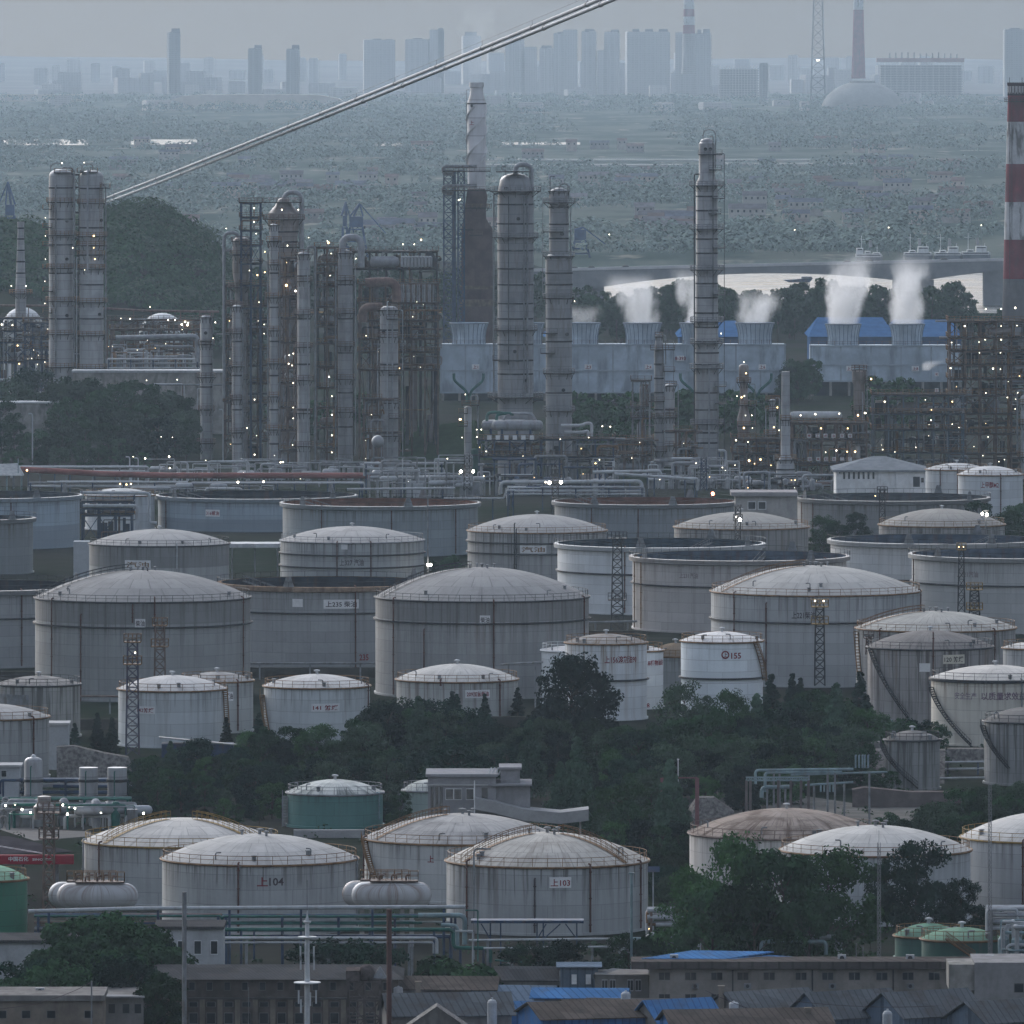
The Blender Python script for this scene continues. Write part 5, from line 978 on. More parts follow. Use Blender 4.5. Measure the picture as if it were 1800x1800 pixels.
proto('c', 3, 10, 5.2, 52, 140, .24, 'round', LEAF2, 'broadleaf_tree')
proto('d', 4, 10, 3.4, 110, 120, .2, 'cone', LEAFC, 'conifer_tree', .2, .06)
proto('e', 5, 10, 1.7, 110, 110, .2, 'cone', LEAFD, 'cypress_tree', .12, .04)
proto('f', 6, 10, 5.0, 34, 130, .22, 'fan', LEAF2, 'open_crowned_tree', .2, .4)
proto('g', 7, 10, 5.4, 60, 150, .25, 'round', LEAFD, 'broadleaf_tree', .25, .12)
proto('h', 8, 10, 4.4, 64, 115, .2, 'round', LEAFY, 'broadleaf_tree', .22, .14)
proto('k', 14, 10, 4.9, 120, 120, .22, 'round', LEAFD, 'broadleaf_tree', .25, .06)
proto('s', 9, 3.4, 2.6, 20, 120, .2, 'round', LEAF, 'shrub', .08, .0)
def tree(key, px, ytop, Y, label, wide=1.0, group=None, base=0.0):
    """ytop = photo row of its top, standing on the ground Y metres away"""
    h = PZ(ytop, Y)-base; p, first = PROTO[key]; s = h/(3.9 if key == 's' else 10.6); loc = (PX(px,Y), Y, base); rz = (px*.7+Y) % 6.28; sc_ = (s*wide, s*wide, s)
    if first: p.location = loc; p.rotation_euler = (0,0,rz); p.scale = sc_; p['label'] = label; PROTO[key][1] = False; o = p
    else: o = dup(p, loc, rz, sc_, label)
    if group: o['group'] = group
    elif 'group' in o: del o['group']
    return o
proto('r', 10, 10, 4.6, 30, 44, .5, 'round', LEAF, 'broadleaf_tree')
def mass(pts, name, label, seed, wide=(.7,1.1)):
    """a far belt that reads as one mass: many crowns in one object"""
    r = random.Random(seed); src = [c.data for c in PROTO['r'][0].children]; m = MB()
    for px, yt, Y in pts:
        s = PZ(yt,Y)/10.6; w_ = s*r.uniform(*wide); a = r.uniform(0,6.28); ca, sa = cos(a), sin(a); X = PX(px,Y)
        for i, me in enumerate(src):
            b = len(m.v); m.v += [(X+w_*(v.co.x*ca-v.co.y*sa), Y+w_*(v.co.x*sa+v.co.y*ca), s*v.co.z) for v in me.vertices]; m.k = 0 if me.materials[0] is LEAF else 1
            for q in me.polygons: m.face(*[b+k_ for k_ in q.vertices])
    return tag(m.build(name, [LEAF, BARK]), label, None, None, 'stuff')
# big trees singled out
tree('k', 1010, 1154, 1120, 'tall dark bushy tree in front of the rust-streaked tank lettered 156', .92)
tree('f', 1205, 1200, 1128, 'open-crowned reddish-green tree in front of the tank numbered 155', .86)
tree('h', 1285, 1210, 1120, 'feathery tree at the foot of the tank numbered 155', .7)
for px, yt, Y, k, lab, w_ in ((1296,1462,842,'h','tallest leafy tree of the clump hiding the brown weathered dome',.62),(1222,1520,850,'h','left outer tree of the clump hiding the brown weathered dome',.72),(1372,1492,838,'b','airy tree in front of the pale plain dome, left of the thin mast',.85),(1450,1485,846,'h','ragged leafy tree in front of the pale plain dome with gaps showing the tank',.85),(1330,1540,832,'a','low broad tree at the front of the right-hand clump',.8),(1255,1560,836,'b','low tree at the left front of the right-hand clump',.8),(1420,1560,834,'a','low tree above the arched pale pipes on the right',.8),
  (1610,1480,903,'g','dark round-topped tree behind the pair of small green tanks',.8),(1690,1545,903,'g','dark tree at the right of the round-topped tree, behind the green tanks',.75),(1560,1510,904,'a','dark leafy tree behind the thin lattice mast',.72),(1530,1590,890,'b','low tree behind the thin lattice mast',.6)):
    tree(k, px, yt, Y, lab, w_)
for px, yt, Y, lab in ((1015,1290,1015,'tall pointed conifer right of the grey flat-roofed building'),(985,1335,1012,'shorter pointed conifer beside the grey flat-roofed building'),(1178,1330,1000,'slender dark conifer in front of the pink gateposts'),(1205,1400,1002,'low dark conifer right of the pink gateposts')): tree('d', px, yt, Y, lab, .8)
for i, (px, yt, Y) in enumerate(((930,1262,1060),(1045,1335,1020),(300,1300,1075),(1470,1196,1108),(1330,1215,1100),(735,1220,1100))): tree('d', px, yt, Y, ('pointed conifer below the left end of the tall dark bushy tree','pointed conifer between the two conifers and the gateposts','pointed conifer at the left end of the left wooded belt','pointed conifer in front of the broad tank numbered 221, right','pointed conifer right of the feathery tree','pointed conifer below the low dome lettered 209')[i], .8)
tree('h', 1095, 1372, 1000, 'round fresh-green tree below the pink gateposts', 1.0)
for i, (px, yt, Y) in enumerate(((795,1212,1168),(803,1217,1170),(852,1217,1172),(910,1206,1180))): tree('e', px, yt, Y, ('left twin of the pointed cypresses in front of the low dome lettered 209','right twin of the pointed cypresses in front of the low dome lettered 209','pointed cypress touching the sign lettered 209','pointed cypress right of the low dome lettered 209')[i], 1.5)
for px, yt, Y, lab in ((1356,1180,1150,'dark bushy cypress at the foot of the 155 tank stair'),(1393,1180,1180,'left cypress of the pair below the lattice lamp tower of the 221 tank'),(1407,1188,1182,'right cypress of the pair below the lattice lamp tower of the 221 tank'),(1512,1176,1150,'single pointed cypress left of the dark tank numbered 120'),(131,1268,1120,'left cypress beside the white hut, left edge'),(171,1250,1130,'tall cypress of the pair left of the 142 tank'),(197,1258,1128,'short cypress of the pair left of the 142 tank'),(398,1258,1125,'slim cypress right of the 142 tank'),(455,1250,1128,'cypress between the 142 and 141 tanks')): tree('e', px, yt, Y, lab, 1.4)
# belts of trees: look-alikes share one group and one label
def belt(pts, keys, label, group, seed, wide=(.8,1.15)):
    r = random.Random(seed)
    pts = list(pts)
    if seed in (1,2,3,6): pts += [(px+r.uniform(14,24), yt+r.uniform(4,22), Y-r.uniform(2,8)) for px, yt, Y in pts]
    for px, yt, Y in pts: tree(r.choice(keys), px, yt-(r.uniform(8,26) if seed in (1,2) and r.random() < .3 else 0), Y, label, r.uniform(*wide), group)
r = random.Random(5)
belt([(px+r.uniform(-8,8), yt+r.uniform(-10,10), Y) for px, yt, Y in ((245,1330,1060),(280,1322,1075),(318,1305,1090),(355,1310,1085),(390,1320,1080),(430,1290,1095),(470,1300,1090),(512,1275,1100),(550,1290,1096),(590,1290,1092),(625,1270,1100),(660,1250,1105),(700,1238,1110),(735,1235,1112),(770,1245,1110),(805,1240,1105),(840,1270,1100),(870,1300,1090),(905,1270,1100),(935,1255,1105),(960,1275,1095),
  (260,1375,1045),(305,1360,1050),(345,1370,1048),(385,1365,1052),(430,1350,1055),(470,1355,1055),(510,1345,1060),(560,1340,1062),(610,1335,1062),(655,1320,1062),(700,1310,1064),(745,1320,1062),(790,1330,1060),(840,1345,1055),(690,1375,1038),(650,1385,1038),(480,1400,1036),(440,1405,1036),(400,1415,1034),(355,1415,1034),(300,1420,1032),(250,1410,1036),(580,1365,1050),(690,1420,1025))], 'abghcfk', 'dark rounded tree in the wooded belt between the 141 tank and the teal tank', 'trees of the left wooded belt', 1)
belt([(px+r.uniform(-8,8), yt+r.uniform(-8,8), Y) for px, yt, Y in ((1050,1265,1090),(1100,1280,1085),(1145,1275,1088),(1190,1262,1092),(1240,1255,1095),(1290,1258,1095),(1335,1250,1100),(1365,1240,1108),(1400,1232,1115),(1440,1226,1120),(1470,1230,1120),(1500,1248,1110),(1070,1310,1060),(1120,1300,1065),(1170,1300,1066),(1220,1295,1068),(1270,1290,1070),(1320,1290,1070),(1370,1275,1078),(1410,1275,1080),(1450,1280,1080),(1495,1275,1085),(1060,1390,1010),(1060,1430,985),(1110,1430,980),(1150,1445,975),(1190,1440,978),(1230,1340,1050),(1280,1335,1052),(1330,1330,1052),(1380,1320,1058),(1130,1350,1045),(1165,1480,960),(1190,1530,930),(1160,1520,940),(1290,1300,1080))], 'abghcfk', 'dark rounded tree in the wooded belt below the 155 and 221 tanks', 'trees of the right wooded belt', 2)
belt([(px+r.uniform(-8,8), yt+r.uniform(-5,5), Y) for px, yt, Y in ((1560,1425,990),(1600,1435,985),(1650,1405,995),(1690,1385,1000),(1730,1380,1005),(1770,1375,1005),(1800,1370,1010),(1670,1430,975),(1720,1425,980),(1770,1420,980),(1480,1335,1085),(1510,1345,1080),(1540,1352,1070))], 'abc', 'bushy tree on the bank right of the scabby brown dome', 'trees on the right bank', 3)
belt([(1585,1262,1100),(1610,1265,1102),(1640,1268,1102)], 'ag', 'bush at the foot of the dark tank numbered 120', 'bushes below the 120 tank', 4)
belt([(px+r.uniform(-10,10), yt, Y) for px, yt, Y in ((40,1690,800),(90,1680,802),(20,1720,795),(150,1610,818),(190,1603,822),(230,1625,818),(260,1650,815),(175,1660,808),(215,1670,806),(120,1650,812),(250,1700,800),(60,1730,790))], 'agb', 'dark green tree in the clump left of the brown brick block', 'trees at the lower left', 6)
belt([(590,1655,822),(640,1660,822),(720,1665,815),(750,1672,813),(790,1680,810),(680,1672,815),(930,1660,835),(955,1665,835),(1000,1655,838),(1105,1640,850),(1125,1628,852)], 'sga', 'bush under the green and white pipes near the bottom', 'bushes under the pipe rack', 7, (.9,1.3))
belt([(1450,905,1545),(1475,915,1540),(1505,900,1550),(1765,895,1530),(1790,885,1535),(1720,880,1560),(780,980,1490),(800,975,1492),(760,985,1486)], 'hab', 'tree between the middle domes and the open tanks', 'trees among the middle tanks', 8)
# trees round the plant
q = []
for px, yt, Y in ((20,660,1960),(60,655,1965),(110,665,1960),(145,668,1955),(170,690,1945),(205,680,1945),(240,670,1950),(275,685,1945),(310,690,1945),(335,700,1945),(30,745,1890),(70,750,1885),(110,740,1890),(150,735,1895),(190,745,1890),(230,740,1890),(270,735,1895),(300,740,1895),(330,740,1895),(20,790,1850),(60,785,1850),(100,785,1850),(140,780,1852),(180,780,1852),(220,785,1850),(250,790,1848),(5,705,1925),(125,700,1925),(165,715,1915),(215,715,1915),(255,710,1920),(320,720,1915),(85,770,1868),(200,770,1868)): q.append((px+r.uniform(-10,10), yt+r.uniform(-6,6), Y))
belt(q, 'abgc', 'dark tree on the slope between the twin columns and the red-brown duct', 'trees on the left slope', 9)
mass([(px+r.uniform(-8,8), yt+r.uniform(-6,6), Y) for px, yt, Y in ((1020,690,1980),(1045,700,1975),(1070,695,1980),(1095,700,1975),(1120,690,1980),(1150,700,1975),(1185,690,1980),(1210,695,1980),(1280,690,1985),(1310,690,1985),(1340,695,1980),(1030,740,1930),(1075,750,1925),(1100,745,1925),(1205,740,1930),(1540,665,2050),(1570,668,2045),(1600,668,2045),(1560,690,2010),(1510,690,2010),(1620,680,2020),(640,690,1990),(655,720,1970),(560,700,1990),(500,690,1990),(720,740,1940),(760,755,1930),(800,750,1930),(690,760,1920))], 'woodland', 'dark trees behind the process columns and below the cooling towers', 10)
q = []
for i in range(88):
    px = 985+i*9.5+r.uniform(-8,8); e = 499 + 16*abs(sin(px*.013))+r.uniform(-9,18); q.append((px, e if px < 1690 else 548+r.uniform(-4,6), 2640+r.uniform(-60,160)))
mass(q, 'woodland', 'hazy belt of trees between the cooling towers and the river', 11)
belt([(1385+i*7+r.uniform(-4,4), 640+r.uniform(-12,12), 2190+r.uniform(-10,20)) for i in range(7)], 'abg', 'dark tree in the gap between the two cooling tower blocks', 'trees between the cooling towers', 14, (.6,.9))
mass([(390+i*21+r.uniform(-8,8), 478+r.uniform(-12,14), 2700+r.uniform(-40,150)) for i in range(29)], 'woodland', 'hazy trees behind the big process unit on the river bend', 12, (.6,.9))
for i, (px, yt) in enumerate(((1180,500),(1272,505),(1318,510),(1405,495),(1680,508),(1035,515))): tree('b', px, yt, 2650+i*11, 'taller hazy tree standing up out of the riverside belt', .7, 'tall riverside trees')
# ------------------------------------------------------------------ wooded hill
def hz(x, y):
    u = (x-PX(215,2560))/(42); v = (y-2600)/110; q = u*u+v*v; a = 49*max(0, 1-q*.55)**.9 if q < 1.8 else 0
    u2 = (x-PX(-20,2560))/62; v2 = (y-2600)/130; q2 = u2*u2+v2*v2; b = 42*max(0,1-q2*.5) if q2 < 2 else 0
    n = mnoise.noise(Vector((x*.035,y*.03,2.0)))*5+mnoise.noise(Vector((x*.09,y*.08,7.0)))*2.5; h = max(a,b); return h+n*min(1,h/12)-.5
hg = grid('hill', plain('hill_soil', (.03,.035,.022), .95, .2, .1), fr(-330,-60,40), fr(2450,2740,30), hz)
def clumps(name, label, n, pos, size, per, leaf, lm, seed):
    r = random.Random(seed); m = MB()
    for _ in range(n):
        p = pos(r)
        if p is None: continue
        c = Vector(p); s = size*r.uniform(.6,1.4)
        for _ in range(per):
            d = Vector((r.gauss(0,1), r.gauss(0,1)-.2, abs(r.gauss(0,1)))); d.normalize(); leafquad(m, c+Vector((d.x*s,d.y*s,d.z*s*.8)), d+Vector((r.uniform(-.7,.7),r.uniform(-.7,.7),r.uniform(-.3,.7))), leaf, r)
    return tag(m.build(name, lm), label, None, None, 'stuff')
def hp(r):
    x, y = r.uniform(-260,-70), r.uniform(2480,2640); z = hz(x,y)
    return (x,y,z+.8) if z > 1 else None
clumps('woodland', 'dense dark woodland covering the hill behind the twin columns', 4600, hp, 3.0, 40, .75, LEAF, 12)
clumps('woodland', 'larger tree crowns standing out of the wooded hill', 420, hp, 5.2, 110, .7, LEAF2, 15)
clumps('ground_cover', 'weeds and grass between the tanks and on the banks', 900, lambda r: (r.uniform(-95,95), r.uniform(820,1180), 0), .9, 12, .3, LEAF2, 13)
# grassy bank behind the plant and stone banks below the tanks
m = MB(); Yb = 1905
for (xa, za), (xb, zb_) in zip(((686,800),(712,765),(760,748),(835,738),(850,760)), ((712,765),(760,748),(835,738),(850,760),(870,800))): m.poly([(PX(xa,Yb),Yb-6,0),(PX(xb,Yb),Yb-6,0),P(xb,zb_,Yb+10),P(xa,za,Yb+10)])
m.build('bank', leaf_mat('grass_bank', (.03,.055,.022)))['kind'] = 'structure'
def far_trees():
    r = random.Random(20); m = MB(); PF = lambda: None
    for _ in range(13000):
        Y = 3560 + (r.random()**1.4)*7800; x = r.uniform(-.085,.085)*Y
        d = mnoise.noise(Vector((x*.0045, Y*.0016, 5.0)))+.6*mnoise.noise(Vector((x*.013, Y*.005, 9.0)))
        if 5950 < Y < 6500 and x > -60: continue
        if d < -.12+r.uniform(-.12,.12): continue
        s = r.uniform(2.5,5.0)*(1+Y/14000); c = Vector((x,Y,s*.8))
        for _ in range(20):
            v = Vector((r.gauss(0,1), r.gauss(0,1)-.3, abs(r.gauss(0,1)))); v.normalize(); leafquad(m, c+v*s*Vector((1,1,1)).x, v+Vector((r.uniform(-.5,.5),r.uniform(-.5,.5),.3)), s*.27, r)
    tag(m.build('woodland', leaf_mat('far_leaves', (.085,.112,.105), .4)), 'hazy woods scattered over the far plain beyond the river', None, None, 'stuff')  # leaf colour lightened to add painted haze over the far plain
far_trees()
for k_ in PROTO.values():
    if k_[1]:
        for c_ in list(k_[0].children): bpy.data.objects.remove(c_)
        bpy.data.objects.remove(k_[0])
# ------------------------------------------------------------------ far plain, bridge, ships, city
def block(t, name, x0, x1, y0, y1, Y, D, mat, parent=None):
    m = MB(); m.box(PX(x0,Y), PX(x1,Y), Y, Y+D, 0, PZ(y0,Y)); return m.build(name, mat, t)
def tower_mat(name, c, fl=3.2):
    if ('tw',name) in MATS: return MATS['tw',name]
    k = NT(name); s = k.sep(k.geo()); b = k.n('ShaderNodeTexBrick'); b.offset = 0; setin(b, Scale=1.0, Mortar_Size=.9, Brick_Width=4.5, Row_Height=fl)
    b.inputs['Color1'].default_value = c4(mul(c,.7)); b.inputs['Color2'].default_value = c4(mul(c,.84)); b.inputs['Mortar'].default_value = c4(c)
    k.link(k.comb(k.math('ADD', s[0], s[1]), s[2], 0), b.inputs['Vector']); MATS['tw',name] = k.out(b.outputs['Color'], .7); return MATS['tw',name]
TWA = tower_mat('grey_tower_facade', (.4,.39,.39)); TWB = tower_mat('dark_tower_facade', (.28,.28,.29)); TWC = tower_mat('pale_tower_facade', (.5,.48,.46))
ROOF_D = plain('tower_roof', (.16,.16,.17), .8, .1, .1)
def tower(label, x0, x1, ytop, Y=11500, mat=None, caps=(), D=24, steps=(), group=None):
    Y *= 1.15; t = thing('tower_block', label, 'tower block', (PX((x0+x1)/2,Y), Y, 0), group); D = min(D, (x1-x0)*S(Y)*.8)
    a = radians(((x0*7.3+ytop) % 50)-25); W = (x1-x0)*S(Y); w_ = W/(cos(a)+.5*abs(sin(a))); d_ = w_*.5; zt = PZ(ytop,Y); M = Matrix.Translation((PX((x0+x1)/2,Y), Y+D/2, 0)) @ Matrix.Rotation(a, 4, 'Z'); m = MB(); m.box(-w_/2,w_/2,-d_/2,d_/2,0,zt)
    n = max(2, int(w_/9))                        # bays stand forward of the wall, with a parapet on top
    for i in range(n): xx = -w_/2+w_*(i+.5)/n; m.box(xx-w_/n*.28, xx+w_/n*.28, -d_/2-1.4, -d_/2-.01, 0, zt*(.97 if i % 2 else .985))
    m.box(-w_/2+1,w_/2-1,-d_/2+1,d_/2-1,zt+.01,zt+1.5); m.v = [tuple(M @ Vector(v)) for v in m.v]; m.build('facade', mat or TWA, t)
    for (xa, xb, yt) in steps: m = MB(); m.box(PX(xa,Y), PX(xb,Y), Y+2, Y+D-2, 0 if yt > ytop or xb > x1+2 else PZ(ytop,Y), PZ(yt,Y)); m.build('wing' if yt > ytop or xb > x1+2 else 'roof_house', mat or TWA, t)
    for (xa, xb, yt) in caps: m = MB(); m.box(PX(xa,Y), PX(xb,Y), Y+D*.25, Y+D*.7, PZ(ytop,Y), PZ(yt,Y)); m.build('roof_house', ROOF_D, t)
    return t
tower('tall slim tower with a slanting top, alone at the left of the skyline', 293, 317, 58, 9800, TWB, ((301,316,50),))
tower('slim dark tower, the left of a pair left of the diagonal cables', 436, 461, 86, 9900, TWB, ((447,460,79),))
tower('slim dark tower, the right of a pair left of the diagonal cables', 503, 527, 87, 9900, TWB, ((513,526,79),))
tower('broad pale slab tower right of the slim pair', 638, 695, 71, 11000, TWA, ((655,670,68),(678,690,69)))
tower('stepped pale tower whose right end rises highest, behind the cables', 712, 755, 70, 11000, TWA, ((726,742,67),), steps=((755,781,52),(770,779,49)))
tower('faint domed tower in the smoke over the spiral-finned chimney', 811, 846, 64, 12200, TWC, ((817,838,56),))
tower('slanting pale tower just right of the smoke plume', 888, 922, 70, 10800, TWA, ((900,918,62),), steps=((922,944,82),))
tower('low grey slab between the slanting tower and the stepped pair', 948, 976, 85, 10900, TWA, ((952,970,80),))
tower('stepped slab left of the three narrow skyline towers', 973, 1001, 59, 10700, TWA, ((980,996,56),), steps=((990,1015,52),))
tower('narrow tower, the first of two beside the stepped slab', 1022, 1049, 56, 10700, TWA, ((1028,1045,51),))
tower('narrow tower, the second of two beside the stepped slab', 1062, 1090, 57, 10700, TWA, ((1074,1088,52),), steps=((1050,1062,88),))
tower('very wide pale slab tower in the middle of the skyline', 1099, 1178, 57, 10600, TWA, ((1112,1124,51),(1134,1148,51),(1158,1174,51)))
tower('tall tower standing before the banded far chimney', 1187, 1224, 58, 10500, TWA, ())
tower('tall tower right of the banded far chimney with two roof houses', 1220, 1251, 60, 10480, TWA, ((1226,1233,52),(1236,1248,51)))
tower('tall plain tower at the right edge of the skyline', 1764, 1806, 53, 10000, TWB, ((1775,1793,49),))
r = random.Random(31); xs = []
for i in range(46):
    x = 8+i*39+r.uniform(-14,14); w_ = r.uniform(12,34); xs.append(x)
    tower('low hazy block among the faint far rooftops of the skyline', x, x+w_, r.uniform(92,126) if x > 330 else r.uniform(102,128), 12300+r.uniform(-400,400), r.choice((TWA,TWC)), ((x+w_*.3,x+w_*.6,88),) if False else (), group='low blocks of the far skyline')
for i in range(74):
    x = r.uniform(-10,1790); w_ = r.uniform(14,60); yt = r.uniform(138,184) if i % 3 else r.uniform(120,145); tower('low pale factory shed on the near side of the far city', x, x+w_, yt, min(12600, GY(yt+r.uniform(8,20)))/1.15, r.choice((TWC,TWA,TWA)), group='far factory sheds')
# half-built blocks
def skeleton(label, x0, x1, yt, Y, hat=None, posts=True):
    t = thing('unfinished_building', label, 'building', (PX((x0+x1)/2,Y),Y,0)); block(t, 'core', x0+3, x1-3, yt+6, 0, Y+3, 22, TWB); m = MB(); X0, X1, zt = PX(x0,Y), PX(x1,Y), PZ(yt,Y)
    for x in fr(X0, X1, 14): m.box(x-.5,x+.5,Y,Y+1,0,zt)
    z = 4
    while z < zt: m.box(X0,X1,Y-.1,Y+1.2,z-.4,z+.4); z += 4.2
    m.build('frame', TWC, t)
    if hat: m = MB(); m.box(PX(hat[0],Y),PX(hat[1],Y),Y-2,Y+26,zt,PZ(hat[2],Y)); m.build('roof', plain('reddish_roof', (.3,.17,.15), .7, .1, .1), t)
    if posts:
        for i in range(12): m = MB(); x = x0+18+i*(x1-x0-30)/11; m.box(PX(x,Y),PX(x+2,Y),Y,Y+2,PZ(hat[2],Y) if hat else zt,PZ(yt-14-r.uniform(0,3),Y)); m.build('roof_post', ROOF_D, t)
    return t
skeleton('half-built block with a reddish roof and a row of posts on top, right', 1545, 1693, 109, 11400, (1541,1695,102))
skeleton('half-built dark block with an open top floor left of the lattice pylon', 1262, 1335, 115, 11600, None, False)
tower('small dark block beside the half-built one', 1335, 1351, 112, 9600, TWB)
t = thing('dome_hall', 'pale low domed hall in front of the plain far chimney', 'dome', (PX(1516,9700),9700,0)); r_ = 74*S(9700); m = MB(); zt = PZ(143,9700); m.lathe([(r_*cos(a), max(0,zt*sin(a))) for a in fr(0,pi/2-.02,14)], 40, (PX(1516,9700),9700,0)); m.build('dome', plain('pale_dome', (.3,.3,.29), .8, .1, .05), t, True); m = MB(); m.lathe([(r_*.3,zt*.93),(r_*.3,zt*1.02),(.1,zt*1.04)], 24, (PX(1516,9700),9700,0)); m.build('lantern', plain('pale_dome', (.3,.3,.29), .8, .1, .05), t)
t = thing('warehouse', 'long low round-shouldered pale hall under the diagonal cables', 'warehouse', (PX(450,10200),10200,0)); m = MB(); Y = 10200
pts = [(283,188),(295,178),(320,169),(360,166),(500,166),(560,167),(595,173),(620,188)]
for a, b in zip(pts, pts[1:]): m.poly([P(a[0],a[1],Y),P(b[0],b[1],Y),P(b[0],b[1],Y)+Vector((0,60,0)),P(a[0],a[1],Y)+Vector((0,60,0))]); m.poly([(PX(a[0],Y),Y,0),(PX(b[0],Y),Y,0),P(b[0],b[1],Y),P(a[0],a[1],Y)])
m.build('roof', plain('buff_roof', (.5,.45,.4), .8, .1, .02), t)
t = thing('warehouse', 'thin pale strip of shed roof at the far left', 'warehouse', (PX(70,11200),11200,0)); Y = 11200; m = MB(); m.box(PX(-20,Y),PX(145,Y),Y,Y+40,0,PZ(166,Y)); m.build('shed', plain('buff_roof', (.5,.45,.4), .8, .1, .02), t)
# far stacks, pylon
for lab, x, hw, Yc, bands in (('far red and white banded chimney rising behind the skyline towers', 1211, 9, 10700, ((-3,0,1),(0,16,1),(16,29,0),(29,44,1),(44,59,0),(59,130,2))), ('far tapering chimney with a reddish shaft right of the lattice pylon', 1509, 8.5, 11000, ((-3,17,1),(17,60,0),(60,138,0)))):
    t = thing('chimney', lab, 'chimney', (PX(x,Yc),Yc,0))
    for a, b, mi in bands: m = MB(); m.lathe([(hw*(1+max(0,b)/300)*S(Yc),max(0,PZ(b,Yc))),(hw*(1+max(0,a)/300)*S(Yc),PZ(a,Yc))], 24, (PX(x,Yc),Yc,0), cap=True); m.build('band', RW[mi] if mi < 2 else TWA, t)
t = thing('power_pylon', 'tall lattice power pylon with a wide crossarm at the top of the picture', 'pylon', (PX(1438,10400),10400,0)); m = MB(); Y = 10400; zt = PZ(-3,Y)
def pyw(z): return (13-(z/zt)*5.5)*S(Y)
zs = fr(0,zt,11)
for sx in (-1,1):
    for sy in (-1,1): m.beam((PX(1438,Y)+sx*pyw(0),Y+sy*pyw(0),0),(PX(1438,Y)+sx*pyw(zt),Y+sy*pyw(zt),zt), 1.3)
for a, b in zip(zs, zs[1:]):
    for sx in (-1,1):
        x = PX(1438,Y); m.beam((x+sx*pyw(a),Y-pyw(a),a),(x-sx*pyw(b),Y-pyw(b),b), .7); m.beam((x+sx*pyw(a),Y+pyw(a),a),(x-sx*pyw(b),Y+pyw(b),b), .7); m.beam((x-pyw(b),Y-pyw(b),b),(x+pyw(b),Y-pyw(b),b), .7)
m.build('lattice', GREY_ST, t); m = MB(); m.beam(P(1403,-2,Y), P(1472,-2,Y), 2.0); m.beam(P(1403,-2,Y), P(1438,-4,Y), .8); m.beam(P(1472,-2,Y), P(1438,-4,Y), .8); m.build('crossarm', GREY_ST, t)
for dx in (-1.5,1.5): lamp(t, 1438+dx, 106, 10385, 2.2)
# distant water strip, greenhouse strips, village houses
m = MB()
for x0, x1, y0, y1 in ((-20,155,246,256),(230,346,246,255),(655,760,252,257),(880,1020,251,255)):
    a, b = GY(y1), GY(y0); m.poly([(PX(x0,a),a,.5),(PX(x1,a),a,.5),(PX(x1,b),b,.5),(PX(x0,b),b,.5)])
tag(m.build('river_reach', river.data.materials[0]), kind='structure')
t = plain('greenhouse_plastic', (.45,.45,.44), .5, .1, .02)
for lab, x0, x1, y0, y1 in (('long pale upper greenhouse strip on the far plain', 850, 1430, 280, 283),('long pale lower greenhouse strip on the far plain', 850, 1210, 289, 293),('short pale greenhouse strip on the right of the far plain', 1260, 1520, 287, 291)):
    Y = GY(y1); o = thing('greenhouse', lab, 'greenhouse', (PX((x0+x1)/2,Y),Y,0)); m = MB(); n = 3
    for i in range(n): xa, xb = x0+(x1-x0)*i/n, x0+(x1-x0)*(i+1)/n-2; m.box(PX(xa,Y),PX(xb,Y),Y,Y+25,0,PZ(y0,Y))
    m.build('cover', t, o)
HW = [plain('village_wall_%d' % i, c, .8, .15, .3, perobj=.2) for i, c in enumerate(((.38,.36,.34),(.3,.29,.29),(.42,.36,.32)))]; HR = [plain('village_roof_%d' % i, c, .8, .2, .3, perobj=.2) for i, c in enumerate(((.16,.15,.16),(.17,.125,.115),(.12,.13,.16)))]
def house(loc, w_, d, h, wm, rm, label, group):
    t = thing('village_house', label, 'house', loc, group); x, y, _ = loc; m = MB(); m.box(x-w_/2,x+w_/2,y,y+d,0,h); m.build('wall', wm, t); m = MB(); o = .5
    a, b, c, e = (x-w_/2-o,y-o,h),(x+w_/2+o,y-o,h),(x+w_/2+o,y+d+o,h),(x-w_/2-o,y+d+o,h); p, q = (x-w_/2-o,y+d/2,h+d*.35),(x+w_/2+o,y+d/2,h+d*.35)
    m.poly([a,b,q,p]); m.poly([c,e,p,q]); m.poly([b,c,q]); m.poly([e,a,p]); m.build('roof', rm, t); m = MB(); n = max(1,int(w_/3.5))
    for i in range(n): xx = x-w_/2+(i+.5)*w_/n; m = MB(); m.box(xx-.6,xx+.6,y-.1,y,1.2 if h < 5 else h-2.4,2.6 if h < 5 else h-.9); m.build('window', GLASS, t)
r = random.Random(44)
for i in range(130):
    if i >= 74: px, py = r.uniform(200,1750), r.choice((r.uniform(300,345),r.uniform(335,415),r.uniform(262,300)))
    elif i < 16: px, py = r.uniform(400,700), r.uniform(318,350)
    elif i < 26: px, py = r.uniform(650,760), r.uniform(400,425)
    elif i < 46: px, py = r.uniform(1280,1700), r.uniform(330,400)
    elif i < 58: px, py = r.uniform(1130,1230), r.uniform(396,416)
    elif i < 66: px, py = r.uniform(200,1700), r.uniform(258,270)
    else: px, py = r.uniform(1000,1330), r.uniform(318,334)
    Y = GY(py); house((PX(px,Y),Y,0), r.uniform(9,24), r.uniform(6,9), r.choice((3.5,6.5,6.5,9)), r.choice(HW), r.choice(HR), 'small pale village house among the hazy trees beyond the river', 'village houses beyond the river')
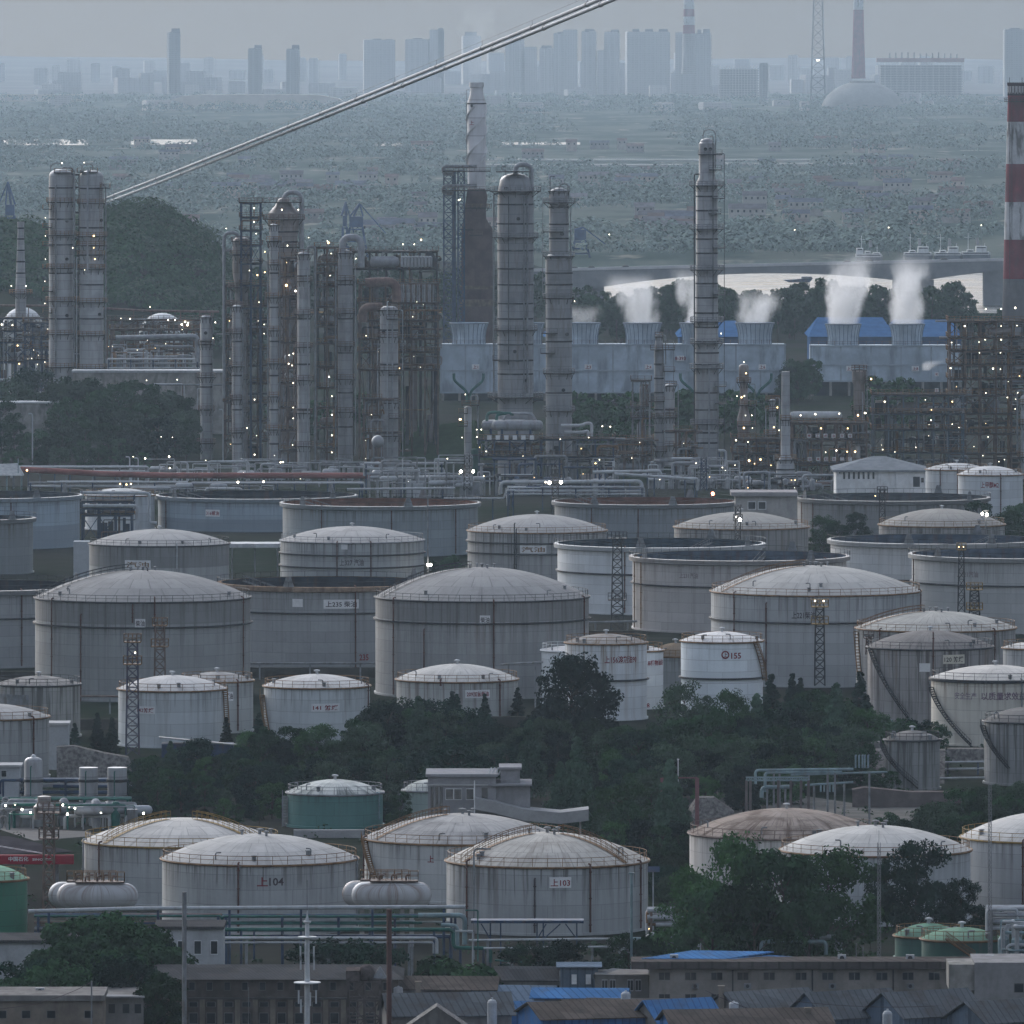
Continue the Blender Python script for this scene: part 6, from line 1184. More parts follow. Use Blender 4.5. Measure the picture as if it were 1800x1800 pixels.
# bridge
t = thing('bridge', 'long pale concrete road bridge with curved haunches over the bright river', 'bridge', (PX(1400,3080),3080,WZ)); Y = 3080; m = MB()
dk = lambda x: 476-(x-1000)*.0225 + 4*((x-1400)/420)**2*0
def soffit(x):
    best = 0
    for pxp in (1000-380, 1030, 1440+165, 2180): best = max(best, max(0, 1-abs(x-pxp)/290)**2)
    return 12+22*best
XS = fr(880,1840,64)
for a, b in zip(XS, XS[1:]):
    A = [P(a,dk(a),Y), P(b,dk(b),Y), P(b,dk(b)+soffit(b),Y), P(a,dk(a)+soffit(a),Y)]; o = Vector((0,14,0)); m.poly([A[3],A[2],A[1],A[0]]); m.poly([q+o for q in A]); m.poly([A[0],A[1],A[1]+o,A[0]+o]); m.poly([A[3]+o,A[2]+o,A[2],A[3]])
m.build('deck', plain('bridge_concrete', (.22,.23,.24), .85, .12, .08, (.13,.135,.14), .4), t)
m = MB()
for a, b in zip(XS, XS[1:]):
    for dy in (-.3,13.9): p, q = P(a,dk(a),Y)+Vector((0,dy,0)), P(b,dk(b),Y)+Vector((0,dy,0)); m.poly([p,q,q+Vector((0,0,1.1)),p+Vector((0,0,1.1))]); m.poly([q+Vector((0,.3,0)),p+Vector((0,.3,0)),p+Vector((0,.3,1.1)),q+Vector((0,.3,1.1))]); m.poly([p+Vector((0,0,1.1)),q+Vector((0,0,1.1)),q+Vector((0,.3,1.1)),p+Vector((0,.3,1.1))])
m.build('parapet', plain('bridge_parapet', (.55,.55,.55), .85, .1, .1), t)
for x, w_ in ((1032,30),(1606,36),(1755,26)): m = MB(); m.box(PX(x-w_,Y),PX(x+w_,Y),Y+2,Y+11,WZ-1,PZ(dk(x)+soffit(x)-4,Y)); m.build('pier', plain('bridge_concrete', (.22,.23,.24), .85, .12, .08, (.13,.135,.14), .4), t)
for px, yt in ((1071,412),(1397,404),(1562,400),(1725,396),(1414,407),(1581,404)):
    o = thing('street_lamp', 'tall thin street lamp along the road beyond the bridge', 'street lamp', (PX(px,3600),3600,0), 'street lamps beyond the bridge'); m = MB(); m.tube([(PX(px,3600),3600,0), P(px,yt,3600)], .16, 5); m.build('pole', GREY_ST, o)
    if px not in (1414,1581): lamp(o, px, yt, 3599, .55, 'w')
for i, px in enumerate((1010,1040,1490,1530,1100,1660)):
    o = thing('parked_car' if False else 'car', 'small car crossing the bridge', 'car', (PX(px,3085),3085,PZ(dk(px),3080)), 'cars on the bridge'); z = PZ(dk(px),3080)+.1; x = PX(px,3085); m = MB(); m.box(x-2.2,x+2.2,3084,3085.8,z+.3,z+.95); c_ = m.build('body', (WHITE,GREY_ST,DARK_ST)[i%3], o); m = MB()
    m.poly([(x-1.6,3084.1,z+.95),(x+1.5,3084.1,z+.95),(x+.9,3084.2,z+1.55),(x-1.1,3084.2,z+1.55)]); m.poly([(x-1.6,3085.7,z+.95),(x-1.1,3085.6,z+1.55),(x+.9,3085.6,z+1.55),(x+1.5,3085.7,z+.95)]); m.poly([(x-1.1,3084.2,z+1.55),(x+.9,3084.2,z+1.55),(x+.9,3085.6,z+1.55),(x-1.1,3085.6,z+1.55)]); m.poly([(x+1.5,3084.1,z+.95),(x+1.5,3085.7,z+.95),(x+.9,3085.6,z+1.55),(x+.9,3084.2,z+1.55)]); m.poly([(x-1.6,3085.7,z+.95),(x-1.6,3084.1,z+.95),(x-1.1,3084.2,z+1.55),(x-1.1,3085.6,z+1.55)]); m.build('cabin', GLASS, o)
    for dx in (-1.4,1.4): m = MB(); m.tube([(x+dx,3083.95,z+.35),(x+dx,3084.2,z+.35)], .33, 10); m.build('wheel', DARK_ST, o)
# ships and cranes beyond the bridge
def ship(label, x0, x1, yd, Y, group=None):
    z = PZ(yd,Y); X0, X1 = PX(x0,Y), PX(x1,Y); L = X1-X0; t = thing('cargo_ship', label, 'ship', ((X0+X1)/2,Y,WZ)); m = MB(); y0, y1 = Y, Y+9
    pts = [(X0,y0+4.5),(X0+L*.06,y0),(X1-L*.1,y0),(X1,y0+4.5),(X1-L*.1,y1),(X0+L*.06,y1)]
    for i in range(6): a, b = pts[i], pts[(i+1)%6]; m.poly([(a[0]*.97+.03*(X0+X1)/2,a[1],WZ),(b[0]*.97+.03*(X0+X1)/2,b[1],WZ),(b[0],b[1],z),(a[0],a[1],z)])
    m.poly([(a[0],a[1],z) for a in pts]); m.build('hull', plain('ship_hull', (.16,.18,.2), .6, .2, .2), t)
    zz = z+6; sd = int(x0) % 3
    for f0, f1, h in (((.03,.95,1.6),(.06,.3,4.6),(.36,.56,3.0),(.66,.9,2.3)),((.03,.95,1.5),(.5,.86,4.4),(.2,.42,2.6)),((.04,.94,2.2),(.1,.52,4.2),(.16,.3,6.2)))[sd]: m = MB(); q = .3*(h < 1.7); m.box(X0+L*f0,X0+L*f1,Y+1.2-q+h*.01,Y+7.8+q-h*.01,z+.01,z+h); d = m.build('deckhouse', WHITE, t); m = MB(); m.box(X0+L*f0+.5,X0+L*f1-.5,Y+1.0-q,Y+1.195-q,z+h-.9,z+h-.4); m.build('window_band', GLASS, d)
    m = MB(); m.lathe([(.8,z+5),(.7,z+8.6),(.02,z+8.7)], 12, (X0+L*.56,Y+4.5,0)); m.build('funnel', plain('funnel_grey', (.3,.3,.31), .7, .1, .3), t)
    m = MB(); [m.beam((X0+L*a,Y+1,z),(X0+L*a,Y+1,z+1.1), .12) for a in fr(.02,.98,14)]; m.beam((X0+L*.02,Y+1,z+1.1),(X0+L*.98,Y+1,z+1.1), .12); m.build('railing', WHITE, t)
    m = MB(); x = X0+L*.24; m.beam((X0+L*.8,Y+4,z),(X0+L*.8,Y+4,z+6), .25); m.beam((x,Y+4,z+2),(x,Y+4,zz+5), .3); m.beam((x-2,Y+4,zz+3),(x+2,Y+4,zz+3), .2); m.build('mast', WHITE, t)
for lab, x0, x1, yd in (('white passenger ship, leftmost of the moored row beyond the bridge', 1503, 1552, 452),('tall white ship with the highest mast in the moored row', 1588, 1640, 449),('white ship in the middle of the moored row, right of the tallest', 1642, 1692, 449),('white ship at the right end of the moored row beside the striped chimney', 1690, 1742, 448)): ship(lab, x0, x1, yd, 3525)
t = thing('barge', 'low dark barge on the bright river under the bridge', 'boat', (PX(1400,3150),3150,WZ)); m = MB(); y0 = 3240
P0 = [(1372,488),(1382,492),(1418,492),(1424,485)]; 
for dy in (0,8): m.poly([P(x,y,y0)+Vector((0,dy,0)) for x,y in P0])
for a, b in zip(P0, P0[1:]+P0[:1]): m.poly([P(*a,y0),P(*b,y0),P(*b,y0)+Vector((0,8,0)),P(*a,y0)+Vector((0,8,0))])
m.build('hull', BLUE_ST, t); m = MB(); m.box(PX(1404,y0),PX(1422,y0),y0+1,y0+7,PZ(486.4,y0),PZ(482,y0)); m.build('wheelhouse', GREY_ST, t)
CR = plain('blue_crane_paint', (.03,.07,.16), .6, .2, .3)
def crane(label, x, ytop, w_, Y, lean=1):
    t = thing('harbour_crane', label, 'crane', (PX(x,Y),Y,0)); zt = PZ(ytop,Y); W = w_*S(Y); X = PX(x,Y); m = MB(); h = zt*.55
    for sx in (-1,1):
        for dy in (0,8): m.beam((X+sx*W*.5,Y+dy,0),(X+sx*W*.28,Y+dy,h), 1.1)
    for f in (.25,.55,.95):
        for dy in (0,8): m.beam((X-W*(.5-.22*f),Y+dy,h*f),(X+W*(.5-.22*f),Y+dy,h*f), .7)
    m.beam((X-W*.28,Y,h),(X-W*.28,Y+8,h), .8); m.beam((X+W*.28,Y,h),(X+W*.28,Y+8,h), .8); m.build('gantry', CR, t); m = MB(); m.box(X-W*.3,X+W*.3,Y+1,Y+7,h+.36,h+6); m.build('cab', CR, t); m = MB(); tip = Vector((X+lean*W*.15,Y+4,zt))
    for dx in (-1,1): m.beam((X-lean*W*.2+dx,Y+4+dx,h+6), tip, .9)
    m.beam((X+lean*W*.3,Y+4,h+6), tip, .8); m.beam(tip, (X+lean*W*1.3,Y+4,zt*.45), .6); m.build('jib', CR, t)
for lab, x, yt, w_, ln in (('slim blue harbour crane at the left edge above the wooded hill', 17, 320, 26, -1),('left blue harbour crane behind the looping pipe', 606, 355, 12, 1),('right blue harbour crane with a spread A-frame behind the looping pipe', 626, 358, 40, 1),('blue harbour crane right of the necked column', 1020, 400, 34, 1)): crane(lab, x, yt, w_, 3570, ln)
for lab, pts in (('left blue tilted roof behind the cooling towers', [(1195,572),(1240,562),(1310,570),(1310,590),(1195,592)]),('blue shed roof between the two ribbed fan stacks', [(1425,585),(1452,556),(1520,556),(1570,575),(1570,590),(1425,590)]),('long blue shed roof at the right behind the ribbed fan stacks', [(1560,592),(1600,572),(1690,560),(1690,592)]),('small blue roof at the left of the rows of steam', [(960,590),(985,566),(1015,570),(1015,590)])):
    Y = 2420; t = thing('shed', lab, 'shed', (PX(pts[0][0],Y),Y,0)); xs = [p[0] for p in pts]; yt = min(p[1] for p in pts); x0, x1 = min(xs), max(xs); m = MB(); ze, zr = PZ(592,Y), PZ(yt,Y+22); m.box(PX(x0,Y),PX(x1,Y),Y,Y+44,0,ze); m.build('wall', plain('blue_cladding', (.05,.1,.2), .8, .15, .2), t); m = MB(); a, b = PX(x0,Y)-1, PX(x1,Y)+1
    m.poly([(a,Y-1,ze),(b,Y-1,ze),(b-4,Y+22,zr),(a+4,Y+22,zr)]); m.poly([(b,Y+45,ze),(a,Y+45,ze),(a+4,Y+22,zr),(b-4,Y+22,zr)]); m.poly([(b,Y-1,ze),(b,Y+45,ze),(b-4,Y+22,zr)]); m.poly([(a,Y+45,ze),(a,Y-1,ze),(a+4,Y+22,zr)]); m.build('roof', plain('blue_roof_sheet', (.05,.12,.25), .8, .12, .3), t)
# two thick suspension cables crossing overhead
for lab, (xa, ya), (xb, yb), in (('upper of the two thick grey cables slanting across the sky', (185,349), (1085,-14)), ('lower of the two thick grey cables slanting across the sky', (185,357), (1110,-14))):
    t = thing('suspension_cable', lab, 'cable', (0,0,0)); A, B = P(xa,ya,2650), P(xb,yb,1480); t.location = (A+B)/2; q = [A.lerp(B,f)-Vector((0,0,5*4*f*(1-f)*.12)) for f in fr(0,1,30)]; m = MB(); m.tube(q, .46, 12); m.build('cable', plain('cable_grey', (.33,.36,.39), .5, .08, .2), t, True)
    for i in range(1,30,2):
        d = (q[i+1]-q[i-1]).normalized(); m = MB(); m.tube([q[i]-d*.7, q[i]+d*.7], .6, 10); m.build('clamp', GREY_ST, t); m = MB(); m.beam(q[i], q[i]+Vector((0,0,1.7)), .12); m.build('rope_post', GREY_ST, t)
    m = MB(); m.tube([p+Vector((0,0,1.65)) for p in q], .05, 4); m.build('hand_rope', GREY_ST, t)
# steam and smoke
SK = 1.05
def plume(label, px, y0, y1, Y, r0, r1, lean, dens, col=(1,1,1), seed=0., name='steam_plume', cat='steam', sc_=.16):
    z0, z1 = PZ(y0,Y), PZ(y1,Y); X = PX(px,Y); m = MB(); pr = []; n = 14; L = lean*S(Y); h = z1-z0; ra, rb = r0*S(Y), r1*S(Y)
    for i in range(n+1):
        f = i/n; r = (ra+(rb-ra)*f)*1.25; k = 28
        for j in range(k): a = 2*pi*j/k; m.v.append((X+L*f*f+r*cos(a), Y+8+r*sin(a), z0+h*f))
    for i in range(n):
        for j in range(k): q = (j+1)%k; m.face(i*k+j, i*k+q, (i+1)*k+q, (i+1)*k+j)
    m.face(*range(k-1,-1,-1)); m.face(*[n*k+j for j in range(k)])
    mt = bpy.data.materials.new('steam_'+name); mt.use_nodes = True; t = mt.node_tree; t.nodes.clear(); K = NT.__new__(NT); K.t = t; K.L = t.links; K.m = mt
    s = K.sep(K.obj()); f = K.math('DIVIDE', s[2], h, clamp=True); cx = K.math('MULTIPLY', K.math('MULTIPLY', f, f), L); rad = K.math('MULTIPLY_ADD', f, rb-ra, ra)
    dx = K.math('SUBTRACT', s[0], cx); dist = K.math('DIVIDE', K.math('SQRT', K.math('ADD', K.math('MULTIPLY',dx,dx), K.math('MULTIPLY',s[1],s[1]))), rad)
    nz = K.noise(K.comb(K.math('ADD',s[0],seed*7), s[1], K.math('MULTIPLY', s[2], .6)), sc_, 6, .68)
    e = K.math('ADD', dist, K.math('MULTIPLY', K.math('SUBTRACT', nz, .5), K.math('MULTIPLY_ADD', f, 4.0, 1.5)))
    core = K.math('SUBTRACT', 1.0, K.ramp(e, .45, 1.05)); fade = K.math('SUBTRACT', 1.0, K.ramp(f, .3, 1.0)); den = K.math('MULTIPLY', K.math('MULTIPLY', core, fade), dens*SK)
    v = t.nodes.new('ShaderNodeVolumePrincipled'); v.inputs['Color'].default_value = c4(col); v.inputs['Anisotropy'].default_value = .2; t.links.new(den, v.inputs['Density']); o = t.nodes.new('ShaderNodeOutputMaterial'); t.links.new(v.outputs[0], o.inputs['Volume'])
    ob = bpy.data.objects.new(name, m.mesh(name, mt, (X,Y+8,z0))); ob.location = (X,Y+8,z0); COL.objects.link(ob); return tag(ob, label, cat, None, 'thing')
plume('white steam drifting left from the fan stack left of the tallest column', 1130, 570, 478, 2200, 32, 48, -34, .16, seed=1)
plume('white steam rising from the fan stack half hidden by the tallest column', 1228, 570, 465, 2200, 31, 34, -14, .16, seed=2)
plume('low wisp of steam over the fan stack right of the tallest column', 1328, 570, 505, 2200, 31, 44, 10, .12, seed=3)
plume('tall steam column over the left ribbed fan stack', 1483, 571, 440, 2230, 30, 44, 26, .2, seed=4)
plume('tall steam column over the right ribbed fan stack', 1596, 571, 444, 2230, 28, 40, 6, .2, seed=5)
plume('faint wisp of steam over the fan stack beside the necked column', 1026, 569, 535, 2200, 26, 36, -6, .05, seed=6)
plume('small bright puff of steam beside the tall right-hand frame', 1632, 654, 634, 1838, 9, 20, 22, .16, seed=7, sc_=.4)
plume('thin pale smoke rising from the spiral-finned chimney', 837, 144, -12, 2272, 11, 46, 4, .018, (.85,.9,.95), 8, 'smoke_plume', 'smoke', .12)
plume('second faint smoke haze drifting over the wooded slope', 150, 815, 775, 1855, 16, 30, 12, .02, (.8,.85,.9), 9, 'smoke_plume', 'smoke', .3)
# ------------------------------------------------------------------ lamp towers, posts
def lamp_tower(label, px, ytop, ybase, Y, w0, w1, plats, steel=None, lamps=(), name='lattice_lamp_tower', rc=None):
    steel = steel or DARK_ST; X = PX(px,Y); zb = 0 if ybase is None else max(0,PZ(ybase,Y)); zt = PZ(ytop,Y); t = thing(name, label, 'lamp tower', (X,Y,zb)); m = MB(); W = lambda z: (w1+(w0-w1)*(z-zb)/(zt-zb))/2*S(Y); n = max(6,int((zt-zb)/1.5)); zs = fr(zb,zt,n)
    for sx in (-1,1):
        for sy in (-1,1): m.beam((X+sx*W(zb),Y+sy*W(zb),zb),(X+sx*W(zt),Y+sy*W(zt),zt), .17)
    for a, b in zip(zs, zs[1:]):
        for sy in (-1,1):
            m.beam((X-W(a),Y+sy*W(a),a),(X+W(b),Y+sy*W(b),b), .1); m.beam((X+W(a),Y+sy*W(a),a),(X-W(b),Y+sy*W(b),b), .1); m.beam((X-W(b),Y+sy*W(b),b),(X+W(b),Y+sy*W(b),b), .1)
            m.beam((X+sy*W(a),Y-W(a),a),(X+sy*W(b),Y+W(b),b), .1)
    m.build('lattice', steel, t)
    for py, hw in plats:
        z = PZ(py,Y); h = hw*S(Y); m = MB(); m.box(X-h,X+h,Y-h,Y+h,z-.12,z+.04); p = m.build('platform', rc or OCHRE_ST, t); m = MB(); rail_line(m, [(X-h,Y-h,z),(X+h,Y-h,z),(X+h,Y+h,z),(X-h,Y+h,z),(X-h,Y-h,z)], 1.3, .1, .7); m.build('railing', rc or OCHRE_ST, p)
    m = MB()
    for sx in (-.6,0,.6): m.cbox((X+sx, Y-W(zt)-.2, zt+.25), .45, .3, .4)
    m.beam((X-.9,Y-W(zt)-.1,zt+.02),(X+.9,Y-W(zt)-.1,zt+.02), .12); m.build('lamp_bar', GREY_ST, t)
    for L in lamps: lamp(t, L[0], L[1], Y-2.2, *L[2:])
    return t
lamp_tower('dark lattice lamp tower in front of the white open-top tank', 1085, 943, 1112, 1362, 14, 22, ((1054,16),(946,17)), DARK_ST, rc=DARK_ST)
lamp_tower('dark lattice lamp tower with ochre platforms in front of the tank numbered 221', 1441, 1056, 1205, 1236, 14, 18, ((1096,15),(1066,15)), DARK_ST, ((1433,1057,.3),(1448,1057,.28)), rc=YEL_ST)
lamp_tower('thin dark lattice lamp tower in front of the pale open-top tank, right', 1690, 960, 1076, 1345, 8, 12, ((966,8),), DARK_ST, ((1686,962,.22,'y'),(1694,962,.22,'y')), rc=YEL_ST)
lamp_tower('short dark lattice lamp tower with an ochre head behind the wide pale dome', 1713, 1030, 1082, 1338, 14, 18, ((1036,14),(1071,14)), DARK_ST, rc=YEL_ST)
lamp_tower('navy lattice lamp tower with ochre platforms in front of the 142 tank', 233, 1124, None, 1128, 17, 23, ((1128,15),(1167,16)), plain('navy_rust_lattice', (.06,.06,.1), .6, .3, 1.0, (.12,.06,.04), .6), ((237,1148,.26),))
lamp_tower('rusty lattice lamp tower with ochre platforms before the left broad domed tank', 281, 1092, 1192, 1205, 15, 19, ((1099,13),(1136,15)), RUST_ST)
lamp_tower('dark lattice lamp tower with a brown head in front of the red banner', 86, 1425, None, 930, 17, 20, ((1428,20),(1473,17)), RUST_ST, rc=RUST_ST)
lamp_tower('dark rusty lattice lamp tower behind the 120 tank, left', 1527, 1118, 1150, 1200, 8, 10, ((1121,9),), RUST_ST, rc=RUST_ST)
lamp_tower('dark lattice tower with two floodlights left of the drum frame', 821, 800, 862, 1700, 9, 11, ((828,9),), DARK_ST, ((810,829,.75,'b'),(832,829,.75,'b')), rc=DARK_ST)
lamp_tower('dark lattice tower with two floodlights in front of the hooped white pipe', 976, 824, 905, 1660, 10, 12, ((846,9),), DARK_ST, ((966,849,.85,'b'),(986,848,.85,'b'),(959,848,.4)), rc=DARK_ST)
lamp_tower('dark lattice tower lit by one floodlight over the low brownish dome', 1297, 890, None, 1450, 9, 11, ((915,8),), DARK_ST, ((1301,914,.75,'b'),(1294,909,.3)), rc=DARK_ST)
lamp_tower('dark lattice tower in front of the very wide grey open-top tank', 1551, 862, None, 1500, 9, 12, ((866,9),), DARK_ST, ((1539,872,.26,'y'),), rc=DARK_ST)
lamp_tower('dark navy tower carrying the red flare beside the rust-red open tank', 1237, 806, 862, 1690, 9, 11, ((828,9),), BLUE_ST, rc=BLUE_ST)
t = thing('flare', 'glowing red flare above the rust-red open tank', 'flare', (PX(1253,1625),1625,0)); m = MB(); m.tube([(PX(1253,1625),1625,0), P(1253,870,1625)], .3, 8); m.build('stack_pipe', DARK_ST, t); lamp(t, 1253, 868, 1624, .9, 'r')
for lab, px, yt, yb, Y, tw in (('thin pale lattice mast in front of the big right-hand trees', 1545, 1481, 1690, 826, 4), ('thin dark lattice mast at the right beside the small green tanks', 1740, 1380, 1692, 830, 4)):
    t = thing('lattice_mast', lab, 'mast', P(px,yb,Y)); m = MB(); X = PX(px,Y); h = tw*S(Y); z0, z1 = PZ(yb,Y)-3, PZ(yt,Y); q = [(h*cos(a),h*sin(a)) for a in (.4,2.5,4.6)]
    for a in q: m.beam((X+a[0],Y+a[1],z0),(X+a[0]*.7,Y+a[1]*.7,z1), .05)
    zz = z0
    while zz < z1-.6:
        for i in range(3): a, b = q[i], q[(i+1)%3]; m.beam((X+a[0],Y+a[1],zz),(X+b[0],Y+b[1],zz+.6), .035); m.beam((X+b[0],Y+b[1],zz+.6),(X+a[0],Y+a[1],zz+.6), .035)
        zz += .6
    m.build('lattice', GREY_ST, t); m = MB(); m.beam((X,Y,z1),(X,Y,z1+1.5), .05); m.build('rod', GREY_ST, t)
def post(label, pts, Y, r, mat, lamps=(), name='lamp_post', cat='lamp post', head=None):
    t = thing(name, label, cat, (PX(pts[0][0],Y),Y,0)); m = MB(); q = [P(x,y,Y) for x,y in pts]; m.pipe([Vector((q[0].x,Y,0))]+q, r, 8, 1.0); m.build('pole', mat, t, True)
    if head: m = MB(); c = q[-1]; m.cbox(c, head, .4, .2); m.build('head', mat, t)
    for L in lamps: lamp(t, L[0], L[1], Y-.8, *L[2:])
    return t
post('tall grey pole with twin floodlights at its foot beside the 327 dome', [(752,872)], 1462, .16, GREY_ST, ((752,993,.55,'b'),(757,993,.6,'b')), head=2.4)
post('grey pole with a pair of bright floodlights beside the brownish right dome', [(1733,898)], 1440, .14, GREY_ST, ((1727,903,.6,'b'),(1735,905,.65,'b')), head=1.2)
post('curved grey lamp post in front of the 103 tank', [(833,1497),(836,1492),(856,1492)], 880, .12, GREY_ST, head=1.0)
post('tall grey-green pole with a cap right of the 103 tank', [(1110,1535)], 850, .17, TEAL_P, head=.7, name='pole', cat='pole')
t = post('solar lamp post between the 103 tank and the dark belt of trees', [(1148,1532)], 905, .09, PALE); m = MB(); c = P(1149,1528,905); m.poly([c+Vector((-.8,-.5,-.3)),c+Vector((.8,-.5,-.3)),c+Vector((.8,.5,.35)),c+Vector((-.8,.5,.35))]); m.poly([c+Vector((-.8,.5,.3)),c+Vector((.8,.5,.3)),c+Vector((.8,-.5,-.35)),c+Vector((-.8,-.5,-.35))]); m.build('solar_panel', BLUE_ST, t)
post('tall grey steel pole rising in front of the brown brick block', [(324,1568)], 772, .26, GREY_ST, name='pole', cat='pole')
post('rust brown steel pole rising beside the rusty water tower', [(684,1598)], 775, .3, plain('brown_pole', (.09,.05,.045), .7, .2, .5), name='pole', cat='pole')
for lab, px, yt, Y in (('thin lamp post with a curved arm above the trees, far left', 57, 727, 1880),('thin lamp post with a curved arm right of the trees, left', 392, 720, 1885),('small lamp post with a curved arm by the duct, left', 228, 803, 1790),('small lamp post with a curved arm by the duct, right', 243, 805, 1792)): post(lab, [(px,yt+4),(px-1,yt),(px-7,yt)], Y, .17, PALE)
# white telecom mast
t = thing('telecom_mast', 'white telecom mast with discs and antenna panels in front of the brick block', 'mast', (PX(540,764),764,0)); Y = 764; X = PX(540,764); WP = plain('mast_white', (.5,.52,.53), .5, .08, .6); m = MB(); m.lathe([(.34,0),(.3,PZ(1730,Y)),(.26,PZ(1650,Y)),(.22,PZ(1617,Y)),(.1,PZ(1610,Y)),(.05,PZ(1600,Y))], 18, (X,Y,0)); m.build('pole', WP, t, True); m = MB(); m.tube([P(540,1602,Y),P(540,1547,Y)], .035, 6); m.build('spike', GREY_ST, t)
for py, r_ in ((1647,1.05),(1727,1.5),(1620,.45)): m = MB(); z = PZ(py,Y); m.lathe([(.3,z-.2),(r_,z-.05),(r_,z+.05),(.3,z+.1)], 24, (X,Y,0)); m.build('disc', WP, t)
for i, (py, dx, a) in enumerate(((1675,-.75,.2),(1675,.75,-.2),(1671,-.2,0),(1692,-.72,.1),(1693,.78,-.1),(1752,-.95,.25),(1752,1.0,-.35),(1756,.35,0),(1768,-.7,.1))):
    m = MB(); c = Vector((X+dx,Y-.35,PZ(py,Y))); m.box(c.x-.09,c.x+.09,c.y-.08,c.y+.08,c.z-.75,c.z+.75); m.build('antenna_panel', WP, t); m = MB(); m.beam(c, (X,Y,c.z), .07); m.build('bracket', GREY_ST, t)
# rusty water tower
t = thing('water_tower', 'rusty braced water tower with a slumped drum in front of the brick block', 'water tower', (PX(645,782),782,0)); Y = 782; m = MB(); zt = PZ(1726,Y)
for px in (612,640,668):
    for dy in (0,4.5): m.beam((PX(px,Y),Y+dy,0),(PX(px,Y),Y+dy,zt), .22)
for i in range(5):
    a, b = zt*i/5, zt*(i+1)/5
    for p, q in ((612,640),(640,668)): m.beam((PX(p,Y),Y,a),(PX(q,Y),Y,b), .13); m.beam((PX(q,Y),Y,a),(PX(p,Y),Y,b), .13)
    m.beam((PX(612,Y),Y,b),(PX(668,Y),Y,b), .18); m.beam((PX(612,Y),Y+4.5,b),(PX(668,Y),Y+4.5,b), .18)
m.build('frame', plain('tower_rust', (.1,.085,.08), .8, .4, 1.2, (.04,.03,.03), .7), t); m = MB(); m.box(PX(608,Y),PX(632,Y),Y-.3,Y+4.8,PZ(1724,Y),PZ(1706,Y)); m.build('tank_box', plain('tower_rust', (.1,.085,.08)), t); m = MB(); m.hlathe([(.02,0),(.8,.15),(1.05,.6),(1.05,1.2),(.8,1.6),(.02,1.75)], 18, P(632,1710,Y+1)); m.build('drum', plain('tower_rust', (.1,.085,.08)), t, True); m = MB(); c = P(668,1718,Y+1); m.lathe([(.9,0),(.05,1.3)], 12, c); m.build('cone_roof', GREY_ST, t)
# bullet tanks
for lab, x0, x1, y, Y, pl in (('nearer of the two silver bullet tanks left of the 104 tank', 100, 243, 1575, 893, 1), ('farther of the two silver bullet tanks left of the 104 tank', 85, 228, 1573, 898.5, 0), ('nearer of the two silver bullet tanks between the 104 and 103 tanks', 618, 759, 1573, 893, 1), ('farther of the two silver bullet tanks between the 104 and 103 tanks', 601, 742, 1571, 898.5, 0)):
    t = thing('bullet_tank', lab, 'bullet tank', (PX((x0+x1)/2,Y),Y,0)); r_ = 23*S(Y); L = (x1-x0)*S(Y); m = MB(); m.hlathe([(.02,0)]+[(r_*sin(a), r_*(1-cos(a))*1.0) for a in fr(.2,pi/2,7)]+[(r_*sin(a), L-r_*(1-cos(a))) for a in fr(pi/2,.2,7)]+[(.02,L)], 28, P(x0,y,Y)); m.build('shell', wall_mat((.42,.42,.43), 3.0, (.2,.13,.09), .5, .8, x0*.1), t, True); zt = P(0,y,Y).z+r_
    for f in (.25,.75): m = MB(); c = P(x0+(x1-x0)*f,y,Y); m.box(c.x-.3,c.x+.3,c.y-1.2,c.y+1.2,0,c.z-r_*.7); m.build('saddle', CONC, t)
    m = MB(); xa, xb = PX(x0+(x1-x0)*.23,Y), PX(x0+(x1-x0)*.83,Y); m.box(xa,xb,Y-.9,Y+.9,zt+.02,zt+.2); p = m.build('walkway', RUST_ST, t); m = MB(); rail_line(m, [(xa,Y-.9,zt+.2),(xb,Y-.9,zt+.2),(xb,Y+.9,zt+.2),(xa,Y+.9,zt+.2),(xa,Y-.9,zt+.2)], 1.2, .08, .9); m.build('railing', OCHRE_ST, p)
    for f in (.35,.5,.68): m = MB(); c = P(x0+(x1-x0)*f,y,Y); m.pipe([(c.x,Y,zt),(c.x,Y,zt+.9),(c.x+.6,Y,zt+.9)], .12, 6); m.build('valve', RUST_ST, t)
# front pipe racks
pipeline('long white lagged pipe running along the front of the 104 tank', [(50,1602),(240,1597),(818,1594)], 3.6, 868, PALE, BLUE_ST)
rack('navy rack carrying rusty pipe bundles under the long white pipe, left', 60, 390, 1611, 1690, 872, 3, BLUE_ST, (BLUE_ST,GREEN_P,RUST_ST,GREY_ST), (.12,.16,.2), 6, 3, seed=40, rows_dy=12)
rack('navy rack carrying teal and green pipes under the long white pipe, middle', 390, 800, 1612, 1690, 872, 4, BLUE_ST, (GREEN_P,BLUE_ST,BLUE_ST,PALE,GREEN_P), (.13,.18,.22), 6, 3, seed=41, rows_dy=12)
pipeline('dark green pipe stepping down to the right below the long white pipe', [(390,1634),(797,1634),(797,1666),(862,1667),(862,1692)], 3.4, 860, GREEN_P, BLUE_ST)
pipeline('fat pale pipe turning down at the right end of the rack', [(735,1609),(817,1609),(817,1660)], 4.4, 864, TEAL_P, legs=False)
pipeline('pale blue pipe turning down inside the right end of the rack', [(775,1626),(804,1627),(804,1664)], 3.6, 866, TEAL_P, legs=False)
pipeline('white pipe low in front of the rack', [(390,1649),(768,1649),(768,1676)], 2.8, 857, PALE, GREY_ST)
pipeline('thin grey pipe low in front of the rack', [(390,1657),(762,1657),(762,1676)], 1.8, 856, SILVER, GREY_ST)
pipeline('thin white pipe bracket right of the rack', [(800,1637),(831,1637),(831,1697)], 1.4, 852, PALE, legs=False)
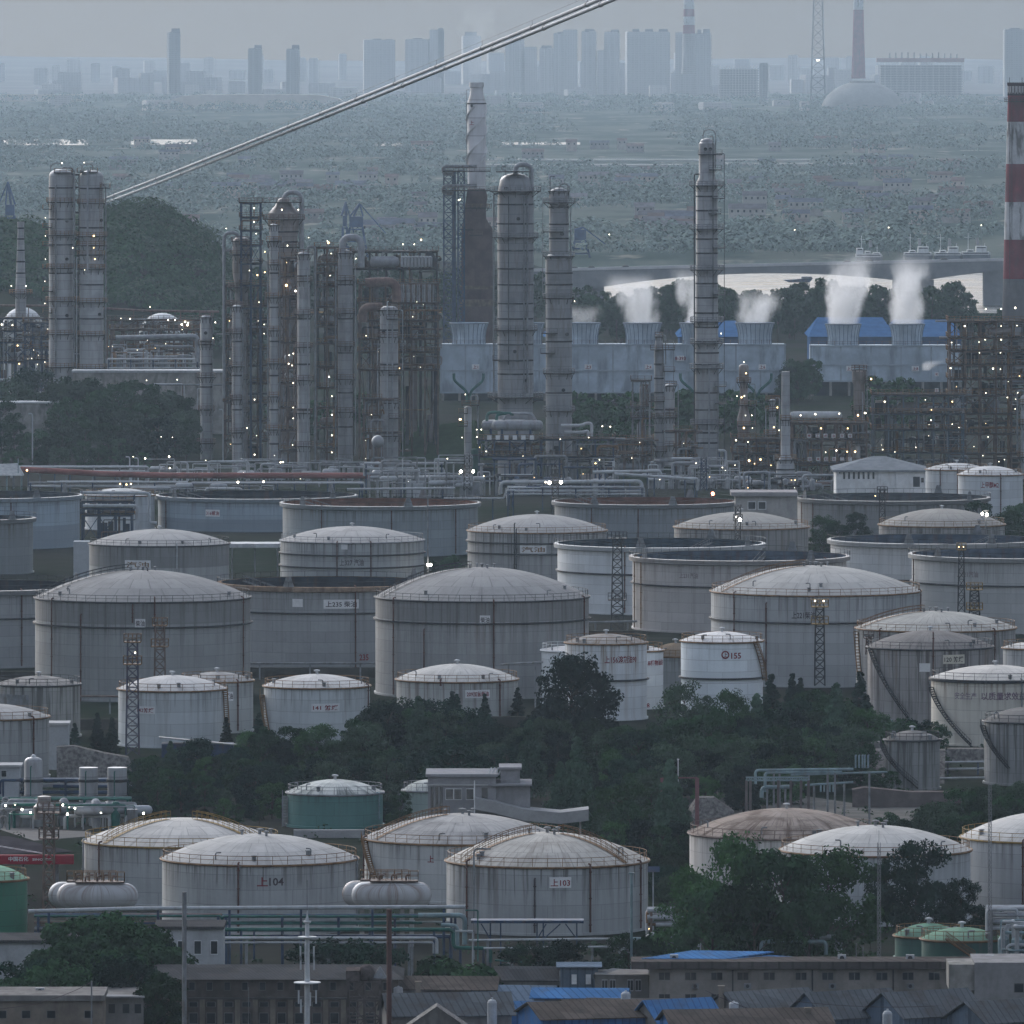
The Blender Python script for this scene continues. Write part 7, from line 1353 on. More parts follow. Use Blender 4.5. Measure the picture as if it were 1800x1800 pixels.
pipeline('thin green frame pipe at the right of the rack', [(818,1600),(840,1600),(840,1690)], 1.2, 855, GREEN_P, legs=False)
t = thing('canopy', 'dark navy truss canopy in front of the 103 tank', 'canopy', (PX(925,862),862,0)); m = MB(); Y = 862
m.box(PX(828,Y),PX(1026,Y),Y,Y+3,PZ(1623,Y),PZ(1618,Y)); m.build('roof', BLUE_ST, t); m = MB()
for px in (862,880,944,955,1014): m.beam((PX(px,Y),Y+1.5,0),(PX(px,Y),Y+1.5,PZ(1623,Y)), .18)
for px, d in ((862,-16),(944,16),(955,30),(1014,-20)): m.beam(P(px,1650,Y+1.5), P(px+d,1623,Y+1.5), .14)
m.build('leg', BLUE_ST, t)
pipeline('white pipe along the foot of the 103 tank', [(824,1653),(1112,1650)], 2.2, 858, PALE, GREY_ST)
pipeline('second white pipe along the foot of the 103 tank', [(850,1667),(1085,1664),(1090,1676)], 1.8, 851, PALE, GREY_ST)
pipeline('green pipe across the bushes below the 103 tank', [(870,1688),(1030,1698)], 1.6, 842, GREEN_P, GREY_ST)
rack('rack of white pipes between the 103 tank and the right-hand trees', 1138, 1212, 1603, 1650, 880, 3, RUST_ST, (PALE,PALE,SILVER,OCHRE_ST), seed=42, rows_dy=12)
t0_ = clutter('small lit pumps right of the foot of the 103 tank', 1090, 1200, 1650, 1685, 858, 14, 43, mats=(PALE,SILVER,TEAL_P), lamps=((1141,1634,.12,'y'),(1204,1632,.24,'b')), rmax=.22, depth=5)
for lab, a, b, y0, y1, hw, Y, mt in (('outer arched pale pipe above the blue roof sheets', 1312, 1470, 1647, 1676, 4.2, 836, PALE), ('middle arched pale pipe above the blue roof sheets', 1320, 1477, 1649, 1676, 3.4, 838, PALE), ('inner arched teal pipe above the blue roof sheets', 1338, 1452, 1655, 1678, 3.6, 833, TEAL_P)): pipeline(lab, [(a,y1),(a,y0),(b,y0),(b,y1)], hw, Y, mt, legs=False)
rack('bundle of white pipes bending down at the right edge', 1736, 1830, 1600, 1690, 866, 4, GREY_ST, (PALE,PALE,SILVER), (.16,.22,.26), 5, 4, seed=44, rows_dy=11)
clutter('white vertical pipe bends at the right edge behind the green tank', 1762, 1830, 1612, 1690, 862, 20, 45, mats=(PALE,PALE,TEAL_P), rmax=.3, depth=4)
# grey flat-roofed building on the mid slope
PBAND = plain('pale_band', (.42,.42,.42), .8, .1, .5); GB = plain('grey_render', (.27,.27,.28), .85, .12, .4, (.17,.165,.165), .35); t = thing('building', 'grey flat-roofed building with a rooftop stair block and long ramp parapet', 'building', (PX(830,985),985,0)); Y = 985
def bx(t, x0, x1, y0, y1, Y, D, mat, name='wall', z0=None): m = MB(); m.box(PX(x0,Y),PX(x1,Y),Y,Y+D,(PZ(y1,Y) if y1 else 0) if z0 is None else z0,PZ(y0,Y)); return m.build(name, mat, t)
def win(t, x0, x1, y0, y1, Y, fm=None, nx=1): 
    m = MB(); m.box(PX(x0,Y),PX(x1,Y),Y-.1,Y-.004,PZ(y1,Y),PZ(y0,Y)); f = m.build('window', fm or WHITE, t); w_ = (x1-x0)/nx; m = MB()
    for i in range(nx): m.box(PX(x0+i*w_+w_*.06,Y),PX(x0+(i+1)*w_-w_*.06,Y),Y-.13,Y-.101,PZ(y1-(y1-y0)*.06,Y),PZ(y0+(y1-y0)*.05,Y))
    m.build('pane', GLASS, f); return f
bx(t,752,872,1366,None,Y,11,GB); bx(t,748,875,1361,1366,Y-.5,12,GB,'cornice'); bx(t,750,873,1379,1381,Y-.3,.295,PBAND,'band'); win(t,783,812,1386,1406,Y,None,2); win(t,819,833,1386,1406,Y); win(t,846,858,1384,1405,Y,GB)
for x in (757,765,773): m = MB(); m.box(PX(x,Y),PX(x+5,Y),Y-.08,Y-.004,PZ(1430,Y),PZ(1383,Y)); m.build('arched_opening', GLASS, t)
bx(t,872.5,932,1382,None,Y+.5,9,GB,'side_block'); bx(t,858,935,1379,1382,Y-.8,11,GB,'cornice'); bx(t,880,914,1352,1361,Y+2,7,GB,'stair_block',PZ(1379,Y)+.01); bx(t,877,917,1348,1352,Y+1.6,8,GB,'cornice')
m = MB()
for i in range(4): m.beam(P(858+i*6,1362,Y+2), P(864+i*6,1348,Y+3), .16)
m.build('roof_rack', PALE, t); m = MB(); rp = [(834,1404),(870,1411),(920,1424),(985,1430),(1035,1424)]
for a, b in zip(rp, rp[1:]): A = [P(a[0],a[1],Y-3),P(b[0],b[1],Y-3),P(b[0],b[1]+20,Y-3),P(a[0],a[1]+20,Y-3)]; o = Vector((0,6,0)); m.poly([A[3],A[2],A[1],A[0]]); m.poly([A[0],A[1],A[1]+o,A[0]+o]); m.poly([q+o for q in A]); m.poly([A[3]+o,A[2]+o,A[2],A[3]])
m.build('ramp_parapet', plain('pale_panel', (.33,.33,.33), .8, .1, .4), t); m = MB(); [m.beam((PX(x,Y-2),Y-1,0), P(x,1444,Y-1), .3) for x in (850,900,960,1020)]; m.build('leg', CONC, t)
post('slim white pole in front of the grey flat-roofed building', [(834,1372)], 975, .07, WHITE, name='pole', cat='pole')
bx(thing('low_wall','pale wall below the teal tank','wall',(PX(590,1012),1012,0)),516,640,1459,None,1012,1,plain('pale_panel', (.33,.33,.33), .8, .1, .4))
# pink gateposts and yard
t = thing('gate', 'pink gateposts with a thin top rail beside the conifers', 'gate', (PX(1195,1012),1012,0)); PK = plain('faded_pink', (.2,.1,.105), .8, .15, .5)
for x0, x1 in ((1161,1169),(1222,1229)): bx(t,x0,x1,1368,None,1012,.7,PK,'gatepost')
m = MB(); m.beam(P(1165,1367,1012.3), P(1226,1367,1012.3), .18); m.build('top_rail', PK, t); post('thin white lamp post standing behind the pink gateposts', [(1192,1335)], 1020, .07, WHITE, head=.3)
def pad(name, pts, mat, z=.02): m = MB(); m.poly([(PX(x,GY(y)),GY(y),z) for x,y in pts]); return tag(m.build(name, mat), kind='structure')
YARD = plain('pale_yard_concrete', (.13,.125,.115), .9, .2, .25, (.07,.07,.065), .5)
def solid(name, label, cat, pts, Y, dy, mat, part='wall', z0=0):
    t = thing(name, label, cat, (PX(pts[0][0],Y),Y,0)); m = MB(); xs = [p[0] for p in pts]
    for a, b in zip(pts, pts[1:]):
        A = [(PX(a[0],Y),Y,z0),(PX(b[0],Y),Y,z0),P(b[0],b[1],Y+dy),P(a[0],a[1],Y+dy)]; m.poly(A); m.poly([A[3],A[2],tuple(Vector(A[2])+Vector((0,3,0))),tuple(Vector(A[3])+Vector((0,3,0)))])
    m.build(part, mat, t); return t
# raised terraces: stone banks that carry the yards
solid('stone_bank','rubble stone bank sloping up behind the teal pipe bends','bank',[(1365,1400),(1400,1345),(1440,1316),(1560,1314),(1660,1315)],1085,9,STONE)
solid('stone_wall','stone retaining wall below the cream tank','wall',[(1640,1316),(1740,1316),(1860,1316)],1118,1,STONE)
solid('stone_bank','small rubble bank right of the low dark conifer','bank',[(1208,1425),(1225,1400),(1255,1400),(1290,1425)],1020,4,STONE)
solid('stone_wall','stone wall beneath the cypresses at the left','wall',[(100,1312),(130,1310),(180,1322),(225,1330),(232,1345)],1085,3,STONE)
solid('low_wall','low brown wall along the yard under the small dark tank','wall',[(1498,1388),(1520,1384),(1600,1392),(1690,1392)],1052,.6,plain('brown_block', (.12,.1,.095), .9, .2, .5))
solid('kerb_wall','pale kerb wall beside the small dark tank','wall',[(1495,1308),(1550,1304)],1100,.6,CONC)
pad('yard', [(1190,1480),(1195,1400),(1320,1385),(1500,1412),(1700,1420),(1690,1470),(1400,1500)], YARD)
pad('road', [(-20,1452),(60,1478),(160,1470),(160,1462),(70,1458),(-20,1436)], plain('pale_road', (.2,.19,.18), .9, .12, .3), .03)
for lab, pts, hw in (('outer teal pipe bending around the yard gantry', [(1328,1378),(1328,1354),(1500,1352)], 2.4),('inner teal pipe bending around the yard gantry', [(1345,1392),(1345,1358),(1480,1357)], 2.6),('low teal pipe bending into the yard', [(1339,1402),(1339,1384),(1390,1383)], 3.6),('long pale pipe behind the yard gantry', [(1390,1362),(1560,1357)], 1.8),('low pale pipe behind the yard gantry', [(1415,1380),(1500,1375)], 1.8)): pipeline(lab, pts, hw, 1030, TEAL_P, GREY_ST)
t = thing('pipe_gantry', 'pale grey truss gantry on brown posts in the yard', 'gantry', (PX(1365,1025),1025,0)); Y = 1025; m = MB()
for y in (1366,1371): m.beam(P(1311,y,Y),P(1422,y,Y), .15); m.beam(P(1311,y,Y+3),P(1422,y,Y+3), .15)
for i in range(14): m.beam(P(1311+i*8,1371,Y),P(1315+i*8,1366,Y), .09); m.beam(P(1315+i*8,1366,Y),P(1319+i*8,1371,Y), .09)
m.build('truss', TEAL_P, t); m = MB(); [m.beam((PX(x,Y),Y+1,0), P(x,1371,Y+1), .4) for x in (1312,1319,1368,1390,1408,1421)]; m.build('post', plain('brown_post', (.14,.12,.115), .85, .2, .5), t)
for i, x0 in enumerate((1504,1448)):
    t = thing('pipe_cluster', ('row of short upright pale pipes left of the small dark tank','row of short upright blue-white valves in the yard')[i], 'pipes', (PX(x0,1060),1060,0), None)
    for k_ in range(5): m = MB(); x = x0+k_*6-(k_>2)*2; m.pipe([P(x,(1350,1405)[i],1060-i*28), P(x,(1328,1392)[i],1060-i*28), P(x+2,(1328,1392)[i],1060-i*28)], .14, 6); m.build('pipe', TEAL_P, t)
for y, lab in ((1340,'upper'),(1352,'middle'),(1368,'lower')): pipeline(lab+' of the three pale pipes between the two small dark stained tanks', [(1650,y),(1735,y-1)], 1.9, 1098 if y < 1360 else 1085, PALE, BLUE_ST)
t = thing('shed', 'small blue-roofed shed below the dark tank numbered 120', 'shed', (PX(1550,1120),1120,0)); bx(t,1532,1566,1272,None,1120,3,DARK_ST); bx(t,1528,1570,1268,1272,1119.5,4,plain('blue_grey_roof', (.2,.25,.31), .8, .1, .5),'roof')
t = thing('shed', 'dark blue lean-to shed in front of the 142 tank', 'shed', (PX(350,1100),1100,0)); m = MB(); Y = 1100; m.box(PX(284,Y),PX(410,Y),Y,Y+4,0,PZ(1308,Y)); m.build('wall', BLUE_ST, t); m = MB(); m.poly([P(280,1292,Y+5),P(416,1305,Y+5),P(416,1309,Y-.5),P(280,1296,Y-.5)]); m.poly([P(280,1296,Y-.5),P(416,1309,Y-.5),P(416,1311,Y-.5),P(280,1298,Y-.5)]); m.build('roof', GREY_ST, t)
# lower left complex
for lab, x0, x1, y0, Y in (('short silver vessel with a white cap left of the twin silver vessels', 43, 75, 1340, 1046),('left of the twin silver vessels by the lit pumps', 139, 172, 1349, 1047),('right of the twin silver vessels by the lit pumps', 189, 223, 1349, 1047)): 
    tt = column(lab, [(y0,x0,x1)], 1432, Y, COLP, bands=(1372,1400), pipes=[((x0+x1)/2-4,y0+6,1425,1.0,GREEN_P)], name='vessel', cat='vessel', top='dome' if x0 < 100 else 'flat')
    if x0 < 100: m = MB(); c = P(59,1338,Y); m.lathe([(.35,-.6),(.35,.9),(.02,1.1)], 12, c); m.build('cap', WHITE, tt)
t = thing('hut', 'white hut with dark windows at the left edge', 'building', (PX(15,1060),1060,0)); bx(t,-20,34,1349,None,1060,5,plain('pale_hut', (.4,.42,.44), .8, .1, .5)); bx(t,-22,38,1345,1349,1059.6,6,PBAND,'roof'); win(t,2,12,1354,1366,1060); 
t = thing('hut', 'small white hut behind the left cypress', 'building', (PX(105,1105),1105,0)); bx(t,86,120,1275,None,1105,5,plain('pale_hut', (.4,.42,.44), .8, .1, .5)); bx(t,84,122,1271,1275,1104.6,6,PBAND,'roof')
rack('green and navy pipe rack among the lit pumps at the lower left', -10, 230, 1405, 1440, 1030, 2, GREEN_P, (GREEN_P,TEAL_P,BLUE_ST,PALE), (.12,.16,.2), 6, 3, seed=46, rows_dy=9)
rack('dark blue rack with white pipes behind the silver vessels', 0, 230, 1373, 1430, 1060, 3, BLUE_ST, (PALE,SILVER,BLUE_ST), seed=47, rows_dy=11)
clutter('pumps under bright lamps at the lower left', 0, 235, 1410, 1446, 1022, 44, 48, mats=(PALE,SILVER,GREEN_P,GREY_ST), lamps=((9,1417,.3,'b'),(38,1424,.32,'b'),(53,1429,.26,'b'),(62,1431,.2),(26,1416,.14),(74,1427,.2,'b'),(95,1426,.32,'b'),(118,1432,.32,'b'),(110,1416,.26,'b'),(131,1422,.24,'b'),(121,1420,.16),(177,1430,.22,'b')), rmax=.25)
post('short post with one bright lamp in front of the yellow-railed tank', [(252,1431)], 1000, .07, GREY_ST, ((252,1430,.3,'b'),))
t = thing('drum_stack', 'squat rust-topped silver drum among the lit pumps', 'drum', P(78,1432,1016)); m = MB(); m.lathe([(1.5,PZ(1440,1016)),(1.6,PZ(1418,1016)),(1.0,PZ(1411,1016)),(1.0,PZ(1400,1016)),(.02,PZ(1398,1016))], 20, (PX(78,1016),1016,0)); m.build('drum', COLR, t, True)
# service canopy with banner
t = thing('canopy', 'dark service canopy with a red banner fascia at the left edge', 'canopy', (PX(40,938),938,0)); Y = 938; m = MB(); m.poly([P(-60,1460,Y+14),P(20,1462,Y+14),P(130,1497,Y),P(-60,1503,Y)]); m.poly([P(-60,1462,Y+14),P(-60,1504,Y),P(130,1499,Y),P(20,1464,Y+14)]); m.build('roof', plain('dark_canopy', (.05,.045,.05), .85, .2, .3), t)
m = MB(); m.box(PX(-60,Y),PX(130,Y),Y-1.2,Y-.2,PZ(1518,Y),PZ(1502,Y)); f_ = m.build('fascia', plain('banner_red', (.3,.012,.03), .6, .1, .5), t)
flat_text('中国石化', P(32,1510.5,Y-1.23), .62, 2.75).build('lettering', WHITE, f_); flat_text('SINOPEC', P(73,1511.5,Y-1.23), .3, 2.6).build('lettering', WHITE, f_); m = MB(); [m.beam((PX(x,Y),Y+1,0),P(x,1502,Y+1), .5) for x in (-20,40,100)]; m.build('post', GREY_ST, t); m = MB(); m.beam(P(-10,1486,Y-.25),P(74,1500,Y-.25), .15); m.build('cable_tray', WHITE, t)
# small buildings at the front
BRK = plain('white_brick', (.42,.43,.44), .8, .12, .5, (.25,.25,.25), .4); TAN = plain('tan_render', (.2,.17,.14), .85, .25, .4, (.09,.075,.065), .6); SLATE = sheet('dark_slate', (.06,.06,.062), (.1,.09,.08), .4, .45); RFG = sheet('grey_roof_sheet', (.1,.108,.115), (.075,.06,.05), .55); RFB = sheet('brown_roof_sheet', (.095,.08,.07), (.05,.045,.042), .6); BLR = sheet('bright_blue_sheet', (.06,.15,.31), (.09,.12,.16), .55); BLW = sheet('blue_wall_sheet', (.04,.13,.32), (.1,.12,.16), .5); GRW = plain('grey_brown_wall', (.2,.19,.18), .85, .2, .4, (.1,.09,.085), .6); BLG = sheet('blue_grey_sheet', (.11,.145,.19), (.08,.085,.09), .4)
t = thing('building', 'white brick building with a dark flat roof behind the lower left trees', 'building', (PX(60,832),832,0)); bx(t,-30,118,1658,None,832,10,BRK); bx(t,-32,121,1653,1658,831.6,11,SLATE,'roof')
t = thing('building', 'white brick building with windows behind the tall grey pole', 'building', (PX(335,838),838,0)); bx(t,272,392,1634,None,838,9,BRK); bx(t,270,394,1629,1634,837.6,10,SLATE,'roof'); [win(t,x,x+13,1653,1678,838) for x in (285,312,341,370)]
t = thing('brick_block', 'long brown brick block with a slate roof and rows of dark windows', 'building', (PX(470,800),800,0)); Y = 800; bx(t,254,700,1720,None,Y,14,plain('brown_brick', (.1,.085,.075), .9, .35, .5, (.05,.045,.04), .6)); bx(t,250,703,1754,1757,Y-.4,.39,plain('ledge', (.09,.085,.08), .9, .2, .5),'ledge')
m = MB(); a, b = PX(252,Y), PX(702,Y); ze, zr = PZ(1721,Y), PZ(1690,Y+7); m.poly([(a-.5,Y-.8,ze),(b+.5,Y-.8,ze),(b-1.5,Y+7,zr),(a+1.5,Y+7,zr)]); m.poly([(b+.5,Y+14.8,ze),(a-.5,Y+14.8,ze),(a+1.5,Y+7,zr),(b-1.5,Y+7,zr)]); m.poly([(a-.5,Y+14.8,ze),(a-.5,Y-.8,ze),(a+1.5,Y+7,zr)]); m.poly([(b+.5,Y-.8,ze),(b+.5,Y+14.8,ze),(b-1.5,Y+7,zr)]); m.build('roof', SLATE, t)
for i in range(14): win(t,270+i*31,281+i*31,1726,1741,Y,GRW); bx(t,258+i*31,267+i*31,1757.5,None,Y-.25,.24,TAN,'pilaster'); win(t,270+i*31,286+i*31,1761,1770,Y,GRW,1); win(t,270+i*31,286+i*31,1780,1800,Y,GRW,1); win(t,270+i*31,286+i*31,1808,1826,Y,GRW,1)
t = thing('building', 'low brown flat-roofed building with a pale roof slab at the lower left corner', 'building', (PX(100,778),778,0)); Y = 778; bx(t,-40,180,1760,None,Y,10,TAN); bx(t,-42,183,1750,1760,Y-.4,11,GRW,'roof_edge'); [win(t,x,x+16,1776,1790,Y,GRW) for x in (-4,38,82,148)]
t = thing('building', 'brown building with a pale roof slab left of the brick block', 'building', (PX(220,790),790,0)); Y = 790; bx(t,152,252,1752,None,Y,12,GRW); m = MB(); m.poly([P(105,1752,Y-1),P(254,1752,Y-1),P(254,1733,Y+11),P(150,1731,Y+11)]); m.poly([P(105,1755,Y-1),P(254,1755,Y-1),P(254,1752,Y-1),P(105,1752,Y-1)]); m.build('roof_slab', plain('pale_slab', (.25,.25,.25), .85, .15, .4), t); [win(t,x,x+13,1764,1782,Y,GRW) for x in (190,215,236)]
post('short rusty pole in front of the pale roof slab', [(161,1724)], 772, .09, GREY_ST, name='pole', cat='pole')
def gable(label, px, Y, w_, d, rot, he, hr, wm, rm, name='house', wins=0, cat='building', eave=.5):
    """gabled building: ridge along its own length w_, turned by rot degrees"""
    t = thing(name, label, cat, (PX(px,Y),Y,0)); ca, sa = cos(radians(rot)), sin(radians(rot)); X = PX(px,Y)
    def T(x,y,z): return (X+x*ca-y*sa, Y+x*sa+y*ca, z)
    a, b = w_/2, d/2; m = MB(); V = [T(-a,-b,0),T(a,-b,0),T(a,b,0),T(-a,b,0),T(-a,-b,he),T(a,-b,he),T(a,b,he),T(-a,b,he),T(-a,0,hr-.06),T(a,0,hr-.06)]
    for q in ((0,1,5,4),(1,2,6,9,5),(2,3,7,6),(3,0,4,8,7)): m.poly([V[i] for i in q])
    m.build('wall', wm, t); m = MB(); e = eave; dz = (hr-he)*e/b
    for s in (-1,1):
        A = [T(-a-e,s*(b+e),he-dz),T(a+e,s*(b+e),he-dz),T(a+e,0,hr),T(-a-e,0,hr)]; u = Vector((0,0,.12)); m.poly(A if s < 0 else A[::-1]); m.poly([Vector(q)+u for q in (A if s < 0 else A[::-1])]); m.poly([A[0],A[1],Vector(A[1])+u,Vector(A[0])+u]); m.poly([A[1],A[2],Vector(A[2])+u,Vector(A[1])+u]); m.poly([A[3],A[0],Vector(A[0])+u,Vector(A[3])+u])
    m.build('roof', rm, t)
    for i in range(wins):
        x = -a+w_*(i+.5)/wins; m = MB(); A = [T(x-.5,-b-.04,he-2.1),T(x+.5,-b-.04,he-2.1),T(x+.5,-b-.04,he-.7),T(x-.5,-b-.04,he-.7)]; m.poly(A); [m.poly([A[k_],A[(k_+1)%4],Vector(A[(k_+1)%4])+Vector((0,.3,0)),Vector(A[k_])+Vector((0,.3,0))]) for k_ in range(4)]; m.build('window', GLASS, t)
    return t
def zz(py, Y): return PZ(py,Y)
gable('brown corrugated roof right of the rusty water tower', 775, 808, 13, 7, -4, zz(1742,804), zz(1717,808), GRW, RFB)
gable('wide grey sheet roof in front of the brown corrugated one', 785, 786, 14, 8, 8, zz(1786,782), zz(1746,786), GRW, RFG)
gable('small tiled gable at the bottom edge under the wide grey roof', 768, 768, 3.5, 7, 90, zz(1805,768), zz(1772,766), GRW, plain('tile_roof', (.2,.19,.18), .85, .5, 2.5), cat='house')
gable('blue-grey sheet roof between the brown roofs and the slate cottages', 905, 806, 9, 8, -8, zz(1766,802), zz(1733,806), BLG, BLG)
gable('bright blue narrow lean-to roof under the blue-grey roof', 912, 793, 5, 3, -4, zz(1774,792), zz(1761,793), BLW, BLR)
gable('slate-roofed cottage row with small white windows', 940, 824, 9, 6, -3, zz(1724,821), zz(1700,824), GRW, SLATE, wins=4)
gable('blue-grey flat house with two white doors', 1018, 822, 4.5, 6, 0, zz(1703,819), zz(1697,822), BLG, BLG)
for x in (1005,1030): m = MB(); m.box(PX(x,818),PX(x+9,818),818.75,818.95,PZ(1734,818),PZ(1717,818)); m.build('door', WHITE, bpy.data.objects['house'] if False else [o for o in COL.objects if o.get('label') == 'blue-grey flat house with two white doors'][0])
t = thing('house', 'grey rendered house with four white-framed windows and a sloping roof', 'house', (PX(1092,818),818,0)); Y = 818; bx(t,1046,1140,1713,None,Y,7,GRW); [win(t,x,x+10,1722,1742,Y,WHITE,2) for x in (1058,1072,1103,1117)]; m = MB(); m.poly([P(1043,1713,Y-.5),P(1142,1716,Y-.5),P(1142,1700,Y+8),P(1075,1696,Y+8)]); m.poly([P(1043,1713,Y-.5),P(1075,1696,Y+8),(P(1075,1696,Y+8).x,Y+8,0),(P(1043,1713,Y-.5).x,Y-.5,PZ(1716,Y))]); m.build('roof', RFG, t)
gable('bright blue roof in front of the grey rendered house', 1020, 799, 10.5, 6, -4, zz(1756,796), zz(1738,799), GRW, BLR)
gable('long brown roof with a blue side wall at the bottom edge', 1030, 776, 13, 10, 16, zz(1793,771), zz(1760,776), BLW, RFB)
gable('small tiled shed with a white edge left of the long brown roof', 1022, 788, 4, 4, 20, zz(1775,786), zz(1757,788), GRW, RFB)
gable('bright blue gabled roof with a white verge at the bottom', 1190, 775, 8, 6.0, 28, zz(1795,772), zz(1757,775), GRW, BLR)
gable('dark grey flat shed between the bright blue gable and the long block', 1150, 792, 15, 7, -3, zz(1770,788), zz(1757,792), GRW, SLATE)
t = thing('building', 'long two-storey block with dark windows and blue sheets on its roof', 'building', (PX(1420,815),815,0)); Y = 815; bx(t,1142,1712,1704,None,Y,6,plain('block_wall', (.24,.22,.2), .85, .2, .35, (.12,.105,.095), .6)); bx(t,1110,1716,1691,1704,Y-.8,7,sheet('roof_felt', (.085,.075,.07), (.05,.045,.042), .5, 1.6),'roof')
for x in (1158,1204,1250,1296,1342,1398,1445,1492,1540,1586,1632,1680): win(t,x,x+20,1709,1723,Y,GRW,2); win(t,x,x+20,1747,1760,Y,GRW,2)
for x in (1288,1428,1570): m = MB(); m.beam((PX(x,Y),Y-.15,0),P(x,1705,Y-.15), .16); m.build('downpipe', DARK_ST, t)
for lab, pts in (('left blue sheet roof shelter on the long block',[(1128,1687),(1215,1669),(1360,1671),(1275,1688)]),('right blue sheet roof shelter on the long block',[(1283,1688),(1350,1677),(1452,1684),(1400,1691)])):
    o = thing('roof_shelter', lab, 'shelter', P(pts[0][0],1690,Y+4)); A = [P(pts[0][0],pts[0][1],Y+.5),P(pts[3][0],pts[3][1],Y+.5),P(pts[2][0],pts[2][1],Y+6),P(pts[1][0],pts[1][1],Y+6)]; m = MB(); m.poly(A); m.poly([q-Vector((0,0,.15)) for q in A[::-1]]); [m.poly([A[i]-Vector((0,0,.15)),A[(i+1)%4]-Vector((0,0,.15)),A[(i+1)%4],A[i]]) for i in range(4)]; m.build('roof_sheet', BLR, o)
t = thing('chute', 'white metal chute lying on the roof of the long block', 'chute', P(1250,1688,820)); m = MB(); m.beam(P(1240,1687,818),P(1258,1678,820), .35); m.cbox(P(1259,1678,820), .5,.5,.5); m.build('chute', WHITE, t)
t = thing('building', 'plain concrete block at the lower right corner', 'building', (PX(1770,806),806,0)); bx(t,1713,1860,1692,None,806,12,plain('plain_conc', (.24,.235,.235), .85, .15, .3, (.13,.125,.12), .5)); bx(t,1668,1716,1695,1740,806.5,8,CONC,'side_wing'); win(t,1782,1800,1728,1745,806,GRW)
for i, (px, Y, lab) in enumerate(((1345,786,'dark gabled roof, leftmost of the row at the bottom right'),(1490,782,'second dark gabled roof of the row at the bottom right'),(1625,780,'third dark gabled roof of the row at the bottom right'),(1770,776,'rightmost dark gabled roof of the row at the bottom right'))): gable(lab, px, Y, 11, 8, 32, zz((1770,1780,1778,1788)[i],Y), zz((1741,1742,1742,1758)[i],Y), BLG if i else GRW, RFG, wins=0)
gable('long dark brown roof with a blue wall at the bottom, right of the blue gable', 1310, 768, 18, 8, 10, zz(1802,765), zz(1774,768), BLW, RFB)
# bund walls and ground details round the tanks
BUND = plain('earth_bund', (.06,.058,.05), .95, .3, .3)
for i, (x0, x1, y, Y) in enumerate(((-50,70,1165,1255),(430,665,1172,1262),(1030,1120,1092,1340),(0,460,1262,1168),(640,960,1262,1172),(820,1000,1010,1420),(1240,1260,1120,1300),(400,500,990,1430),(0,160,985,1440))):
    m = MB(); m.box(PX(x0,Y),PX(x1,Y),Y,Y+1.2,0,1.8); tag(m.build('bund_wall', BUND), ('earth bund at the left edge','dark bund under the 235 tank','dark bund at the foot of the white open tank','long bund in front of the left broad tank','bund in front of the middle broad tank','bund behind the middle broad dome','short bund left of the 221 tank','bund left of the 327 dome','bund at the left below the dark blue tank')[i], 'wall', None, 'thing')
for lab, pts, Y in (('pipe run with valves along the foot of the 235 tank', [(430,1166),(660,1166)], 1258),('rusty pipe along the foot of the left broad tank', [(120,1224),(210,1224),(210,1250)], 1195),('pipe pair right of the middle broad tank', [(880,1168),(955,1164)], 1205),('pale pipe right of the lattice tower', [(1030,1094),(1120,1092)], 1345)): pipeline(lab, pts, 1.8, Y, RUST_ST if 'rusty' in lab else GREY_ST, GREY_ST)
t = thing('roof', 'flat pale shelter roof between the two middle-left domes', 'shelter', P(448,958,1485)); m = MB(); m.box(PX(404,1485),PX(492,1485),1483,1492,PZ(962,1485),PZ(955,1485)); m.build('roof_slab', PALE, t); m = MB(); [m.beam((PX(x,1485),1485,0),P(x,962,1485), .3) for x in (408,448,488)]; m.build('post', GREY_ST, t)
t = thing('hut', 'white boxy equipment hut left of the dark-banded dome', 'building', (PX(142,1485),1485,0)); bx(t,129,158,952,None,1485,5,plain('pale_hut', (.4,.42,.44), .8, .1, .5))

# clutter on roofs and yards at the front
r = random.Random(77)
for i, (px, y, Y, lab) in enumerate(((1185,1690,817,'air conditioner box on the left end of the long block roof'),(1480,1690,817,'air conditioner box in the middle of the long block roof'),(1600,1690,817,'air conditioner box on the right part of the long block roof'),(1740,1691,812,'air conditioner box on the plain concrete block'),(70,1749,782,'air conditioner box on the low brown flat roof'))):
    c = P(px,y,Y); t = thing('air_conditioner', lab, 'air conditioner', c); m = MB(); m.box(c.x-.5,c.x+.5,c.y,c.y+.5,c.z+.02,c.z+.8); m.build('case', PALE, t); m = MB(); m.tube([(c.x,c.y-.03,c.z+.4),(c.x,c.y+.01,c.z+.4)], .28, 12); m.build('fan', DARK_ST, t)
for lab, pts, Y in (('thin black cable sagging over the roofs at the bottom right', ((1240,1741),(1330,1785),(1420,1800)), 774),('black cable sagging over the row of gabled roofs', ((1400,1760),(1520,1775),(1650,1768)), 770),('cable sagging from the short rusty pole at the lower left', ((161,1726),(90,1768),(-20,1775)), 770)):
    t = thing('cable', lab, 'cable', P(pts[0][0],pts[0][1],Y)); m = MB(); m.tube(bezier(*[P(x,y,Y) for x,y in pts], 14), .035, 5); m.build('wire', BLKTX, t)
for px, yt, Y, lab in ((1505,1658,826,'thin aerial pole left of the small green tanks'),(1517,1664,826,'short aerial pole left of the small green tanks'),(437,1735,790,'grey lamp post before the brick block'),(984,1706,815,'short white pole by the blue-grey flat house')): post(lab, [(px,yt)], Y, .05, GREY_ST, name='pole', cat='pole')

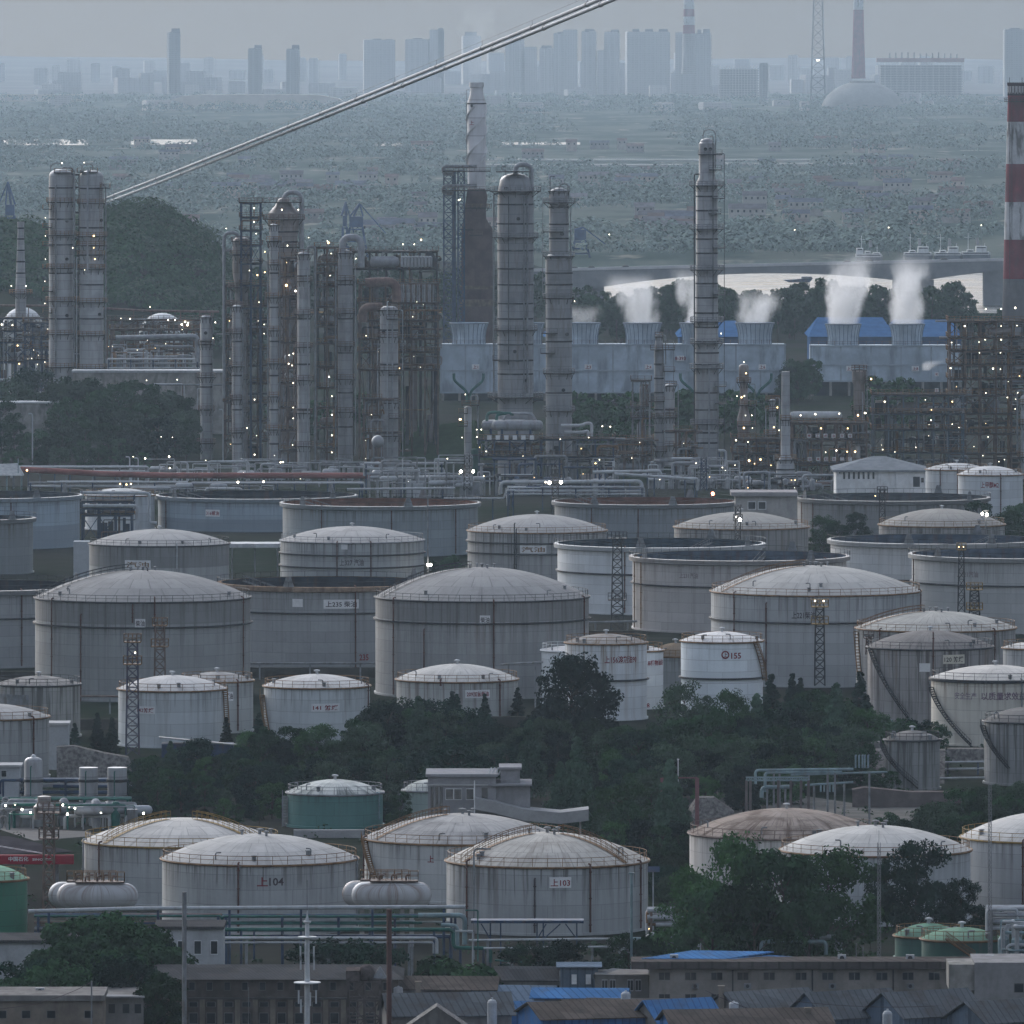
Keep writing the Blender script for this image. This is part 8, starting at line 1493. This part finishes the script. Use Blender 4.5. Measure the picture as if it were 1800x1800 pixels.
for x in (1222,1314,1463,1600): # boxes hung under windows of the long block
    c = P(x,1733,815); t = thing('air_conditioner', {1222:'air conditioner under the second window of the long block',1314:'air conditioner under the fourth window of the long block',1463:'air conditioner under the seventh window of the long block',1600:'air conditioner near the right end of the long block wall'}[x], 'air conditioner', c); m = MB(); m.box(c.x-.42,c.x+.42,c.y-.4,c.y-.02,c.z-.3,c.z+.3); m.build('case', GREY_ST, t); m = MB(); m.tube([(c.x,c.y-.43,c.z),(c.x,c.y-.39,c.z)], .22, 12); m.build('fan', DARK_ST, t)
for i, (px, y, Y) in enumerate(((700,1745,800),(735,1748,798),(865,1780,780),(960,1790,774),(1100,1760,790),(1268,1764,784),(1290,1772,780),(1420,1795,768),(1560,1800,770),(1690,1762,790))):
    tag_ = ('left of the brown corrugated roof','in front of the brown corrugated roof','right of the wide grey sheet roof','on the long brown roof','by the bright blue gable','between the blue gable and the gabled row','at the foot of the first dark gable','at the bottom between the gables','at the bottom right among the gables','beside the plain concrete block')[i]
    h = .9+(i%3)*.5; t = thing('chimney_pot' if i % 2 else 'water_tank', ('small brick flue ' if i % 2 else 'small pale rooftop water tank ')+tag_, 'flue' if i % 2 else 'water tank', P(px,y,Y)); c = P(px,y,Y); m = MB()
    if i % 2: m.box(c.x-.3,c.x+.3,c.y-.3,c.y+.3,c.z-2.5,c.z+h); m.box(c.x-.4,c.x+.4,c.y-.4,c.y+.4,c.z+h+.003,c.z+h+.15)
    else: m.lathe([(.55,-2.5),(.55,h*.6),(.4,h*.75),(.12,h*.8),(.12,h*.9),(.02,h*.9)], 16, c)
    m.build('body', TAN if i % 2 else PALE, t)

# ------------------------------------------------------------------ set the whole layout back by KD (each thing moves as one rigid body)
for o in list(COL.objects):
    if o.parent is not None or o.type in ('CAMERA', 'LIGHT'): continue
    if abs(o.location.y) < 1e-6 or o.name.startswith('suspension_cable'):
        for q in ([o] if o.type == 'MESH' else list(o.children)):
            co_ = [0.0]*(3*len(q.data.vertices)); q.data.vertices.foreach_get('co', co_); co_[1::3] = [y*KD for y in co_[1::3]]; q.data.vertices.foreach_set('co', co_); q.data.update()
    o.location.y *= KD
